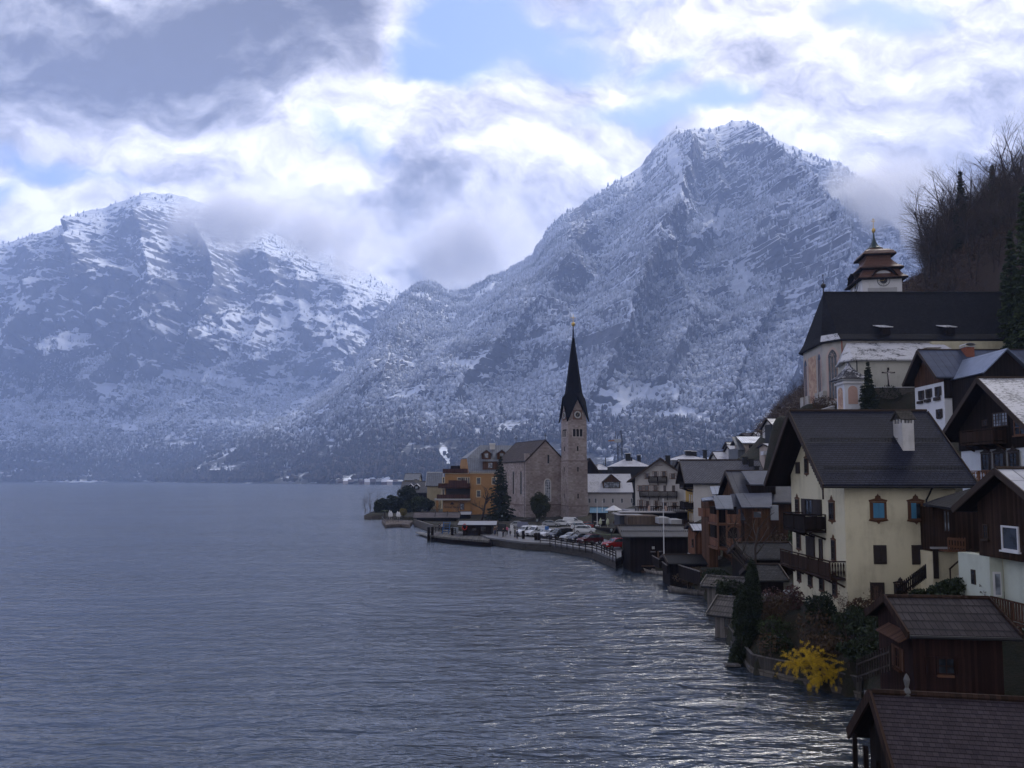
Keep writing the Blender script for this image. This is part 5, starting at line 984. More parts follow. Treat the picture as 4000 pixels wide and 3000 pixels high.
hip('house', 'flat snowy roof with three chimneys rising behind the fish-scale roofs', 'house', 190, 2622, 2775, 1797, 1774, 12, GRS, SNR, 4, chim=((2693, 1762, 1.6), (2712, 1764, 1.2), (2755, 1761, .9)))
h = House('house', 'grey slate roof strip with two black chimneys just behind the fish-scale roof', 'house', Y=140, cl=2674, cr=2955, ye=1900, yl=1830, yr=1796, D=8, z0=4, ov=.4, og=.3); h.walls(WP); h.roof(seam((.10, .12, .16), .9, 4, .5, .2)); 
# houses climbing the slope on the right
h = House('house', 'beige house with blue-white ribbed sheet roof and four dark-shuttered windows on the slope', 'house', Y=172, cl=2912, cr=3010, ye=1800, yl=1730, yr=1704, D=8, z0=11, ov=.5, og=.9); h.walls(WRM, below=5); h.roof(seam((.42, .45, .55), .55, 2.6, .35, .2))
for q in ((2931, 1737, 2943, 1751), (2975, 1737, 2987, 1751), (2933, 1776, 2945, 1789), (2978, 1776, 2990, 1789)): h.wpx('F', *q, fr=SHD, sh='open', shmat=SHD)
m = MB(); m.slab([(-1.9, -.6, h.h - 1.6), (-.2, -.6, h.h - 1.6), (-.2, 4, h.hr + .1), (-1.9, 4, h.hr + .1)], .12); m.box(-1.7, 0, .2, 7.5, 0, h.h - 1.2); m.build('side_annex', GRS, h.e)
for (Y, x0, x1, yl, yr, D, lab, wm, rm, z0, ax_) in ((185, 2805, 2850, 1793, 1765, 7, 'white house with bright ribbed snow roof left of the beige house', WP, SNR, 8, 'x'), (182, 2862, 2900, 1765, 1738, 7, 'small white house with black gable squeezed left of the beige house', WP, SNR, 8, 'x'), (215, 2855, 2890, 1748, 1727, 7, 'distant grey-roofed house above the bright ribbed roof', WRM, GRS, 12, 'x'), (225, 2918, 2965, 1702, 1692, 7, 'dark ridge of a house peeping over the blue-white ribbed roof', DARKW, shingle((.05, .04, .05)), 14, 'x'), (215, 2965, 3000, 1702, 1688, 7, 'snow-patched roof behind the beige house, right of its ridge', WP, SNR, 14, 'x'),
                                            (158, 3030, 3095, 1665, 1634, 8, 'grey-roofed chalet with black end wall high on the slope, left of the yellow house gable', WP, seam((.14, .15, .19), .8, 4), 20, 'x'), (150, 3005, 3070, 1742, 1732, 6, 'snowy low roof against the rock below the high chalet', WRM, SNR, 12, 'x')):
    h = House('house', lab, 'house', Y=Y, cl=x0, cr=x1, ye=1750, yl=yl, yr=yr, D=D, z0=z0, ov=.4, og=.5, t=.15, axis=ax_); h.walls(wm, below=6); h.roof(rm)
    for i in range(2): h.win('F', h.L * (.25 + .4 * i) - .4, h.h - 1.9, h.L * (.25 + .4 * i) + .4, h.h - .8, fr=SHD, sill=False)
    if Y == 158: m = MB(); m.box(-1.2, -.9, -.8, 3, h.h - 5, h.h + .4); m.build('end_board', BLK, h.e)
cb = thing('chimney_stack', 'stout plastered chimney stack with snow cap beside the rock', 'chimney', (42, 138, 9)); m = MB(); wb(m, 2986, 1776, 3008, 1850, 136, 1.2); m.build('stack', plaster((.38, .32, .29), .5), cb, world=True); m = MB(); wb(m, 2982, 1762, 3010, 1777, 135.8, 1.6); m.build('cap', SNR, cb, world=True)
# ------------------------------------------------------------------ stone parish church with the needle spire
STN = stone((.44, .38, .36), (.26, .205, .19), .75, .42, (.33, .30, .29), .025); NRF = shingle((.085, .07, .068), (.13, .11, .105), .3, .25)
h = House('church', 'rose-grey stone church with brown roof, arched windows and tall black needle spire by the lake', 'church', Y=195, cl=2056, cr=2203, ye=1900, ze=17.0, zr=22.3, D=19, yaw=24, z0=2., ov=.4, og=.15, axis='y', t=.2)
h.walls(STN, below=1); h.roof(NRF, og2=.2); ce_ = h.e
for f, q, n_ in (('F', (2128, 1873, 2149, 1958), 2),):
    u0, z1 = h.pix(f, q[0], q[1]); u1, z0_ = h.pix(f, q[2], q[3]); wv = (u1 - u0); c_ = (u0 + u1) / 2; pts = lambda k, e: [(c_ - wv / 2 * k, z0_ - e), (c_ + wv / 2 * k, z0_ - e)] + [(c_ + wv / 2 * k * math.cos(a), z1 - wv / 2 + wv / 2 * k * math.sin(a)) for a in [math.pi * i / 10 for i in range(11)]]
    m = MB(); h.fpoly(m, f, pts(1.35, .15), 0, .12); fw = m.build('window', plaster((.55, .52, .5), .2), h.e); m = MB(); h.fpoly(m, f, pts(1, 0), .12, .14); m.build('pane', GLASSL, fw); m = MB()
    for i in range(4): h.fbox(m, f, c_ - wv / 2 + wv * i / 3 - .04, c_ - wv / 2 + wv * i / 3 + .04, z0_, z1 - wv * .3, .14, .2)
    for i in range(8): h.fbox(m, f, c_ - wv / 2, c_ + wv / 2, z0_ + i * .75, z0_ + i * .75 + .06, .14, .18)
    m.build('tracery', WHT, fw)
h.wpx('F', 2137, 1776, 2146, 1811, fr=plaster((.3, .26, .25), .2), cross=(0, 0), sill=False)
for u_ in (3.2, 8.2, 13.2): m = MB(); z_ = 6; pts = [(u_ - .55, z_), (u_ + .55, z_)] + [(u_ + .55 * math.cos(a), z_ + 5.6 + .55 * math.sin(a)) for a in [math.pi * i / 8 for i in range(9)]]; h.fpoly(m, 'L', pts, 0, .06); q_ = m.build('window', plaster((.4, .38, .38), .2), h.e); m = MB(); h.fpoly(m, 'L', [(c + (u_ - c) * .3, z) for c, z in pts], .06, .08); m.build('pane', GLASS, q_)
m = MB(); h.fbox(m, 'F', -.15, h.L + .15, 3.1, 3.35, 0, .18); h.fbox(m, 'L', -.15, h.D, 3.1, 3.35, 0, .18); m.build('string_course', plain((.17, .12, .11), .8), h.e)
m = MB()
for u_ in (.05,): m.tube([h.pt('L', .6, h.h - .4, .2), h.pt('L', .6, .2, .2)], .12, 5); m.tube([h.pt('F', h.L - .3, h.h - .3, .2), h.pt('F', h.L - .3, .2, .2)], .12, 5)
m.build('downpipe', BLK, h.e); m = MB(); m.bar((h.L / 2, 0, h.hr), (h.L / 2, 0, h.hr + 2.1), .12, .12, (1, 0, 0)); m.bar((h.L / 2 - .45, 0, h.hr + 1.4), (h.L / 2 + .45, 0, h.hr + 1.4), .12); m.bar((h.L / 2, h.D, h.hr), (h.L / 2, h.D, h.hr + 2.2), .12, .12, (1, 0, 0)); m.bar((h.L / 2 - .45, h.D, h.hr + 1.5), (h.L / 2 + .45, h.D, h.hr + 1.5), .12); m.build('cross', BLK, h.e)
m = MB(); m.box(-.25, .9, -.12, .9, 0, h.h + 1.6); m.box(-.3, 1.0, -.2, 1.0, h.h + 1.6, h.h + 1.8); m.box(h.L - .7, h.L + .1, -.12, .9, 0, h.h - .4); m.build('corner_pier', STN, h.e)
# tower
tc_ = W(2220, 1900, 190.5); ta = R(17); TM = Matrix.LocRotScale(Vector((tc_.x, tc_.y, 0)), Matrix.Rotation(ta, 3, 'Z'), None); wt = 5.35
def tmm(m): m.v = [tuple(TM @ Vector(v)) for v in m.v]; return m
zt_ = W(2220, 1643, 190.5).z; zb_ = W(2220, 1800, 190.5).z; z1_ = W(2220, 1977, 190.5).z; zp = W(2242, 1560, 193).z; zs = W(2242, 1284, 193).z
m = MB(); m.box(0, wt, 0, wt, 1, zb_); m.box(.12, wt - .12, .12, wt - .12, zb_, zt_ + .3); tmm(m).build('tower_wall', STN, ce_, world=True)
m = MB(); m.box(-.12, wt + .12, -.12, wt + .12, zb_ - .12, zb_ + .12); m.box(-.12, wt + .12, -.12, wt + .12, z1_ - .12, z1_ + .12); tmm(m).build('cornice', plain((.2, .15, .14), .8), ce_, world=True)
m = MB(); c_ = wt / 2
for k in range(4):
    Mk = Matrix.Translation((c_, c_, 0)) @ Matrix.Rotation(k * math.pi / 2, 4, 'Z') @ Matrix.Translation((-c_, -c_, 0)); tri = [(.12, zt_ + .2), (wt - .12, zt_ + .2), (c_, zp)]; n0 = len(m.v); m.cage([(x, .13, z) for x, z in tri], [(x, .6, z) for x, z in tri]); m.v[n0:] = [tuple(Mk @ Vector(v)) for v in m.v[n0:]]
tmm(m).build('tower_gable', STN, ce_, world=True)
# spire: octagon that grows out of four gables
m = MB(); e = .35; cs = [(-e, -e), (wt + e, -e), (wt + e, wt + e), (-e, wt + e)]; pk = [(c_, -e - .1), (wt + e + .1, c_), (c_, wt + e + .1), (-e - .1, c_)]; zk = zp + .5; zc_ = zt_ - .1; r8 = 2.15; z8 = zp - .2
oct_ = [(c_ + r8 * math.sin(math.pi / 8 + i * math.pi / 4 + math.pi), c_ + r8 * -1 * -math.cos(math.pi / 8 + i * math.pi / 4 + math.pi) , 0) for i in range(8)]
vs = [(*c, zc_) for c in cs] + [(*p, zk - .35) for p in pk] + [(c_, c_, zs)]; fs = []
for i in range(4): fs += [(i, 4 + i, 8), (4 + i, (i + 1) % 4, 8)]
# corners rise as steep valleys-free broaches: push mid ring outwards to the octagon
ring = []; 
for i in range(4):
    for a in (-1, 1):
        an = math.atan2(pk[i][1] - c_, pk[i][0] - c_) + a * math.pi / 8; ring.append((c_ + r8 * math.cos(an) * 1.08, c_ + r8 * math.sin(an) * 1.08, zp + 1.6))
vs = [(*c, zc_) for c in cs] + [(*p, zk) for p in pk] + ring + [(c_, c_, zs)]
fs = []
for i in range(4):
    a, b_ = 8 + 2 * i, 9 + 2 * i; c0, c1 = i, (i + 1) % 4; nx = 8 + (2 * i + 2) % 8
    fs += [(c0, 4 + i, a), (4 + i, b_, a), (4 + i, c1, b_), (a, b_, 16), (b_, c1, nx), (b_, nx, 16)]
m.add(vs, fs)
for i in range(4):
    m.bar((*cs[i], zc_ - .1), (*pk[i], zk - .05), .1, .28); m.bar((*pk[i], zk - .05), (*cs[(i + 1) % 4], zc_ - .1), .1, .28)
sp_ = tmm(m).build('spire', shingle((.006, .006, .009), (.012, .012, .016), .3, .25), ce_, world=True)
m = MB(); m.lathe([(.34, zs - 3.2), (.3, zs - 2), (.22, zs - .6), (.12, zs + .8)], (c_, c_, 0), 8); tmm(m).build('spire_tip', plain((.02, .03, .07), .4, name='blue_lead'), sp_, world=True)
m = MB(); m.lathe([(.08, zs + .7), (.42, zs + 1.), (.52, zs + 1.35), (.42, zs + 1.7), (.08, zs + 1.95), (.06, zs + 4)], (c_, c_, 0), 10); m.bar((c_ - .75, c_, zs + 3.1), (c_ + .75, c_, zs + 3.1), .12); tmm(m).build('ball_and_cross', GOLD, sp_, world=True)
for k, hands in ((0, [(R(-140), .5, .1), (R(25), .8, .07)]), (-1, [(R(-140), .5, .1), (R(25), .8, .07)])):
    Mk = TM @ Matrix.Translation((c_, c_, 0)) @ Matrix.Rotation(k * math.pi / 2, 4, 'Z') @ Matrix.Translation((0, -c_, 0))
    def TT(m): m.v = [tuple(Mk @ Vector(v)) for v in m.v]; return m
    zc2 = zt_ + 1.6; m = MB(); m.box(-1.25, 1.25, .02, .12, zc2 - 1.25, zc2 + 1.25); TT(m).build('clock_panel', plain((.16, .09, .07), name='red_brown_panel'), ce_, world=True)
    clock(ce_, Mk @ Matrix.Translation((0, 0, zc2)), 1.05, plain((.50, .48, .46), .6, name='dial_white'), plain((.03, .032, .04), .6, name='dial_black'), hands)
    zw = W(2242, 1705, 191).z; zq = W(2242, 1675, 191).z
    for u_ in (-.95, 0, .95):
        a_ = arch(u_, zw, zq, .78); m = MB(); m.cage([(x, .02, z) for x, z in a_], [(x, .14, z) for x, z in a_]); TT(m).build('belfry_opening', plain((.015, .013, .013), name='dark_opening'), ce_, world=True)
    m = MB(); m.box(-1.5, 1.5, -.02, .14, zw - .2, zw); 
    for u_ in (-1.42, -.47, .47, 1.42): m.tube([(u_, .0, zw), (u_, .0, zq - .4)], .09, 6)
    TT(m).build('belfry_column', plaster((.5, .44, .42), .2), ce_, world=True)
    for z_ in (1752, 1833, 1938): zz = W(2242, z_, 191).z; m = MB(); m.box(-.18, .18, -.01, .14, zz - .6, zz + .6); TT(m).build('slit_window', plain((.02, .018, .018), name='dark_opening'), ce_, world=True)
m = MB(); m.slab([h.M @ Vector((h.L - 1.2, -.2, h.h + 1.2)), h.M @ Vector((h.L + .8, -.2, h.h + .2)), h.M @ Vector((h.L + .8, 5, h.h + .2)), h.M @ Vector((h.L - 1.2, 5, h.h + 1.2))], .1); m.build('lead_flashing', plain((.12, .14, .17), .4, .3), ce_, world=True)
# ------------------------------------------------------------------ orange inn
OR = plaster((.34, .185, .072), .4); ORT = plaster((.52, .44, .32), .25); MAN = seam((.20, .21, .235), .62, 3.2, .42, .35); BALC = boards((.06, .028, .022), .2)
Y0 = 212; e0 = thing('inn', 'orange inn with grey mansard roof, dormers and stacked lakeside balconies', 'inn', (-12, Y0, 2.4))
def wbx(x0, y0, x1, y1, Y, d, name, mat, par=None): a, b_ = W(x0, y0, Y), W(x1, y1, Y); m = MB(); m.box(a.x, b_.x, Y, Y + d, b_.z, a.z); return m.build(name, mat, par or e0, world=True)
wbx(1838, 1848, 2010, 2040, Y0, 14, 'wall', OR); wbx(1836, 1843, 2012, 1850, Y0 - .3, 14.6, 'cornice', ORT)
m = MB(); P0 = [W(1832, 1846, Y0 - .4), W(2012, 1846, Y0 - .4), W(2012, 1789, Y0 + 3.4), W(1823, 1789, Y0 + 3.4)]; m.slab(P0, .2)
P1 = [W(1823, 1789, Y0 + 3.4), W(2012, 1789, Y0 + 3.4), W(2000, 1740, Y0 + 8), W(1876, 1739, Y0 + 8)]; m.slab(P1, .2); m.slab([W(1823, 1789, Y0 + 3.4), W(1876, 1739, Y0 + 8), W(1876, 1739, Y0 + 8) + Vector((.05, .3, 0)), W(1800, 1790, Y0 + 13)], .2); m.build('roof', MAN, e0, world=True)
m = MB(); q = [W(1826, 1792, Y0 + 3.2), W(1800, 1794, Y0 + 12.6), W(1793, 1850, Y0 + 13), W(1834, 1850, Y0 + .2)]; m.add([tuple(v) for v in q] + [tuple(v + Vector((1.5, 0, 0))) for v in q], [(0, 1, 2, 3), (4, 7, 6, 5), (0, 3, 7, 4), (0, 4, 5, 1), (1, 5, 6, 2), (3, 2, 6, 7)]); m.build('end_wall', OR, e0, world=True)
for x_, y_ in ((1900, 1775), (1960, 1775)):
    a = W(x_, y_, Y0 + 2.2); m = MB(); pr = [(-1.3, -1.4), (1.3, -1.4), (1.3, .35), (0, 1.3), (-1.3, .35)]; m.cage([(a.x + u, a.y, a.z + z) for u, z in pr], [(a.x + u, a.y + 4, a.z + z) for u, z in pr]); d_ = m.build('dormer', PW, e0, world=True); m = MB()
    for sg in (-1, 1): m.slab([(a.x, a.y - .4, a.z + 1.5), (a.x + sg * 1.75, a.y - .4, a.z + .2), (a.x + sg * 1.75, a.y + 4, a.z + .2), (a.x, a.y + 4, a.z + 1.5)], .1)
    m.build('dormer_roof', MAN, d_, world=True); m = MB(); m.box(a.x - .5, a.x + .5, a.y - .08, a.y, a.z - .9, a.z + .3); m.build('pane', GLASSL, d_, world=True)
a = W(1915, 1818, Y0 + .2); m = MB(); m.box(a.x - 2.2, a.x + 2.8, a.y, a.y + 3, a.z - 1.2, a.z + 1.2); d_ = m.build('dormer', PW, e0, world=True); m = MB(); m.slab([(a.x - 2.6, a.y - .4, a.z + 1.2), (a.x + 3, a.y - .4, a.z + 1.2), (a.x + 3, a.y + 3.6, a.z + 2.2), (a.x - 2.8, a.y + 3.6, a.z + 2.2)], .1); m.build('dormer_roof', MAN, d_, world=True); m = MB(); m.box(a.x - .5, a.x + .6, a.y - .08, a.y, a.z - .7, a.z + .7); m.build('pane', GLASSL, d_, world=True)
wbx(1913, 1733, 1933, 1768, Y0 + 6.5, 1.2, 'chimney', WP); wbx(1911, 1731, 1935, 1736, Y0 + 6.3, 1.6, 'chimney_cap', WHT)
def win_px(par, x0, y0, x1, y1, Y, tr=ORT, gl=GLASS):
    f = wbx(x0 - 3, y0 - 3, x1 + 3, y1 + 3, Y - .06, .05, 'window', tr, par); wbx(x0, y0, x1, y1, Y - .1, .03, 'pane', gl, f)
for q in ((1863, 1867, 1876, 1890), (1863, 1917, 1876, 1940), (1923, 1867, 1936, 1890)): win_px(e0, *q, Y0)
wbx(1738, 1850, 1838, 2000, Y0 + 1.2, 8, 'wing_wall', OR); wbx(1737, 1847, 1838, 1851, Y0 + .9, 8, 'wing_cornice', ORT)
m = MB(); wb(m, 1729, 1831, 1827, 1848, Y0 + .6, .12); wb(m, 1729, 1831, 1731, 1848, Y0 + .6, 6); m.build('roof_railing', BALC, e0, world=True); wbx(1760, 1819, 1795, 1831, Y0 + 5, 3, 'roof_shed', DARKW)
for q in ((1730, 1866, 1735, 1886), (1804, 1866, 1808, 1880), (1811, 1866, 1815, 1880), (1820, 1866, 1824, 1880), (1829, 1866, 1833, 1888), (1788, 1867, 1801, 1874)): win_px(e0, *q, Y0 + 1.2)
m = MB(); wb(m, 1712, 1888, 1836, 1904, Y0 - 1.2, .12); wb(m, 1712, 1903, 1836, 1907, Y0 - 1.2, 3); wb(m, 1752, 1876, 1826, 1888, Y0 - .6, .1); m.build('balcony', BALC, e0, world=True)
wbx(1742, 1908, 1836, 1935, Y0 + 1.0, 1, 'painted_recess', plain((.018, .013, .011), name='recess_shade')); wbx(1724, 1908, 1738, 1946, Y0 + 1.2, 6, 'wing_wall', ORT); win_px(e0, 1729, 1912, 1734, 1932, Y0 + 1.2)  # near-black box stands in for the shade behind the balcony
m = MB(); wb(m, 1706, 1932, 1836, 1950, Y0 - 2.6, .12); wb(m, 1706, 1932, 1708, 1950, Y0 - 2.6, 5); m.build('balcony', BALC, e0, world=True); wbx(1697, 1948, 1836, 1954, Y0 - 3.2, 6, 'terrace_slab', plain((.38, .37, .37), .7))
wbx(1730, 1955, 1838, 1999, Y0 - .6, 4, 'ground_floor', OR); wbx(1703, 1955, 1712, 1998, Y0 - 2.4, .5, 'pillar', OR); win_px(e0, 1799, 1968, 1811, 1990, Y0 - .6, TRIMB, GLASSL)
sg_ = wbx(1731, 1957, 1729.9 + 2, 1960, Y0 - .62, .01, 'sign_tree', plain((.03, .02, .012), name='sign_brown'))
p = W(1766, 1971, Y0 - .68); m = MB(); m.lathe([(.02, -.5), (.06, -.3), (.05, .0)], (p.x, p.y, p.z), 5)
for dx, dz, r_ in ((0, .35, .36), (-.3, .15, .24), (.3, .15, .24)): m.cage([(p.x + dx + r_ * math.cos(t), p.y, p.z + dz + r_ * .75 * math.sin(t)) for t in [math.pi * i / 6 for i in range(12)]], [(p.x + dx + r_ * math.cos(t), p.y + .04, p.z + dz + r_ * .75 * math.sin(t)) for t in [math.pi * i / 6 for i in range(12)]])
bpy.data.objects.remove(sg_); m.build('tree_emblem', plain((.03, .02, .012), name='sign_brown'), e0, world=True)
cu = bpy.data.curves.new('lettering', 'FONT'); cu.body = 'Grüner Baum'; cu.size = .78; cu.align_x = 'CENTER'; cu.extrude = .02; cu.space_character = 1.0; cu.offset = .012; cu.materials.append(plain((.03, .02, .012), name='sign_brown'))
t_ = bpy.data.objects.new('x', cu); me_ = bpy.data.meshes.new_from_object(t_); bpy.data.objects.remove(t_); t_ = bpy.data.objects.new('lettering', me_); col.objects.link(t_); t_.parent = e0; p = W(1765, 1984, Y0 - .64); t_.location = e0.matrix_basis.inverted() @ p if False else (p.x - e0.location.x, p.y - e0.location.y, p.z - e0.location.z); t_.rotation_euler = (R(90), 0, 0)
# ------------------------------------------------------------------ houses out on the point
h = House('house', 'beige house with steep grey sheet roof left of the orange inn', 'house', Y=236, cl=1668, cr=1722, ye=1930, yl=1897, yr=1845, D=6, z0=2.2, ov=.4, og=.4); h.walls(plaster((.34, .29, .19), .4)); h.roof(MAN, edge=WHT)
h = House('house', 'dark house with broad grey roof, central chimney and two small dormers on the point', 'house', Y=262, cl=1566, cr=1664, ye=1930, yl=1924, yr=1881, D=11, z0=2.2, ov=.4, og=.3); h.walls(DARKW); h.roof(shingle((.10, .10, .11), (.15, .15, .16), .4, .3)); h.chimney(4.6, 5.4, .9, .9, h.hr + 1.0, plaster((.2, .19, .18), .5)); dormer(h, 3.2, 1.8, 1.2, h.h + 2.2, h.h + .6, DARKW, SNR); dormer(h, 5.4, 1.8, 1.2, h.h + 2.2, h.h + .6, DARKW, SNR)
h = House('house', 'pale yellow half-hipped house with blue-grey roof beyond the point', 'house', Y=330, cl=1580, cr=1636, ye=1880, yl=1875, yr=1850, D=10, z0=2.2, ov=.3, og=.3); h.walls(plaster((.42, .38, .27), .2)); h.roof(GRS)
for i in range(4): h.win('F', .8 + 1.5 * i, h.h - 1.5, 1.4 + 1.5 * i, h.h - .4, fr=WHT, sill=False)
# far shore hamlet
rs = random.Random(5)
spots = [(1290, 1750), (1318, 1740), (1340, 1720), (1360, 1700), (1378, 1715), (1402, 1690), (1425, 1650), (1446, 1660), (1470, 1640), (1490, 1600), (1512, 1560), (1535, 1590), (1552, 1600), (1385, 1800), (1455, 1800), (1300, 1830)]
descr = ['left end of the hamlet', 'second house in from the left end of the hamlet', 'brown-walled with a white roof', 'grey-walled just left of the road', 'small and half hidden by trees', 'with a dark gable', 'wider, pale-walled', 'dark-walled by the shore', 'steep-roofed', 'bright roofed landing building', 'low white roof near the landing', 'small shed-like beside the point', 'last house before the near trees', 'set back up the slope, left one', 'set back up the slope, right one', 'highest, behind the left end']
for i, ((px, Y), ds) in enumerate(zip(spots, descr)):
    b = W(px, 1884, Y); big = i == 9; L = rs.uniform(9, 16) * (1.7 if big else 1); zg = 2.5 if i < 13 else 14
    hh_ = House('house', 'tiny far-shore house, ' + ds, 'house', xy=(b.x, Y), L=L, D=9, z0=zg, ze=zg + rs.uniform(3.5, 6), zr=zg + rs.uniform(8, 10.5), ov=.8, og=.8, yaw=rs.uniform(-25, 25), axis=rs.choice('xxy'), group='houses of the hamlet on the far shore'); hh_.walls([DARKW, PW, WRM, DARKW][i % 4], below=6); hh_.roof([GRS, NRF, SNR, NRF][i % 4] if not big else SNR)
# tower crane
cr0 = W(2422, 1800, 400); ct_ = thing('crane', 'tower crane with a raised jib standing in the valley behind the village', 'crane', (cr0.x, 400, 5)); m = MB(); Hc = W(2422, 1728, 400).z - 5; w_ = 1.1
for sx, sy in ((-1, -1), (1, -1), (1, 1), (-1, 1)): m.bar((sx * w_ / 1, sy * w_, 0), (sx * w_, sy * w_, Hc), .28, .28, (1, 0, 0))
for i in range(12): z_ = Hc * i / 12; s2 = 1 if i % 2 else -1; m.bar((-w_ * s2, -w_, z_), (w_ * s2, -w_, z_ + Hc / 12), .18); m.bar((-w_, -w_, z_), (w_, -w_, z_), .16)
m.build('mast', plain((.06, .07, .10), .6, name='crane_steel'), ct_); m = MB(); apex = W(2424, 1681, 400) - Vector((cr0.x, 400, 5)); bk = W(2404, 1685, 400) - Vector((cr0.x, 400, 5)); m.bar((1.2, 0, Hc), apex, .4); m.bar((-2.5, 0, Hc), apex, .3); m.bar((-2.4, 0, Hc), bk, .3); m.bar((1.4, 0, Hc), apex + Vector((.6, 0, 0)), .3); m.build('tower_head', plain((.06, .07, .10), .6, name='crane_steel'), ct_)
m = MB(); m.box(-3, .4, -1.2, 1.2, Hc, Hc + 1.8); m.build('cab', plain((.4, .42, .45), .5), ct_); m = MB(); j = W(2376, 1722, 400) - Vector((cr0.x, 400, 5)); m.bar((-2.6, 0, Hc + 1), j, 1.1, .7); m.build('jib', plain((.35, .16, .06), .6, name='orange_jib'), ct_)
# ------------------------------------------------------------------ vegetation kit
vr = np.random.RandomState(21)
def cards(P, size, asp=1.6, flat=0., rs=None):
    rs = rs or vr; n = len(P); a = rs.normal(size=(n, 3)); a[:, 2] *= (1 - flat); a /= np.linalg.norm(a, axis=1)[:, None] + 1e-9; b = rs.normal(size=(n, 3)); b -= (a * b).sum(1)[:, None] * a; b /= np.linalg.norm(b, axis=1)[:, None] + 1e-9
    s = (size * rs.uniform(.6, 1.4, n))[:, None]; u = a * s * asp; v = b * s; V = np.stack([P - u * .5, P + v * .4, P + u * .5, P - v * .4], 1).reshape(-1, 3); return V, np.arange(4 * n).reshape(-1, 4)
def blobpts(n, lumps, rs=None, shell=.5):
    rs = rs or vr; w = np.array([l[3] * l[4] * l[5] for l in lumps]); w = w / w.sum(); k = rs.choice(len(lumps), n, p=w); L_ = np.array(lumps)[k]; d = rs.normal(size=(n, 3)); d /= np.linalg.norm(d, axis=1)[:, None]; r = rs.uniform(0, 1, n) ** (1 / (3 + 6 * shell)); return L_[:, :3] + d * r[:, None] * L_[:, 3:6]
def mesh_to(parent, name, V, Fc, mat, smooth=False):
    o = np_mesh(name, V, Fc, mat, smooth); o.parent = parent; return o
BARK = plain((.045, .036, .032), .95, name='bark', var=.3); TWIG = plain((.085, .065, .055), .95, name='twigs', var=.3); TWIGR = plain((.13, .075, .055), .95, name='reddish_twigs', var=.3)
def lumpy(cx, cy, cz, rx, ry, rz, n, k=.45, rs=None):
    rs = rs or vr; L_ = [(cx, cy, cz, rx * .72, ry * .72, rz * .72)]
    for i in range(n): d = rs.normal(size=3); d /= np.linalg.norm(d); L_.append((cx + d[0] * rx * .62, cy + d[1] * ry * .62, cz + d[2] * rz * .62, rx * k * rs.uniform(.6, 1.1), ry * k * rs.uniform(.6, 1.1), rz * k * rs.uniform(.6, 1.1)))
    return L_
def branching(seed, h, spread=.5, levels=5, r0=None, lean=0., trunk=.35, n0=6, gnarl=.12, seg=(6, 5, 4, 3, 3, 3), up=.25, minl=.22):
    rs = random.Random(seed); r0 = r0 or h * .018; tubes = []
    def grow(p, d, ln, r, lv):
        k = 4 if lv < 2 else 3; pts = [p]; rad = [r]; q = p.copy(); dd = d.copy()
        for i in range(k):
            dd = (dd + Vector((rs.gauss(0, gnarl), rs.gauss(0, gnarl), rs.gauss(0, gnarl * .5) + up * .12 * (1 if lv else 0)))).normalized(); q = q + dd * ln / k; pts.append(q.copy()); rad.append(r * (1 - .55 * (i + 1) / k))
        tubes.append((pts, rad, seg[min(lv, 5)]))
        if lv >= levels or ln < minl: return
        n = n0 if lv == 0 else rs.randint(3, 4)
        for i in range(n):
            t_ = (trunk + (1 - trunk) * (i + rs.random()) / n) if lv == 0 else rs.uniform(.25, 1.); j = min(k - 1, int(t_ * k)); o_ = pts[j].lerp(pts[j + 1], t_ * k - j if t_ < 1 else 1)
            a = rs.uniform(0, 2 * math.pi) + i * 2.4; side = Vector((math.cos(a), math.sin(a), 0)); sp = spread * rs.uniform(.7, 1.3); nd = (dd * (1 - sp * .6) + side * sp + Vector((0, 0, up))).normalized()
            grow(o_, nd, ln * rs.uniform(.42, .62) * (1.0 - .35 * (t_ if lv == 0 else 0)), r * (1 - .55 * t_) * .55, lv + 1)
    grow(Vector((0, 0, -.3)), Vector((lean, 0, 1)).normalized(), h * (.82 if n0 > 4 else .5), r0, 0); return tubes
def tubes_mesh(tubes, lo=0, hi=99):
    m = MB()
    for pts, rad, sg in tubes: m.tube(pts, rad, sg)
    return m
def bare_tree(name, label, cat, loc, h, seed, **kw):
    t_ = thing(name, label, cat, loc); tb = branching(seed, h, **kw); m1 = MB(); m2 = MB()
    for pts, rad, sg in tb: (m1 if sg >= 4 else m2).tube(pts, rad, sg)
    m1.build('trunk', BARK, t_, True); 
    if m2.v: m2.build('twigs', TWIG, t_)
    return t_
LEAFD = leafy((.006, .011, .006), (.022, .034, .014), 'dark_needles'); LEAFG = leafy((.012, .022, .008), (.05, .07, .02), 'green_leaves'); LEAFB = leafy((.03, .02, .012), (.10, .06, .03), 'brown_leaves'); IVY = leafy((.006, .012, .005), (.03, .045, .015), 'ivy_leaves')
YELF = leafy((.55, .33, .01), (.80, .56, .04), 'yellow_blossom'); PINKT = leafy((.04, .02, .02), (.12, .06, .055), 'dry_leaves')
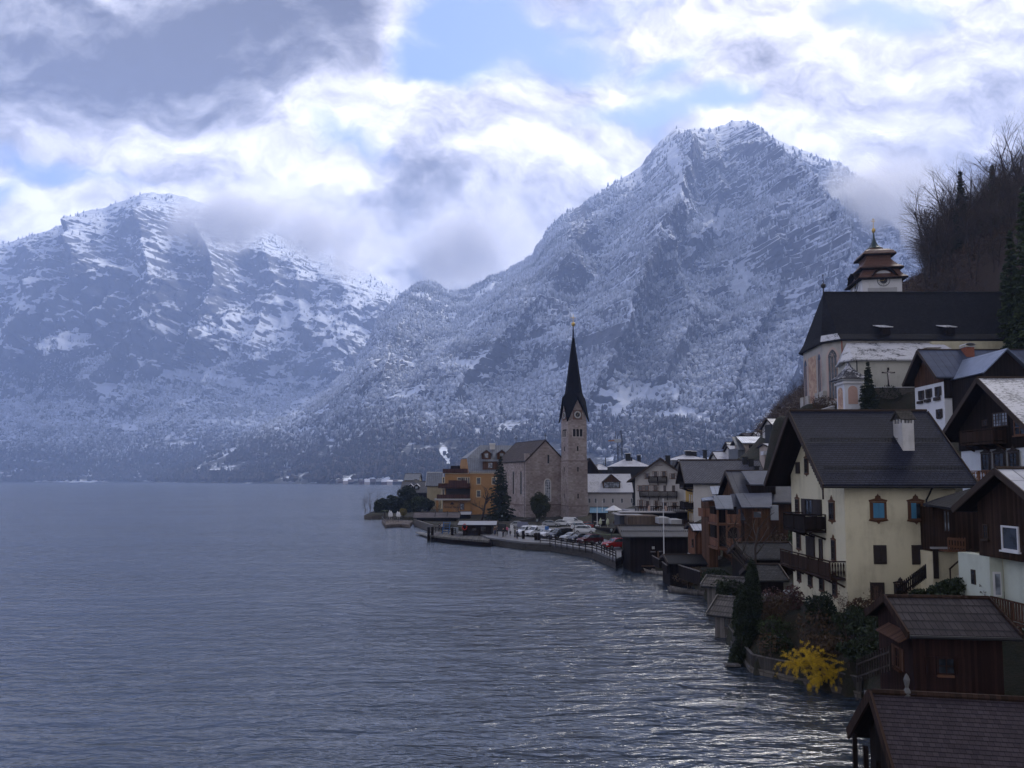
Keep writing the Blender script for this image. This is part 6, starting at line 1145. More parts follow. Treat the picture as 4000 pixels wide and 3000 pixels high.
def conifer(name, label, loc, h, r, seed, mat=LEAFD, dens=1., cat='conifer', droop=.25, size=.2):
    rs = np.random.RandomState(seed); t_ = thing(name, label, cat, loc); MB().tube([(0, 0, -.5), (0, 0, h * .5), (0, 0, h)], [h * .018, h * .011, .02], 6).build('trunk', BARK, t_, True); P_ = []
    m = MB(); zz = h * .06; k = 0
    while zz < h * .99:
        f = 1 - zz / h; rr = r * (f ** .8) * rs.uniform(.8, 1.12); nb = max(4, int(9 * f + 4)); 
        for i in range(nb):
            a = 2 * math.pi * (i + rs.rand()) / nb; L_ = rr * rs.uniform(.65, 1.1); c, s = math.cos(a), math.sin(a); n = int(max(6, 26 * dens * L_ / max(r, .1) * (1 + h / 12)))
            t = rs.rand(n) ** .6; x = t * L_; z_ = zz - droop * x + .12 * x * x / max(L_, .1) + rs.normal(0, .05 * h / 10, n); w_ = (1 - t) * L_ * .28 + .03; off = rs.normal(0, 1, n) * w_
            P_.append(np.stack([x * c - off * s, x * s + off * c, z_], 1)); m.tube([(0, 0, zz), (L_ * c * .9, L_ * s * .9, zz - droop * L_ * .8)], [.03, .01], 3)
        zz += h * .035 * (1 + .4 * f); k += 1
    P_ = np.concatenate(P_); m.build('branches', BARK, t_); V, Fc = cards(P_, size, 2.0, .35, rs); mesh_to(t_, 'crown', V, Fc, mat); return t_
def shrub(name, label, loc, rx, ry, rz, mat, n, seed, cat='shrub', size=.13, twig=TWIG, tw=True, h=None):
    rs = np.random.RandomState(seed); t_ = thing(name, label, cat, loc)
    if tw:
        m = MB()
        for i in range(5): 
            tb = branching(seed * 7 + i, rz * rs.uniform(1.3, 1.9), .6, 3, r0=.03, trunk=.1, n0=6, up=.35, seg=(4, 3, 3, 3, 3, 3)); a = rs.uniform(0, 6.28); dx, dy = math.cos(a) * rx * .45, math.sin(a) * ry * .45
            for pts, rad, sg in tb: m.tube([(p.x * rx / rz * .8 + dx, p.y * ry / rz * .8 + dy, p.z) for p in pts], rad, 3)
        m.build('stems', twig, t_)
    if n: L_ = lumpy(0, 0, rz * .8, rx, ry, rz, 9, .45, rs); V, Fc = cards(blobpts(n, L_, rs), size, 1.5, 0, rs); mesh_to(t_, 'foliage', V, Fc, mat)
    return t_
def gl(x, y, dz=0.): return (x, y, gz(x, y) + dz)
# ------------------------------------------------------------------ garden below the yellow house
def column(label, loc, h, r, seed, n=9000):
    rs = np.random.RandomState(seed); t_ = thing('cypress', label, 'cypress', loc); MB().tube([(0, 0, -.3), (0, 0, h * .7)], [.12, .04], 6).build('trunk', BARK, t_, True); L_ = []
    for i in range(46): t = rs.rand(); a = rs.uniform(0, 6.28); rr = r * (math.sin(math.pi * min(1, .22 + t * .8)) ** .6) * .8; L_.append((math.cos(a) * rr * .6, math.sin(a) * rr * .6, h * (.06 + .8 * t), .34 * r, .34 * r, .5 * r + .35))
    L_.append((0, 0, h * .9, .18, .18, h * .1)); V, Fc = cards(blobpts(n, L_, rs, 1.), .10, 2.2, 0, rs); mesh_to(t_, 'foliage', V, Fc, LEAFD); return t_
column('tall dark columnar cypress at the garden corner by the lake wall', gl(15.1, 49.4), 5.6, .85, 5); column('second cypress top grown against the tallest one, on its land side', gl(16.0, 49.9), 5.2, .75, 6); column('lower dark cypress on the water side of the pair', gl(14.5, 49.0), 3.9, .65, 7, 6000)
# forsythia: arching stems set with blossom, spilling over the wall
def forsythia():
    rs = np.random.RandomState(4); t_ = thing('forsythia', 'bright yellow forsythia bush spilling over the lakeside wall', 'shrub', (16.95, 42.9, .95)); t_.scale = (.85, .85, .9); m = MB(); P_ = []
    for (cx, cy, cz, rr, hh, n_) in ((-.7, .1, .7, 1.0, 1.5, 34), (.1, 0, .8, 1.1, 1.7, 38), (1.1, -.15, .2, 1.05, 1.0, 32), (.6, -.35, -.1, .85, .7, 20), (-.55, .1, 1.6, .45, 1.5, 7)):
        for i in range(n_):
            a = rs.uniform(0, 2 * math.pi); d = Vector((math.cos(a), math.sin(a) * .7, rs.uniform(.6, 2.2))).normalized(); q = Vector((cx + rs.normal(0, .12), cy + rs.normal(0, .1), cz - .3)); pts = [q.copy()]; L_ = rr * rs.uniform(.7, 1.45) * (hh if rr < .5 else 1); gr = rs.uniform(.12, .5)
            for k in range(7): d = (d + Vector((rs.normal(0, .16), rs.normal(0, .16), -gr))).normalized(); q = q + d * (L_ + hh * .3) / 7; pts.append(q.copy())
            m.tube(pts, [.016 * (1 - k / 9) for k in range(8)], 3)
            for k in range(1, 7):
                if rs.rand() < .22: continue
                n = int(rs.uniform(30, 120)); t = rs.rand(n)[:, None]; P_.append(np.array(pts[k])[None] * (1 - t) + np.array(pts[k + 1])[None] * t + rs.normal(0, .045, (n, 3)))
    m.build('stems', TWIG, t_); V, Fc = cards(np.concatenate(P_), .033, 1.25, 0, rs); mesh_to(t_, 'blossom', V, Fc, YELF)
forsythia()
SHR = [('bare brown shrub left of the forsythia, below the cypress', 15.9, 46.5, 1.1, 1.0, .9, LEAFB, 250, 1), ('dull green twiggy shrub between the cypress and the grey-green bush', 16.9, 48.3, 1.3, 1.1, 1.0, LEAFG, 500, 2), ('broad grey-green twiggy bush in the middle of the garden', 18.6, 46.2, 1.6, 1.3, 1.35, LEAFB, 500, 3),
       ('dense dark green juniper bush below the left corner of the yellow house', 19.6, 47.4, 1.1, .9, 1.3, LEAFD, 2600, 4), ('brownish bush right of the juniper against the yellow wall', 21.3, 45.6, 1.3, 1.0, .95, LEAFB, 900, 5), ('green-leaved shrub on the slope above the boathouse roof', 21.4, 42.2, 1.0, .9, .75, LEAFG, 1300, 6),
       ('dark ivy mound over the bank beside the plank-roofed boathouse', 20.0, 40.2, 1.9, 1.4, 1.25, IVY, 3000, 7), ('tangled dark bramble under the basement door', 22.9, 44.4, 1.5, 1.1, .85, IVY, 1800, 8), ('dark hedge at the foot of the pale stairs', 25.3, 42.9, 1.7, 1.0, .9, IVY, 2600, 9),
       ('small rust-coloured shrub by the grass patch', 17.5, 44.6, .8, .7, .6, LEAFB, 350, 10), ('dusky bush in front of the dark outbuildings', 18.6, 52.5, 1.3, 1.2, 1.2, PINKT, 500, 11), ('dark overgrowth above the lake wall, right of the forsythia', 19.3, 42., 1.3, .8, .8, IVY, 1500, 12), ('ivy tangle between forsythia and boathouse fence', 18.9, 38.8, 1.2, .9, 1.0, IVY, 1800, 13)]
for lab, x, y, rx, ry, rz, mt, n, sd_ in SHR: shrub('shrub', lab, gl(x, y, -.15), rx, ry, rz, mt, n, sd_)
for lab, x, y, rx, ry, rz, mt, n, sd_ in [('dark ground-hugging ivy below the cypress', 16.6, 47.0, 1.2, 1.5, .7, IVY, 1600, 14), ('brown thicket between juniper and cypress', 17.6, 50.3, 1.4, 1.2, 1.2, LEAFB, 700, 15), ('low brown brush behind the forsythia', 18.6, 44.2, 1.4, 1.0, .9, LEAFB, 900, 16), ('dark bank of ivy under the gable wall', 20.3, 44.6, 1.3, 1.0, 1.0, IVY, 2200, 17),
       ('dark scrub between the two dark outbuildings and the garden', 17.3, 53.5, 1.6, 1.5, 1.3, IVY, 1800, 18), ('brownish tangle right of the forsythia blossom', 18.9, 40.9, 1.1, .9, 1.1, LEAFB, 900, 19), ('overgrown bank directly below the basement windows', 21.2, 43.6, 1.6, 1.0, .9, IVY, 2400, 20), ('dark ivy under the picket fence', 23.8, 43.3, 1.6, .8, .8, IVY, 2200, 21), ('tangle of scrub behind the plank roof ridge', 23.0, 40.5, 2.0, 1.0, .9, IVY, 2200, 22), ('dusky twigs beside the heat pump', 19.3, 51.5, 1.0, .9, 1.2, PINKT, 500, 23)]: shrub('shrub', lab, gl(x, y, -.15), rx, ry, rz, mt, n, sd_)
def stalks(label, x, y, n, h, seed):
    rs = random.Random(seed); t_ = thing('dry_plant', label, 'plant', gl(x, y)); m = MB(); P_ = []
    for i in range(n):
        a = rs.uniform(0, 6.28); d = rs.uniform(0, .5); p = Vector((math.cos(a) * d, math.sin(a) * d * .4, 0)); tip = p + Vector((rs.gauss(0, .28), rs.gauss(0, .1), h * rs.uniform(.6, 1))); mid_ = p.lerp(tip, .5) + Vector((rs.gauss(0, .06), 0, .05)); m.tube([p, mid_, tip], [.018, .013, .007], 3)
        for j in range(4): q = mid_.lerp(tip, rs.random()); e = q + Vector((rs.gauss(0, .16), rs.gauss(0, .05), rs.uniform(.1, .3))); m.tube([q, e], [.008, .004], 3); P_ += [[e.x + rs.gauss(0, .03), e.y, e.z + rs.gauss(0, .03)] for _ in range(7)]
    m.build('stems', TWIGR, t_); V, Fc = cards(np.array(P_), .045, 1.3); mesh_to(t_, 'seed_heads', V, Fc, LEAFB)
stalks('tall dried seed-head stalks against the corner of the yellow house', 22.0, 45.2, 16, 2.3, 1); stalks('thin dried stalks beside the basement door of the yellow house', 23.9, 45.6, 9, 1.9, 2); stalks('clump of dried golden stalks behind the plank-roofed boathouse', 25.9, 40.6, 22, 2.0, 3); stalks('sparse dry stems under the lower balcony', 20.9, 47.5, 9, 1.6, 4)
bare_tree('tree', 'dark bare tree standing left of the yellow house in front of the shingled outbuildings', 'tree', gl(17.9, 55), 7.6, 31, spread=.75, levels=5, n0=8, trunk=.3, lean=-.1, up=.2, minl=.2)
bare_tree('tree', 'slender bare tree leaning in front of the carved gallery', 'tree', gl(21.2, 66), 7.0, 37, spread=.7, levels=5, n0=7, trunk=.35, lean=-.15, minl=.2)
lt = bare_tree('tree', 'gnarled larch-like branches reaching in from the right edge over the white wall', 'tree', (28.0, 35.5, 3.5), 5.2, 41, spread=1.1, levels=4, n0=9, trunk=.35, lean=-.4, up=-.05, gnarl=.2, r0=.09); rs_ = np.random.RandomState(2)
V, Fc = cards(blobpts(1500, [(-1.6, 0, 3.9, 1.8, .9, .55), (-.3, -.4, 3.4, 1.2, .9, .5)], rs_), .07, 1.4, 0, rs_); mesh_to(lt, 'buds', V, Fc, LEAFB)
# wall along the water, its wooden panels, picket fence, steps into the lake
lw = [tuple(G(a, b, 0)[:2]) for a, b in ((2846, 2500), (2893, 2568), (2941, 2628), (3180, 2682), (3370, 2728))]
t_ = wallseg('lake_wall', 'low lakeside wall with grey wooden panels round the garden of the forsythia', lw, -1.2, .35, .3, ST, None); m = MB(); m2 = MB()
for i in range(len(lw) - 1):
    a, b_ = Vector((*lw[i], 0)), Vector((*lw[i + 1], 0)); n = max(1, int((b_ - a).length / 1.7))
    for k in range(n): p, q = a.lerp(b_, k / n + .01), a.lerp(b_, (k + 1) / n - .01); m.bar(p + Vector((0, 0, .72)), q + Vector((0, 0, .72)), .05, .74)
    m2.bar(a + Vector((0, 0, 1.12)), b_ + Vector((0, 0, 1.12)), .16, .06)
m.build('panel', GREYW if False else boards((.05, .046, .043), .18), t_, world=True); m2.build('handrail', GREYW, t_, world=True)
def picket(label, pts, h=.85, step=.17, mat=DARKW, name='fence', thick=.07, rails=(.2, .65)):
    t_ = thing(name, label, 'fence', pts[0]); m = MB(); m2 = MB()
    for i in range(len(pts) - 1):
        a, b_ = Vector(pts[i]), Vector(pts[i + 1]); n = max(1, int((b_ - a).length / step))
        for k in range(n + (i == len(pts) - 2)): p = a.lerp(b_, k / n); m.bar(p, p + Vector((0, 0, h)), thick, .03, (b_ - a))
        for r_ in rails: m2.bar(a + Vector((0, 0, r_ * h / .85)), b_ + Vector((0, 0, r_ * h / .85)), .05, .08)
    m.build('picket', mat, t_, world=True); m2.build('rail', mat, t_, world=True); return t_
picket('dark picket fence running down from the stairs to the basement door', [tuple(W(3505, 2345, 43.)), tuple(W(3565, 2300, 43.6)), tuple(W(3617, 2260, 44.5))])
picket('weathered boathouse fence with slanted handrail left of the red-brown boathouse', [tuple(W(3350, 2665, 36.5)), tuple(W(3478, 2620, 34.))], 1.1, .2, boards((.05, .042, .038), .2), 'fence')
m = MB(); p = G(2860, 2597, .15); t_ = thing('step', 'small plank step over the water at the garden wall', 'step', tuple(p)); m.box(-.45, .45, -.3, .3, -.05, .05); m.build('plank', GREYW, t_); 
ac = thing('heat_pump', 'pale grey air-conditioning box at the left foot of the yellow house', 'appliance', tuple(W(3093, 2360, 56.))); m = MB(); m.box(-.5, .35, -.3, .3, 0, 1.0); m.build('casing', plain((.36, .37, .38), .5), ac); m = MB(); m.cage([(-.07 + .3 * math.cos(i * .524), -.31, .5 + .3 * math.sin(i * .524)) for i in range(12)], [(-.07 + .3 * math.cos(i * .524), -.33, .5 + .3 * math.sin(i * .524)) for i in range(12)]); m.build('fan_grille', BLK, ac)
# ------------------------------------------------------------------ churchyard planting
conifer('spruce', 'dark spruce standing before the crucifix terrace', (48.75, 100.5, gz(48.75, 100.5) - .2), 8.8, 2.0, 8, LEAFD, 1.6, 'spruce', .45, .22)
def ivy(label, lumps, n, seed, size=.16, mat=IVY, name='ivy'):
    rs = np.random.RandomState(seed); t_ = thing(name, label, 'ivy', lumps[0][:3]); P_ = blobpts(n, lumps, rs) - np.array(lumps[0][:3]); V, Fc = cards(P_, size, 1.3, 0, rs); mesh_to(t_, 'leaves', V, Fc, mat); return t_
ivy('ivy and moss hanging over the terrace wall below the crucifix', [(55.5, 108.4, 23.5, 2.2, .7, 2.4), (58.5, 108.3, 22.2, 2.5, .7, 2.2), (53.6, 108.3, 21.5, 1.2, .8, 2.6)], 3800, 1); ivy('ivy cushion on the wall right of the shrine', [(50.6, 106.2, 23.9, 1.8, .7, 1.0), (49.8, 106, 22.6, .8, .6, 1.6)], 1500, 2)
shrub('shrub', 'overgrown brown shrub at the foot of the church apse', (46.5, 109.5, 22.), 2.6, 1.4, 1.5, LEAFB, 1200, 30, size=.16); shrub('shrub', 'small bush at the right end of the crucifix terrace', (60.3, 109.4, 25.3), 1.6, .8, .8, IVY, 800, 31); shrub('shrub', 'dark evergreen shrubs beside the gallery house and the yellow gable', (27.5, 71, 3.5), 1.7, 1.4, 3.2, LEAFG, 4200, 32, size=.16)
for i, (px, Y, z_, rx, rz, mt, lab) in enumerate([(2700, 78, .9, 2.2, 1.1, LEAFB, 'bramble thicket below the brown shed'), (2790, 74, 1.2, 2.0, 1.3, IVY, 'dark thicket under the gallery stilts'), (2850, 64, 1.6, 1.8, 1.2, IVY, 'dark scrub beside the shingled outbuildings'), (2680, 90, .9, 2.0, 1.3, IVY, 'bush between the black boathouse and the brown shed'), (2960, 72, 2.6, 2.6, 1.8, TWIGR and LEAFB, 'reddish brown undergrowth behind the bare tree'), (3040, 74, 3.5, 2.2, 1.9, LEAFB, 'brown undergrowth close to the yellow gable'), (2905, 58, 1.2, 1.3, .9, PINKT, 'dry shrub in front of the lower outbuilding')]):
    w_ = W(px, 1900, Y); shrub('shrub', lab, (w_.x, Y, z_), rx, rx * .8, rz, mt, 1500, 40 + i, size=.15)
# ------------------------------------------------------------------ wooded hillside, each tree of its own
protos = []
for i, (h_, sp_, lv, n0, tr_) in enumerate([(20, .55, 4, 14, .34), (22, .48, 4, 13, .45), (18, .62, 4, 13, .3), (21, .75, 4, 17, .2)]):
    protos.append(bare_tree('bare_tree', 'x', 'tree', (0, 0, -500), h_, 60 + i, spread=sp_, levels=lv, n0=n0, trunk=tr_, r0=.24, gnarl=.09, up=.14 if i != 3 else -.06, minl=.6))
conp = [conifer('spruce', 'x', (0, 0, -500), 21, 3.0, 70, LEAFD, .55, 'spruce', .35, .5), conifer('spruce', 'x', (0, 0, -500), 18, 2.6, 71, LEAFG, .5, 'spruce', .3, .5)]
used = {}
def hill_tree(p, px, Y, lab, sc_=1., grp='trees on the wooded hillside above the church', dx=0):
    x = (px - 2000) / F * Y * 1.02; z = gz(x, Y) - .4; lab2 = lab; rz_ = random.uniform(0, 6.28)
    if id(p) not in used: used[id(p)] = 1; p.location = (x, Y, z); p.rotation_euler = (0, 0, rz_); p.scale = (sc_,) * 3; o = p; o['label'] = lab2
    else: o = copy_tree(p, None, (x, Y, z), rz_, lab2, sc_)
    o['group'] = grp; return o
hl = 'bare leafless tree in the wood on the hillside above the church'
for i, (px, Y, sc_) in enumerate([(3625, 172, 1.0), (3680, 168, 1.05), (3725, 180, 1.1), (3790, 165, 1.1), (3850, 172, 1.1), (3905, 168, 1.15), (3960, 175, 1.1), (3995, 165, 1.1)]): hill_tree(protos[(i * 3 + 3) % 4], px, Y, 'bare tree at the front of the hillside wood, ' + ['leftmost, larch-like, beside the bell tower', 'second from the bell tower', 'third from the bell tower', 'fourth, just past the first spruce', 'fifth from the bell tower', 'sixth from the bell tower', 'seventh, near the dark evergreens', 'at the right edge behind the evergreens'][i], sc_)
rsH = random.Random(9)
for i in range(170):
    px = rsH.uniform(3610, 4180); Y = rsH.uniform(178, 300); hill_tree(protos[rsH.randrange(4)], px, Y, hl, rsH.uniform(.75, 1.1))
for i in range(42):
    px = rsH.uniform(3790, 4180); Y = rsH.uniform(136, 160)
    if (px - 2000) / F * Y > 88: hill_tree(protos[rsH.randrange(4)], px, Y, hl, rsH.uniform(.35, .65))
for i in range(60):
    px = rsH.uniform(3600, 4120); Y = rsH.uniform(157, 205); hill_tree(protos[rsH.randrange(4)], px, Y, hl, rsH.uniform(.4, .8))
for i in range(60):
    px = rsH.uniform(3000, 3400) ; Y = rsH.uniform(255, 400); hill_tree(protos[rsH.randrange(4)], px, Y, 'small bare tree on the brown slope left of the church', rsH.uniform(.35, .6), 'bare trees on the brown slope left of the church')
for i, (px, Y, sc_) in enumerate([(3762, 176, 1.0), (3890, 182, 1.1), (3668, 190, .62), (3845, 195, .8)]): hill_tree(conp[i % 2], px, Y, ['tall spruce standing out of the bare wood above the church', 'tallest spruce on the skyline near the right edge', 'short spruce among bare trunks right of the bell tower', 'half-hidden spruce between the two tall ones'][i], sc_, 'spruces in the hillside wood')
for i, (px, Y, zt, r_) in enumerate([(3985, 118, 900, 3.4), (4050, 112, 720, 4.2), (3950, 130, 1060, 2.2)]):
    x = (px - 2000) / F * Y; z = gz(x, Y) - .5; conifer('yew', ['dark evergreen at the end of the church roof, middle of three', 'largest dark evergreen at the right edge beside the church roof', 'smallest of the dark evergreens beside the church roof'][i], (x, Y, z), W(px, zt, Y).z - z, r_, 80 + i, LEAFG, 1.4, 'evergreen', .1, .5)
# undergrowth of the slope
rsn = np.random.RandomState(17); n = 46000; s_ = rsn.uniform(.335, .76, n); Yh = rsn.uniform(150, 420, n); Xh = s_ * Yh; Zh = ground(Xh, Yh); ok = Zh > 22 + 0 * Zh; ok &= ~((Yh < 160) & (Xh < 88)); Xh, Yh, Zh = Xh[ok], Yh[ok], Zh[ok]; P_ = np.stack([Xh, Yh, Zh + .5], 1); P_ = np.repeat(P_, 5, 0) + rsn.normal(0, .9, (len(P_) * 5, 3)) * np.array([1.2, 1.2, .7])
V, Fc = cards(P_, .15, 11.0, 0, rsn); o = np_mesh('undergrowth', V, Fc, leafy((.03, .022, .018), (.13, .085, .062), 'scrub_twigs'), False); tag(o, 'brown leafless undergrowth covering the hillside', kind='stuff')
for p in protos + conp:
    if id(p) not in used: bpy.data.objects.remove(p)
# ------------------------------------------------------------------ trees of the point and the car park
def round_tree(label, px, Y, z0, x0, x1, yt, yb, mat, n, seed, size=.28, name='tree', cat='tree'):
    a, b_ = W(x0, yt, Y), W(x1, yb, Y); t_ = thing(name, label, cat, ((a.x + b_.x) / 2, Y, z0)); MB().tube([(0, 0, -.3), (0, 0, b_.z - z0 + .8)], [.22, .16], 6).build('trunk', BARK, t_, True); rs = np.random.RandomState(seed); rz = (a.z - b_.z) / 2; rx = (b_.x - a.x) / 2
    V, Fc = cards(blobpts(n, lumpy(0, 0, (a.z + b_.z) / 2 - z0, rx, rx, rz, 14, .4, rs), rs), size, 1.5, 0, rs); mesh_to(t_, 'crown', V, Fc, mat); return t_
round_tree('round green leafy tree in front of the stone church wall', 2107, 184, 1.8, 2060, 2155, 1915, 2030, leafy((.010, .016, .005), (.06, .065, .02), 'olive_leaves'), 7000, 1)
conifer('conifer', 'tall dark conifer between the orange inn and the stone church', (W(1955, 2040, 183).x, 183, 1.7), 16.2, 4.6, 90, LEAFD, .9, 'conifer', .5, .36)
round_tree('clipped reddish-brown tree by the restaurant fence', 2417, 148, 1.6, 2391, 2446, 2023, 2057, leafy((.05, .025, .015), (.13, .07, .045), 'russet_leaves'), 2500, 2, .2)
t_ = bare_tree('tree', 'pollarded bare tree in front of the orange inn', 'tree', (W(1880, 2040, 186).x, 186, 1.7), 9, 93, spread=.9, levels=4, n0=7, trunk=.3, up=.3, r0=.35, gnarl=.25, minl=.4)
for i, (x0, x1, yt, yb, Y, mt, n, lab) in enumerate([(1550, 1640, 1893, 1975, 246, LEAFD, 5000, 'big dark round evergreen on the point before the grey roofs'), (1448, 1545, 1945, 2022, 244, LEAFD, 6500, 'low dark evergreen mass above the water at the tip of the point'), (1505, 1580, 1925, 2018, 238, LEAFD, 4500, 'dark bush between the tip of the point and the terrace'), (1640, 1700, 1945, 1998, 228, LEAFD, 2500, 'dark garden shrubs between the pine and the orange inn'), (1600, 1650, 1975, 2005, 215, LEAFD, 1800, 'low dark hedge behind the long striped boathouse'), (1605, 1672, 1933, 1990, 232, LEAFG, 3000, 'spreading layered pine before the beige house'), (1570, 1625, 1955, 2000, 230, LEAFD, 2500, 'dark shrubbery behind the orange inn wall'), (1558, 1592, 1986, 2012, 206, leafy((.05, .045, .01), (.22, .17, .03), 'yellowish_leaves'), 1500, 'yellowish bush beside the lake terrace')]):
    round_tree(lab, 0, Y, 1., x0, x1, yt, yb, mt, n, 50 + i, .4, 'shrub', 'shrub')
for i, (px, Y, h_, lab) in enumerate([(1445, 243, 8.5, 'bare shrub leaning over the water at the tip of the point'), (1478, 247, 8, 'bare bush right of the shrub at the very tip'), (1540, 244, 10.5, 'upright bare tree behind the dark bushes of the point'), (1425, 246, 5.5, 'low bare bush at the outermost tip of the point'), (1700, 203, 5, 'small bare tree before the ground floor of the orange inn'), (1795, 198, 5.5, 'thin bare tree right of the sign wall')]):
    bare_tree('tree', lab, 'tree', (W(px, 2000, Y).x, Y, .9), h_, 100 + i, spread=.85, levels=4, n0=9, trunk=.08, r0=.12, minl=.3)
def palm(label, px, Y, zt):
    x = W(px, 2000, Y).x; t_ = thing('palm_tree', label, 'palm', (x, Y, .9)); hh_ = W(px, zt, Y).z - .9; MB().tube([(0, 0, 0), (0, 0, hh_)], [.2, .15], 6).build('trunk', BARK, t_); m = MB()
    for i in range(14): a = i * 2.4; pts = [Vector((math.cos(a) * r_, math.sin(a) * r_, hh_ + .5 * r_ - .55 * r_ * r_)) for r_ in (0, .5, 1., 1.4)]; [m.bar(pts[k], pts[k + 1], .3 - .08 * k, .02) for k in range(3)]
    m.build('fronds', LEAFG, t_)
palm('small palm at the left side of the lake terrace', 1503, 200, 1995)
# ------------------------------------------------------------------ quay, piers, fences
ASPH = plain((.10, .10, .11), .55, 0, .5, .3, name='wet_asphalt')
def deck(name, pts, z, th, mat):
    m = MB(); m.cage([(x, y, z - th) for x, y in pts], [(x, y, z) for x, y in pts]); return m.build(name, mat)
fe = [(1905, 2099), (2050, 2117), (2148, 2121), (2313, 2147), (2408, 2184), (2440, 2168)]
qp = [tuple(G(a, b, 1.35)[:2]) for a, b in fe] + [(21, 120), (27, 140), (24, 172), (8, 184), (-6, 176), (-9, 158)]
o = deck('car_park', qp, 1.35, .3, ASPH); o['kind'] = 'structure'
cq = np.mean(np.array(qp), 0); o = deck('quay_wall', [(x + (cq[0] - x) * .012, y + (cq[1] - y) * .012) for x, y in qp], 1.05, 3., STD); o['kind'] = 'structure'
gp = [tuple(G(a, b, 1.42)[:2]) for a, b in ((2312, 2082), (2440, 2098), (2440, 2090), (2320, 2072))]; o = deck('lawn', gp, 1.44, .08, leafy((.02, .035, .01), (.05, .08, .02), 'short_grass')); o['kind'] = 'structure'
t_ = thing('jetty', 'dark timber ferry jetty carrying the landing hut', 'jetty', (-14, 145, 0)); m = MB(); jp = [tuple(G(a, b, 1.1)[:2]) for a, b in ((1672, 2090), (1760, 2100), (1908, 2112), (1945, 2072), (1700, 2070))]; m.cage([(x, y, .75) for x, y in jp], [(x, y, 1.1) for x, y in jp]); m.build('deck', boards((.10, .095, .09), .2), t_, world=True)
m = MB(); jq = [(x + .5, y + .6) for x, y in jp]; m.cage([(x, y, -1) for x, y in jq], [(x, y, .75) for x, y in jq]); m.build('piling', DARKW, t_, world=True)
m = MB(); p, q = G(1636, 2080, .45), G(1690, 2096, .45); m.bar(p, q, 1.4, .25); m.build('boat_ramp', boards((.2, .2, .2), .2), t_, world=True)
def pile(label, px, yt, yb, r_=.28, n=2, z=0): 
    b_ = G(px, yb, 0); tp = W(px, yt, b_.y).z; t_ = thing('mooring_pile', label, 'pile', (b_.x, b_.y, -1.5), group='timber mooring piles of the quay'); m = MB(); m.tube([(0, 0, 0), (0, 0, tp + 1.5)], [r_, r_ * .92], 8); m.build('post', DARKW, t_); m = MB(); m.lathe([(r_ * 1.05, 0), (r_ * 1.05, .06), (.02, .14)], (0, 0, tp + 1.5), 8); m.build('cap', BLK, t_)
for px, yt, yb, lab in ((1674, 2060, 2114, 'leftmost mooring pile of the ferry jetty'), (1689, 2059, 2113, 'second mooring pile of the ferry jetty'), (1766, 2062, 2112, 'mooring pile left of the landing hut'), (2044, 2075, 2134, 'single thick pile at the left end of the quay fence'), (2093, 2083, 2140, 'left pile of the pair below the parked vans'), (2105, 2083, 2141, 'right pile of the pair below the parked vans'), (2313, 2116, 2162, 'pile where the quay fence bends beside the dark red car')): pile(lab, px, yt, yb)
def rail_fence(label, pts, z, h=1.05, posts=None, mat=DARKW):
    t_ = thing('fence', label, 'fence', (pts[0][0], pts[0][1], z)); m = MB(); m2 = MB()
    for i in range(len(pts) - 1):
        a, b_ = Vector((*pts[i], z)), Vector((*pts[i + 1], z)); n = max(1, round((b_ - a).length / 1.9))
        for k in range(n + (i == len(pts) - 2)): p = a.lerp(b_, k / n); m.bar(p - Vector((0, 0, .6)), p + Vector((0, 0, h + .08)), .13, .13, (1, 0, 0))
        for r_ in (.35, .7, 1.0): m2.bar(a + Vector((0, 0, r_ * h)), b_ + Vector((0, 0, r_ * h)), .06, .13)
    m.build('post', mat, t_, world=True); m2.build('rail', mat, t_, world=True)
rail_fence('three-railed dark wooden fence along the quay edge of the car park', [tuple(G(a, b, 1.35)[:2]) for a, b in ((2110, 2119), (2148, 2122), (2313, 2148), (2350, 2159), (2406, 2184))], 1.35); rail_fence('short rail fence at the water between the quay and the black boathouse', [tuple(G(a, b, 1.35)[:2]) for a, b in ((2430, 2186), (2444, 2160))], 1.35)
rail_fence('jetty railing beside the blue ladder left of the landing hut', [tuple(G(a, b, 1.1)[:2]) for a, b in ((1700, 2080), (1780, 2086))], 1.1)
t_ = thing('fence', 'dark close-boarded fence round the restaurant garden', 'fence', (10, 152, 1.4)); m = MB(); m.bar(W(2321, 2068, 152), W(2400, 2074, 143), .06, .95); m.bar(W(2400, 2074, 143), W(2440, 2070, 140), .06, .95); m.build('boarding', DARKW, t_, world=True)
# jetty and boats by the flagpole
def jfence(label, pts, h):
    t_ = thing('fence', label, 'fence', pts[0]); m = MB(); m2 = MB()
    for i in range(len(pts) - 1): a, b_ = Vector(pts[i]), Vector(pts[i + 1]); m.bar(a + Vector((0, 0, h * .5)), b_ + Vector((0, 0, h * .5)), .05, h * .9); m2.bar(a + Vector((0, 0, h)), b_ + Vector((0, 0, h)), .14, .08)
    m.build('panel', DARKW, t_, world=True); m2.build('handrail', GREYW, t_, world=True)
jfence('panelled jetty fence with pale handrail at the foot of the flagpole', [tuple(W(2548, 2205, 93)), tuple(W(2576, 2222, 88)), tuple(W(2600, 2218, 88))], 1.1); jfence('second panelled fence in front of the flagpole fence', [tuple(W(2587, 2228, 86)), tuple(W(2606, 2245, 82))], 1.0); jfence('long grey garden fence with white top rail by the water, left of the small boathouses', [tuple(W(2652, 2260, 72)), tuple(W(2735, 2290, 67))], 1.3)
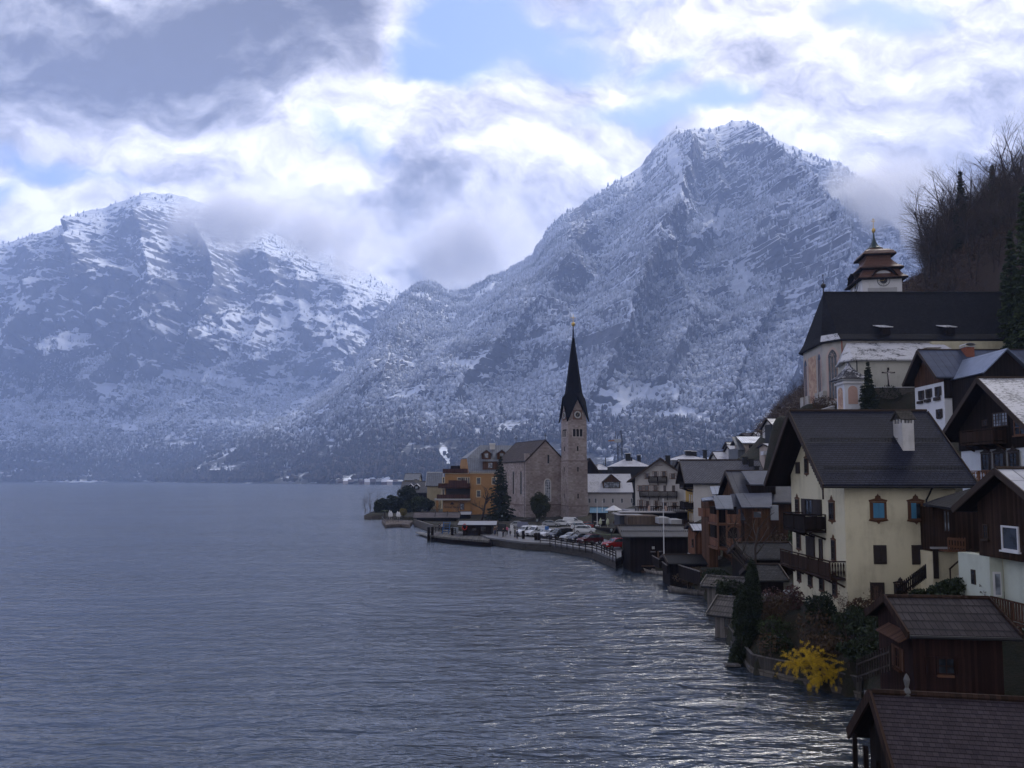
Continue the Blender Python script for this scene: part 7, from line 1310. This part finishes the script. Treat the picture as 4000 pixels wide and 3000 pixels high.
def flagpole(label, px, yt, yb, Y, r_=.05, z=None): b_ = W(px, yb, Y); t_ = thing('flagpole', label, 'flagpole', tuple(b_)); hh_ = W(px, yt, Y).z - b_.z; MB().tube([(0, 0, 0), (0, 0, hh_)], [r_ * 1.3, r_ * .7], 6).build('pole', WHT, t_); MB().lathe([(.01, 0), (.09, .05), (.09, .14), (.01, .2)], (0, 0, hh_), 6).build('finial', WHT, t_); MB().box(-.4, .4, -.4, .4, -.15, 0).build('foot', WHT, t_)
flagpole('tall white flagpole in front of the black boathouse', 2594, 1953, 2188, 94.5, .065); flagpole('slim flagpole left of the blue-roofed kiosk', 2333, 1962, 2052, 156, .07); flagpole('slim flagpole right of the blue-roofed kiosk ridge', 2353, 1960, 2030, 160, .06)
def boat(label, px, py, L, rz, mat):
    b_ = G(px, py, .05); t_ = thing('rowing_boat', label, 'boat', tuple(b_), R(rz)); m = MB(); rings = []
    for i in range(9): t = i / 8; w_ = .62 * math.sin(math.pi * min(1, .12 + t * .8)) ** .6; x = (t - .5) * L; zt = .35 + .25 * (2 * t - 1) ** 2; rings.append([(x, -w_, zt), (x, -w_ * .6, -.1), (x, w_ * .6, -.1), (x, w_, zt), (x, w_ * .85, zt), (x, w_ * .5, .02), (x, -w_ * .5, .02), (x, -w_ * .85, zt)])
    vs = [v for r_ in rings for v in r_]; fs = [(i * 8 + k, i * 8 + (k + 1) % 8, i * 8 + 8 + (k + 1) % 8, i * 8 + 8 + k) for i in range(8) for k in range(8)] + [tuple(range(8))[::-1], tuple(range(64, 72))]; m.add(vs, fs); m.build('hull', mat, t_, True); m = MB(); [m.box(x - .12, x + .12, -.5, .5, .22, .26) for x in (-.9, .3, 1.2)]; m.build('seat', GREYW, t_)
boat('pale wooden flat boat moored beside the black boathouse', 2560, 2238, 5.5, -62, boards((.22, .20, .18), .2)); boat('small dark boat tied under the black boathouse ledge', 2500, 2218, 3.6, -10, DARKW); boat('old grey boat along the garden fence by the water', 2700, 2318, 5, -35, GREYW)
sw = thing('swan', 'white swan floating by the quay steps', 'swan', tuple(G(2400, 2193, 0))); m = MB(); m.tube([(-.45, 0, .25), (-.3, 0, .2), (0, 0, .17), (.25, 0, .18), (.38, 0, .35), (.36, 0, .6), (.48, 0, .74), (.6, 0, .7)], [.03, .15, .22, .14, .06, .045, .06, .02], 8); m.build('body', WHT, sw, True)
# landing hut
h = House('landing_hut', 'black timber landing hut with grey roof and a red lifebuoy on its end wall', 'hut', Y=145, cl=1808, cr=1920, ye=2070, yl=2050, yr=2034, D=5, z0=1.1, ov=.5, og=1.0, t=.1, yaw=-3); h.walls(DARKW, below=.1); h.roof(plain((.26, .27, .30), .5, name='grey_roofing'), og2=1.0)
h.wpx('F', 1845, 2062, 1860, 2072, sill=False); h.wpx('F', 1878, 2058, 1898, 2074, sill=False)
lb = thing('lifebuoy', 'red lifebuoy hanging on the end wall of the landing hut', 'lifebuoy', tuple(W(1815, 2058, 144.8))); m = MB(); m.tube([(.42 * math.cos(a), -.06, .42 * math.sin(a) * 1.3) for a in [2 * math.pi * i / 12 for i in range(13)]], .11, 6); m.build('ring', plain((.40, .03, .02), .5, name='red_paint'), lb)
ld = thing('slipway_frame', 'blue and pale metal gangway frame on the ferry jetty', 'gangway', tuple(G(1745, 2085, 1.1))); m = MB()
for x_ in (-.9, .4): m.bar((x_, 0, 0), (x_ + .3, 0, 2.4), .14); 
for i in range(5): m.bar((-.85 + .06 * i, 0, .4 + .45 * i), (.45 + .06 * i, 0, .4 + .45 * i), .08)
m.build('frame', plain((.04, .12, .30), .5, name='blue_steel'), ld); m = MB(); m.box(.8, 2.3, -.05, .05, .1, 1.3); m.build('panel', plain((.32, .35, .40), .4, .3), ld)
h = House('boathouse', 'long low boathouse with striped wooden shingle roof in front of the orange inn', 'boathouse', Y=190, cl=1628, cr=1782, ye=2030, yl=2022, yr=2001, D=5.5, z0=.4, ov=.6, og=.9, t=.12, yaw=2); h.walls(DARKW, below=1.5); h.roof(shingle((.09, .08, .085), (.15, .13, .135), 1.6, .5, name='striped_shingles')); 
m = MB(); [m.bar((x_, -.62, h.lo), (x_, h.D / 2, h.hr + .35), .16, .12) for x_ in (4.6, 7.7)]; m.build('roof_batten', DARKW, h.e)
h = House('shed', 'small low shed with light lean-to roof below the orange inn sign', 'shed', Y=196, cl=1796, cr=1836, ye=2030, yl=2010, yr=1998, D=4, z0=1.2, ov=.4, og=.3, t=.1); h.walls(DARKW); h.roof(plain((.24, .24, .27), .5, name='grey_roofing'))
t_ = thing('lake_terrace', 'floating lake terrace with guardrail, tables and closed white parasols', 'terrace', (-30, 200, 0)); tp = [tuple(G(a, b, .8)[:2]) for a, b in ((1491, 2032), (1506, 2050), (1566, 2046), (1600, 2050), (1615, 2032), (1560, 2020))]; m = MB(); m.cage([(x, y, .1) for x, y in tp], [(x, y, .8) for x, y in tp]); m.build('deck', boards((.13, .11, .10), .2), t_, world=True); m = MB()
for i in range(3):
    a, b_ = Vector((*tp[i], .8)), Vector((*tp[i + 1], .8)); n = 6
    for k in range(n + 1): p = a.lerp(b_, k / n); m.bar(p, p + Vector((0, 0, 1)), .06)
    m.bar(a + Vector((0, 0, 1)), b_ + Vector((0, 0, 1)), .06)
m.build('guardrail', plain((.12, .12, .14), .5, name='rail_metal'), t_, world=True)
rs_ = random.Random(3)
for i in range(8):
    p = G(1512 + i * 7.5, 2037 - (i % 3) * 5, .8); k_ = thing('cafe_table', 'small dark cafe table on the floating lake terrace', 'table', tuple(p), group='cafe tables on the lake terrace'); MB().lathe([(.4, .7), (.4, .74)], seg=8).build('tabletop', plain((.08, .07, .07), .5), k_); MB().tube([(0, 0, 0), (0, 0, .7)], .05, 5).build('leg', BLK, k_)
def parasol(label, px, yt, yb, Y, mat=WHT, r_=.22):
    b_ = W(px, yb, Y); hh_ = W(px, yt, Y).z - b_.z; t_ = thing('parasol', label, 'parasol', tuple(b_)); MB().tube([(0, 0, 0), (0, 0, hh_)], .035, 5).build('pole', WHT, t_); MB().lathe([(r_ * .7, hh_ * .28), (r_, hh_ * .42), (r_ * .75, hh_ * .75), (.03, hh_ * .98)], seg=8).build('canopy', mat, t_)
for px, yt, lab in ((1522, 1992, 'leftmost closed white parasol on the lake terrace'), (1528, 1995, 'second closed white parasol on the lake terrace'), (1553, 1996, 'third closed parasol on the lake terrace'), (1559, 1998, 'rightmost, fuller closed parasol on the lake terrace')): parasol(lab, px, yt, 2028, 203, WHT, .42)
CRM = plain((.42, .44, .30), .7, name='cream_cloth'); parasol('closed cream parasol left of the dark restaurant wall', 2346, 2023, 2058, 146, CRM, .3); parasol('closed cream parasol in front of the dark restaurant wall', 2374, 2024, 2058, 146, CRM, .32)
b_ = W(2398, 2010, 158); t_ = thing('parasol', 'large open white parasol on the restaurant terrace', 'parasol', tuple(b_)); hh_ = W(2398, 1974, 158).z - b_.z; MB().tube([(0, 0, 0), (0, 0, hh_)], .05, 5).build('pole', WHT, t_); MB().lathe([(1.9, hh_ - 1.05), (1.85, hh_ - .95), (.7, hh_ - .35), (.6, hh_ - .25), (.02, hh_)], seg=8).build('canopy', WHT, t_)
h = House('kiosk', 'dark kiosk with ribbed blue metal roof between the two slim flagpoles', 'kiosk', Y=160, cl=2312, cr=2366, ye=2030, yl=2003, yr=1981, D=5, z0=1.4, ov=.4, og=.5, t=.1, yaw=-8); h.walls(DARKW, below=.5); h.roof(seam((.07, .16, .24), .5, 9, .4, .2)); h.win('F', .4, .1, 1.4, 1.6, fr=WHT)
def lamp(label, px, yt, yb, z=1.35, heads=1):
    b_ = G(px, yb, z); hh_ = W(px, yt, b_.y).z - z; t_ = thing('street_lamp', label, 'street lamp', tuple(b_)); MB().tube([(0, 0, 0), (0, 0, hh_ - .4)], [.07, .05], 6).build('post', BLK, t_); MB().lathe([(.1, hh_ - .45), (.2, hh_ - .1), (.16, hh_ - .08), (.02, hh_)], seg=6).build('lantern', plain((.25, .30, .30), .3), t_)
lamp('dark street lamp among the parked cars at the quay', 2245, 2040, 2116); lamp('street lamp beside the bright red car at the quay fence', 2389, 2065, 2138); lamp('old lantern post in front of the round green tree', 2098, 2029, 2062); lamp('old lantern post beside the tall conifer', 1961, 2012, 2046)
wallseg('wall', 'low dark wall with pale coping between the conifer and the car park', [tuple(G(1942, 2046, 1.6)[:2]), tuple(G(2010, 2042, 1.8)[:2]), tuple(G(2085, 2028, 2.2)[:2])], 0, (1.9, 2.1, 2.5), .35, ST, GREYW)
ws = [(-26.5, 200.), (-24., 192.5), (-17.5, 179.5), (-13, 176)]; wallseg('wall', 'low hedge-topped quay wall left of the ferry jetty', [tuple(G(a, b, 0)[:2]) for a, b in ((1618, 2052), (1650, 2064), (1690, 2078), (1735, 2082))], -1, 1.5, .4, ST, GREYW)
wallseg('wall', 'dark quay wall at the outer tip of the point', [tuple(G(a, b, 0)[:2]) for a, b in ((1424, 2028), (1455, 2029), (1497, 2028))], -1, 1.15, .4, ST, GREYW); m = MB()
nb = thing('notice_board', 'dark notice board on two posts on the quay, left of the pink jacket', 'sign', tuple(G(1960, 2095, 1.35))); MB().box(-.75, .75, -.05, .05, .9, 2.3).build('board', plain((.02, .02, .022), name='board_black'), nb); MB().bar((-.75, 0, 0), (-.75, 0, 2.3), .09, .09, (1, 0, 0)).bar((.75, 0, 0), (.75, 0, 2.3), .09, .09, (1, 0, 0)).build('post', DARKW, nb)
nb = thing('banner', 'blue-grey banner panel in front of the silver hatchback', 'banner', tuple(G(2041, 2068, 1.35))); MB().box(-1.15, 1.15, -.04, .04, .5, 1.6).build('panel', plain((.17, .18, .25), .7), nb); MB().bar((-1.1, 0, 0), (-1.1, 0, 1.5), .07, .07, (1, 0, 0)).bar((1.1, 0, 0), (1.1, 0, 1.5), .07, .07, (1, 0, 0)).build('post', BLK, nb)
nb = thing('sign', 'small round-cornered blue parking sign on a post among the vans', 'sign', tuple(G(2136, 2112, 1.35))); MB().box(-.35, .35, -.04, .03, 1.9, 2.5).build('plate', plain((.03, .12, .35), .5, name='sign_blue'), nb); MB().tube([(0, 0, 0), (0, 0, 2.0)], .04, 5).build('post', BLK, nb)
# ------------------------------------------------------------------ cars
TYRE = plain((.012, .012, .012), .8, name='tyre_rubber'); RIM = plain((.25, .25, .26), .35, .7, name='alloy'); CGL = glassm((.02, .025, .03), .05, name='car_glass')
def car(kind, paint):
    """length along x, front at -x"""
    t_ = thing('parked_' + ('van' if kind == 'van' else 'car'), 'x', 'van' if kind == 'van' else 'car')
    if kind == 'van': L, w, prof, cab, seats = 4.6, .93, [(-2.3, .35), (-2.3, .75), (-2.1, 1.0), (-1.35, 1.15), (-.75, 1.75), (-.45, 1.85), (2.1, 1.88), (2.28, 1.7), (2.3, .35)], [(-1.28, 1.16), (-.74, 1.69), (-.3, 1.74), (-.3, 1.12)], 0
    elif kind == 'suv': L, w, prof, cab, seats = 4.3, .9, [(-2.15, .35), (-2.15, .8), (-1.95, .98), (-1.05, 1.08), (-.45, 1.55), (.1, 1.64), (1.3, 1.6), (1.95, 1.1), (2.12, .9), (2.12, .35)], [(-.98, 1.09), (-.42, 1.5), (.1, 1.57), (1.22, 1.53), (1.78, 1.1)], 1
    else: L, w, prof, cab, seats = 4.1, .86, [(-2.05, .3), (-2.05, .68), (-1.85, .85), (-1.0, .97), (-.35, 1.38), (.2, 1.47), (1.1, 1.42), (1.8, 1.0), (2.02, .85), (2.02, .3)], [(-.93, .98), (-.33, 1.33), (.2, 1.41), (1.04, 1.36), (1.62, 1.0)], 1
    belt = cab[0][1] - .02; m = MB(); n = len(prof)
    def wd(z): return w if z < belt + .05 else w * (1 - .20 * (z - belt) / .55)
    rings = [[(x, s * wd(z) * k, z) for x, z in prof] for s, k in ((-1, .0), (-1, .88), (-1, 1.0), (1, 1.0), (1, .88), (1, .0))]
    L1 = [(x * (.985 if True else 1), -wd(z) * .93, z + (.0)) for x, z in prof]; L2 = [(x * .96, -wd(z), min(z, z)) for x, z in prof]; R1 = [(x, -y, z) for x, y, z in L1]; R2 = [(x, -y, z) for x, y, z in L2]
    vs = L2 + L1 + R1 + R2; fs = [tuple(range(n)), tuple(range(3 * n, 4 * n))[::-1]]
    for a in (0, 1, 2): fs += [(a * n + i, a * n + (i + 1) % n, (a + 1) * n + (i + 1) % n, (a + 1) * n + i) for i in range(n)]
    m.add(vs, fs); m.build('body', paint, t_)
    for s in (-1, 1):
        q = [(x, s * (wd(z) + .004), z) for x, z in cab]; q2 = [(x, s * (wd(z) - .04), z) for x, z in cab]; MB().cage(q2, q).build('side_window', CGL, t_)
    e = [p for p in prof if p[1] > belt - .02 or p == prof[3]]; a, b_ = prof[3], prof[4]
    def pane(a, b_, nm): d = Vector((b_[0] - a[0], 0, b_[1] - a[1])); nn = Vector((-d.z, 0, d.x)).normalized() * .012; p0, p1 = Vector((a[0], 0, a[1])) + d * .1, Vector((a[0], 0, a[1])) + d * .93; m = MB(); m.cage([p0 + nn + Vector((0, -w * .86, 0)), p0 + nn + Vector((0, w * .86, 0)), p1 + nn + Vector((0, w * .74, 0)), p1 + nn + Vector((0, -w * .74, 0))], [p0 - nn + Vector((0, -w * .86, 0)), p0 - nn + Vector((0, w * .86, 0)), p1 - nn + Vector((0, w * .74, 0)), p1 - nn + Vector((0, -w * .74, 0))]); m.build(nm, CGL, t_)
    pane(a, b_, 'windscreen')
    if kind != 'van': pane(prof[7][::1], prof[6][::1], 'rear_window')
    for s in (-1, 1):
        for x in (-L * .31, L * .31):
            m = MB(); r_ = .33; nseg = 14; a0_ = [(x + r_ * math.cos(2 * math.pi * i / nseg), s * (w - .2), r_ + r_ * math.sin(2 * math.pi * i / nseg)) for i in range(nseg)]; m.cage(a0_, [(p, s * (w + .015), q) for p, _, q in a0_]); wh = m.build('wheel', TYRE, t_); m = MB(); r2 = .21; a0_ = [(x + r2 * math.cos(2 * math.pi * i / nseg), s * (w + .015), r_ + r2 * math.sin(2 * math.pi * i / nseg)) for i in range(nseg)]; m.cage(a0_, [(p, s * (w + .03), q) for p, _, q in a0_]); m.build('rim', RIM, wh)
        zf = prof[1][1]; MB().box(-L / 2 * 1.0 + .0, -L / 2 + .22, s * w * .92 - .16, s * w * .92 - .0 if s > 0 else s * w * .92 + .16, zf - .12, zf + .04).build('headlight', plain((.6, .62, .65), .15, name='lamp_glass'), t_) if s < 0 else MB().box(-L / 2, -L / 2 + .22, w * .92 - .16, w * .92, zf - .12, zf + .04).build('headlight', plain((.6, .62, .65), .15, name='lamp_glass'), t_)
        MB().box(L / 2 - .12, L / 2 + .005, s * w * .8 - .1, s * w * .8 + .1, zf - .05, zf + .1).build('tail_light', plain((.3, .01, .01), .3, name='tail_red'), t_)
    MB().box(-L / 2 - .01, -L / 2 + .05, -w * .45, w * .45, zf - .32, zf - .12).build('grille', BLK, t_); return t_
def paint(c, r_=.25): return plain(c, r_, .0, .6, .03, name='car_paint')
Cw, Cs, Cb, Cr, Cd = paint((.60, .61, .64)), paint((.30, .31, .33)), paint((.012, .012, .014)), paint((.28, .015, .012)), paint((.08, .012, .012))
CARS = [('hatch', Cs, 2152, 2057, 172, 'silver-grey compact car before the church tower, left of the three against the church'), ('hatch', Cw, 2198, 2055, 165, 'white coupe-like car between the silver compact and the white van'), ('van', Cw, 2238, 2052, 170, 'white delivery van parked closest to the stone tower'), ('suv', Cw, 2268, 2071, 178, 'white boxy off-road car behind the white crossover'), ('suv', Cw, 2284, 2084, 168, 'white crossover right of the street lamp'), ('hatch', Cr, 2304, 2065, 175, 'bright red car half hidden behind the fence by the white crossover'), ('hatch', Cs, 2028, 2062, 176, 'silver hatchback behind the blue-grey banner'),
        ('van', Cw, 2058, 2092, 38, 'white van at the left end of the front row'), ('van', Cw, 2096, 2094, 38, 'white van second in the front row with dark windscreen'), ('hatch', Cs, 2124, 2096, 38, 'silver car third in the front row'), ('hatch', Cw, 2147, 2098, 38, 'white car fourth in the front row, against the black van'), ('van', Cb, 2187, 2105, 36, 'black van in the middle of the front row'), ('hatch', Cs, 2232, 2112, 34, 'silver car right of the black van'), ('hatch', Cb, 2262, 2117, 34, 'dark car between the silver car and the dark red one'), ('suv', Cd, 2306, 2125, 28, 'dark red crossover in the front row above the quay fence'), ('suv', Cr, 2408, 2143, 22, 'bright red car beside the black boathouse')]
cp_ = {}
for kind, mt, px, py, rz, lab in CARS:
    b_ = G(px, py, 1.36); key = (kind, mt.name)
    if key not in cp_: o = car(kind, mt); cp_[key] = o; o.location = b_; o.rotation_euler = (0, 0, R(rz)); o['label'] = lab
    else: o = copy_tree(cp_[key], None, b_, R(rz), lab)
    o['group'] = 'vehicles parked on the lakeside car park'
# ------------------------------------------------------------------ people on the quay
SKIN = plain((.40, .25, .19), .6, name='skin')
def skinned(name, pts, edges, radii, mat, parent):
    me = bpy.data.meshes.new(name); me.from_pydata(pts, edges, []); o = bpy.data.objects.new(name, me); col.objects.link(o); md = o.modifiers.new('skin', 'SKIN'); o.modifiers.new('sub', 'SUBSURF').levels = 1; o.modifiers['sub'].render_levels = 1
    for i, v in enumerate(me.skin_vertices[0].data): r_ = radii[i]; v.radius = r_ if isinstance(r_, tuple) else (r_, r_); v.use_root = i == 0
    me.materials.append(mat); o.parent = parent; return o
def person(label, px, py, rz, top, legs, hair, z=1.36, hs=1., step=.12):
    t_ = thing('person', label, 'person', tuple(G(px, py, z)), R(rz)); t_.scale = (hs,) * 3
    P_ = [(0, 0, .95), (0, 0, 1.15), (0, 0, 1.4), (0, 0, 1.52), (0, -.01, 1.62), (0, -.01, 1.72), (-.1, 0, .9), (-.1, -step, .48), (-.1, -step * .4, .08), (-.1, -step * .4 - .16, .04), (.1, 0, .9), (.1, step, .48), (.1, step * 1.5, .08), (.1, step * 1.5 - .16, .04), (-.19, 0, 1.42), (-.25, -.02, 1.15), (-.2, -.14, .95), (-.17, -.2, .88), (.19, 0, 1.42), (.26, .02, 1.15), (.24, -.05, .9), (.23, -.08, .82)]
    E_ = [(0, 1), (1, 2), (2, 3), (3, 4), (4, 5), (0, 6), (6, 7), (7, 8), (8, 9), (0, 10), (10, 11), (11, 12), (12, 13), (2, 14), (14, 15), (15, 16), (16, 17), (2, 18), (18, 19), (19, 20), (20, 21)]
    rd_ = [.13, .13, .15, .055, .09, .08, .09, .065, .045, .045, .09, .065, .045, .045, .06, .045, .035, .035, .06, .045, .035, .035]
    skinned('body', P_, E_, rd_, SKIN, t_)
    ji = [0, 1, 2, 14, 15, 16, 18, 19, 20]; jm = {k: i for i, k in enumerate(ji)}; skinned('jacket', [P_[k] for k in ji], [(jm[a], jm[b]) for a, b in E_ if a in jm and b in jm], [rd_[k] + .035 for k in ji], top, t_)
    ji = [0, 6, 7, 8, 10, 11, 12]; jm = {k: i for i, k in enumerate(ji)}; skinned('trousers', [P_[k] for k in ji], [(jm[a], jm[b]) for a, b in E_ if a in jm and b in jm], [rd_[k] + .025 for k in ji], legs, t_)
    m = MB(); m.lathe([(.085, -.08), (.105, 0), (.09, .08), (.02, .11)], (0, .015, 1.70), 8); m.build('hair', hair, t_, True); return t_
Kn, Kg, Kb_, Kp, Ky = plain((.015, .017, .022), .8, name='dark_cloth'), plain((.06, .06, .065), .8, name='grey_cloth'), plain((.03, .045, .10), .8, name='denim'), plain((.45, .10, .18), .8, name='pink_cloth'), plain((.06, .07, .04), .8, name='olive_cloth')
HR = plain((.02, .014, .01), .8, name='dark_hair'); HB = plain((.12, .075, .04), .8, name='brown_hair')
person('person in brown jacket standing left of the notice board', 1933, 2091, 10, plain((.12, .07, .05), .8, name='brown_cloth'), Kb_, HR); person('person in dark clothes just left of the notice board', 1941, 2089, 160, Kg, Kn, HB); person('person in pink jacket on the quay', 1980, 2091, -30, Kp, Kn, HR); person('person in dark jacket standing behind the notice board', 1966, 2099, 0, Kn, Kn, HR)
person('person in olive jacket in front of the white info panel', 2012, 2101, 70, Ky, Kg, HR); person('person in dark blue coat by the quay edge', 2020, 2106, -100, Kb_, Kn, HB); person('child in dark coat beside the white info panel', 1993, 2096, 40, Kn, Kg, HR, hs=.7)
person('person with dark jacket on the ferry jetty', 1716, 2079, 120, Kn, Kn, HR); person('person in pale top on the ferry jetty', 1727, 2077, 20, plain((.35, .34, .33), .8, name='pale_cloth'), Kn, HB)
for i, (px, lab) in enumerate(((2322, 'guest in dark clothes at the restaurant garden fence'), (2336, 'guest in light top at the restaurant garden fence'))): person(lab, px, 2066, 40 * i, [Kn, plain((.35, .33, .30), .8, name='pale_cloth')][i], Kn, HR, 1.5)
ip = thing('info_panel', 'white upright info panel between the people on the quay', 'sign', tuple(G(1999, 2093, 1.35))); MB().box(-.3, .3, -.04, .04, .2, 2.0).build('panel', WHT, ip)
# ------------------------------------------------------------------ haze
def add_haze():
    V = [(x, y, z) for x in (-8800, 8800) for y in (-50, 5700) for z in (-4, 1900)]
    Fc = [(0, 1, 3, 2), (4, 6, 7, 5), (0, 4, 5, 1), (2, 3, 7, 6), (0, 2, 6, 4), (1, 5, 7, 3)]
    m = bpy.data.materials.new('haze_air'); m.use_nodes = True; t = NT(m.node_tree); t.n.clear()
    out = t.node('ShaderNodeOutputMaterial'); v = t.node('ShaderNodeVolumePrincipled')
    v.inputs['Color'].default_value = (.45, .60, 1., 1); v.inputs['Density'].default_value = HAZE
    v.inputs['Anisotropy'].default_value = .12
    t.l.new(v.outputs[0], out.inputs['Volume'])
    o = np_mesh('haze', V, Fc, m, False); o['kind'] = 'stuff'; o['label'] = 'thin blue haze filling the air over the lake'
HAZE = 1.65e-4
add_haze()

# ------------------------------------------------------------------ banks of cloud lying on the mountains
def cloud(label, dx, dy, Y, rx, ry, rdep, dens, seed, colr=(.97, .97, 1.)):
    c = W(dx * 1.808, dy * 1.808, Y); k = Y / F * 1.808; o = thing_cloud(label, c, (rx * k, rdep, ry * k)); m = bpy.data.materials.new('cloud_vapour'); m.use_nodes = True; t = NT(m.node_tree); t.n.clear()
    out = t.node('ShaderNodeOutputMaterial'); v = t.node('ShaderNodeVolumePrincipled'); oc = t.node('ShaderNodeTexCoord').outputs['Object']; pos = t.node('ShaderNodeNewGeometry').outputs['Position']
    r_ = t.vm('LENGTH', oc); n = t.noise(t.vm('ADD', t.vm('SCALE', pos, sc_=1 / 420.), (seed * 3.1, 0, seed)), 1., 4, .62)
    d = t.math('MULTIPLY', t.map(t.math('SUBTRACT', t.math('ADD', t.math('MULTIPLY', n, 2.9), -.80), r_), -.12, .55), dens); t.set(v.inputs['Density'], d); v.inputs['Color'].default_value = (*colr, 1); v.inputs['Anisotropy'].default_value = .1
    t.l.new(v.outputs[0], out.inputs['Volume']); o.data.materials.append(m); return o
def thing_cloud(label, c, s):
    V = []; Fc = []; n, k = 20, 12
    for i in range(k + 1):
        for j in range(n): a, b = math.pi * i / k, 2 * math.pi * j / n; V.append((math.sin(a) * math.cos(b) * 1.05, math.sin(a) * math.sin(b) * 1.05, math.cos(a) * 1.05))
    for i in range(k):
        for j in range(n): Fc.append((i * n + j, (i + 1) * n + j, (i + 1) * n + (j + 1) % n, i * n + (j + 1) % n))
    me = bpy.data.meshes.new('cloud'); me.from_pydata(V, [], Fc); o = bpy.data.objects.new('cloud', me); col.objects.link(o); o.location = c; o.scale = s; o['kind'] = 'stuff'; o['label'] = label; return o
cloud('grey-white cloud bank filling the saddle between the two mountains', 915, 515, 4150, 330, 150, 420, .0085, 1)
cloud('thin cloud veil over the right shoulder of the left massif', 620, 490, 3750, 300, 100, 280, .0085, 2)
cloud('cloud wrapping the right shoulder of the peaked mountain', 1890, 450, 2600, 170, 160, 260, .0085, 3)
cloud('small wisp of cloud on the cliffs of the left massif', 205, 630, 3500, 50, 32, 130, .004, 5)
o = cloud('unseen dark cloud added high overhead to shade the village from the sun', 1100, 600, 3000, 10, 10, 800, .014, 6); o.location = (1234, 1930, 2700); o.scale = (1500, 1400, 300)  # added out of view, between sun and village, to keep the houses shaded
sc.cycles.volume_step_rate = 1.0; sc.cycles.volume_max_steps = 256
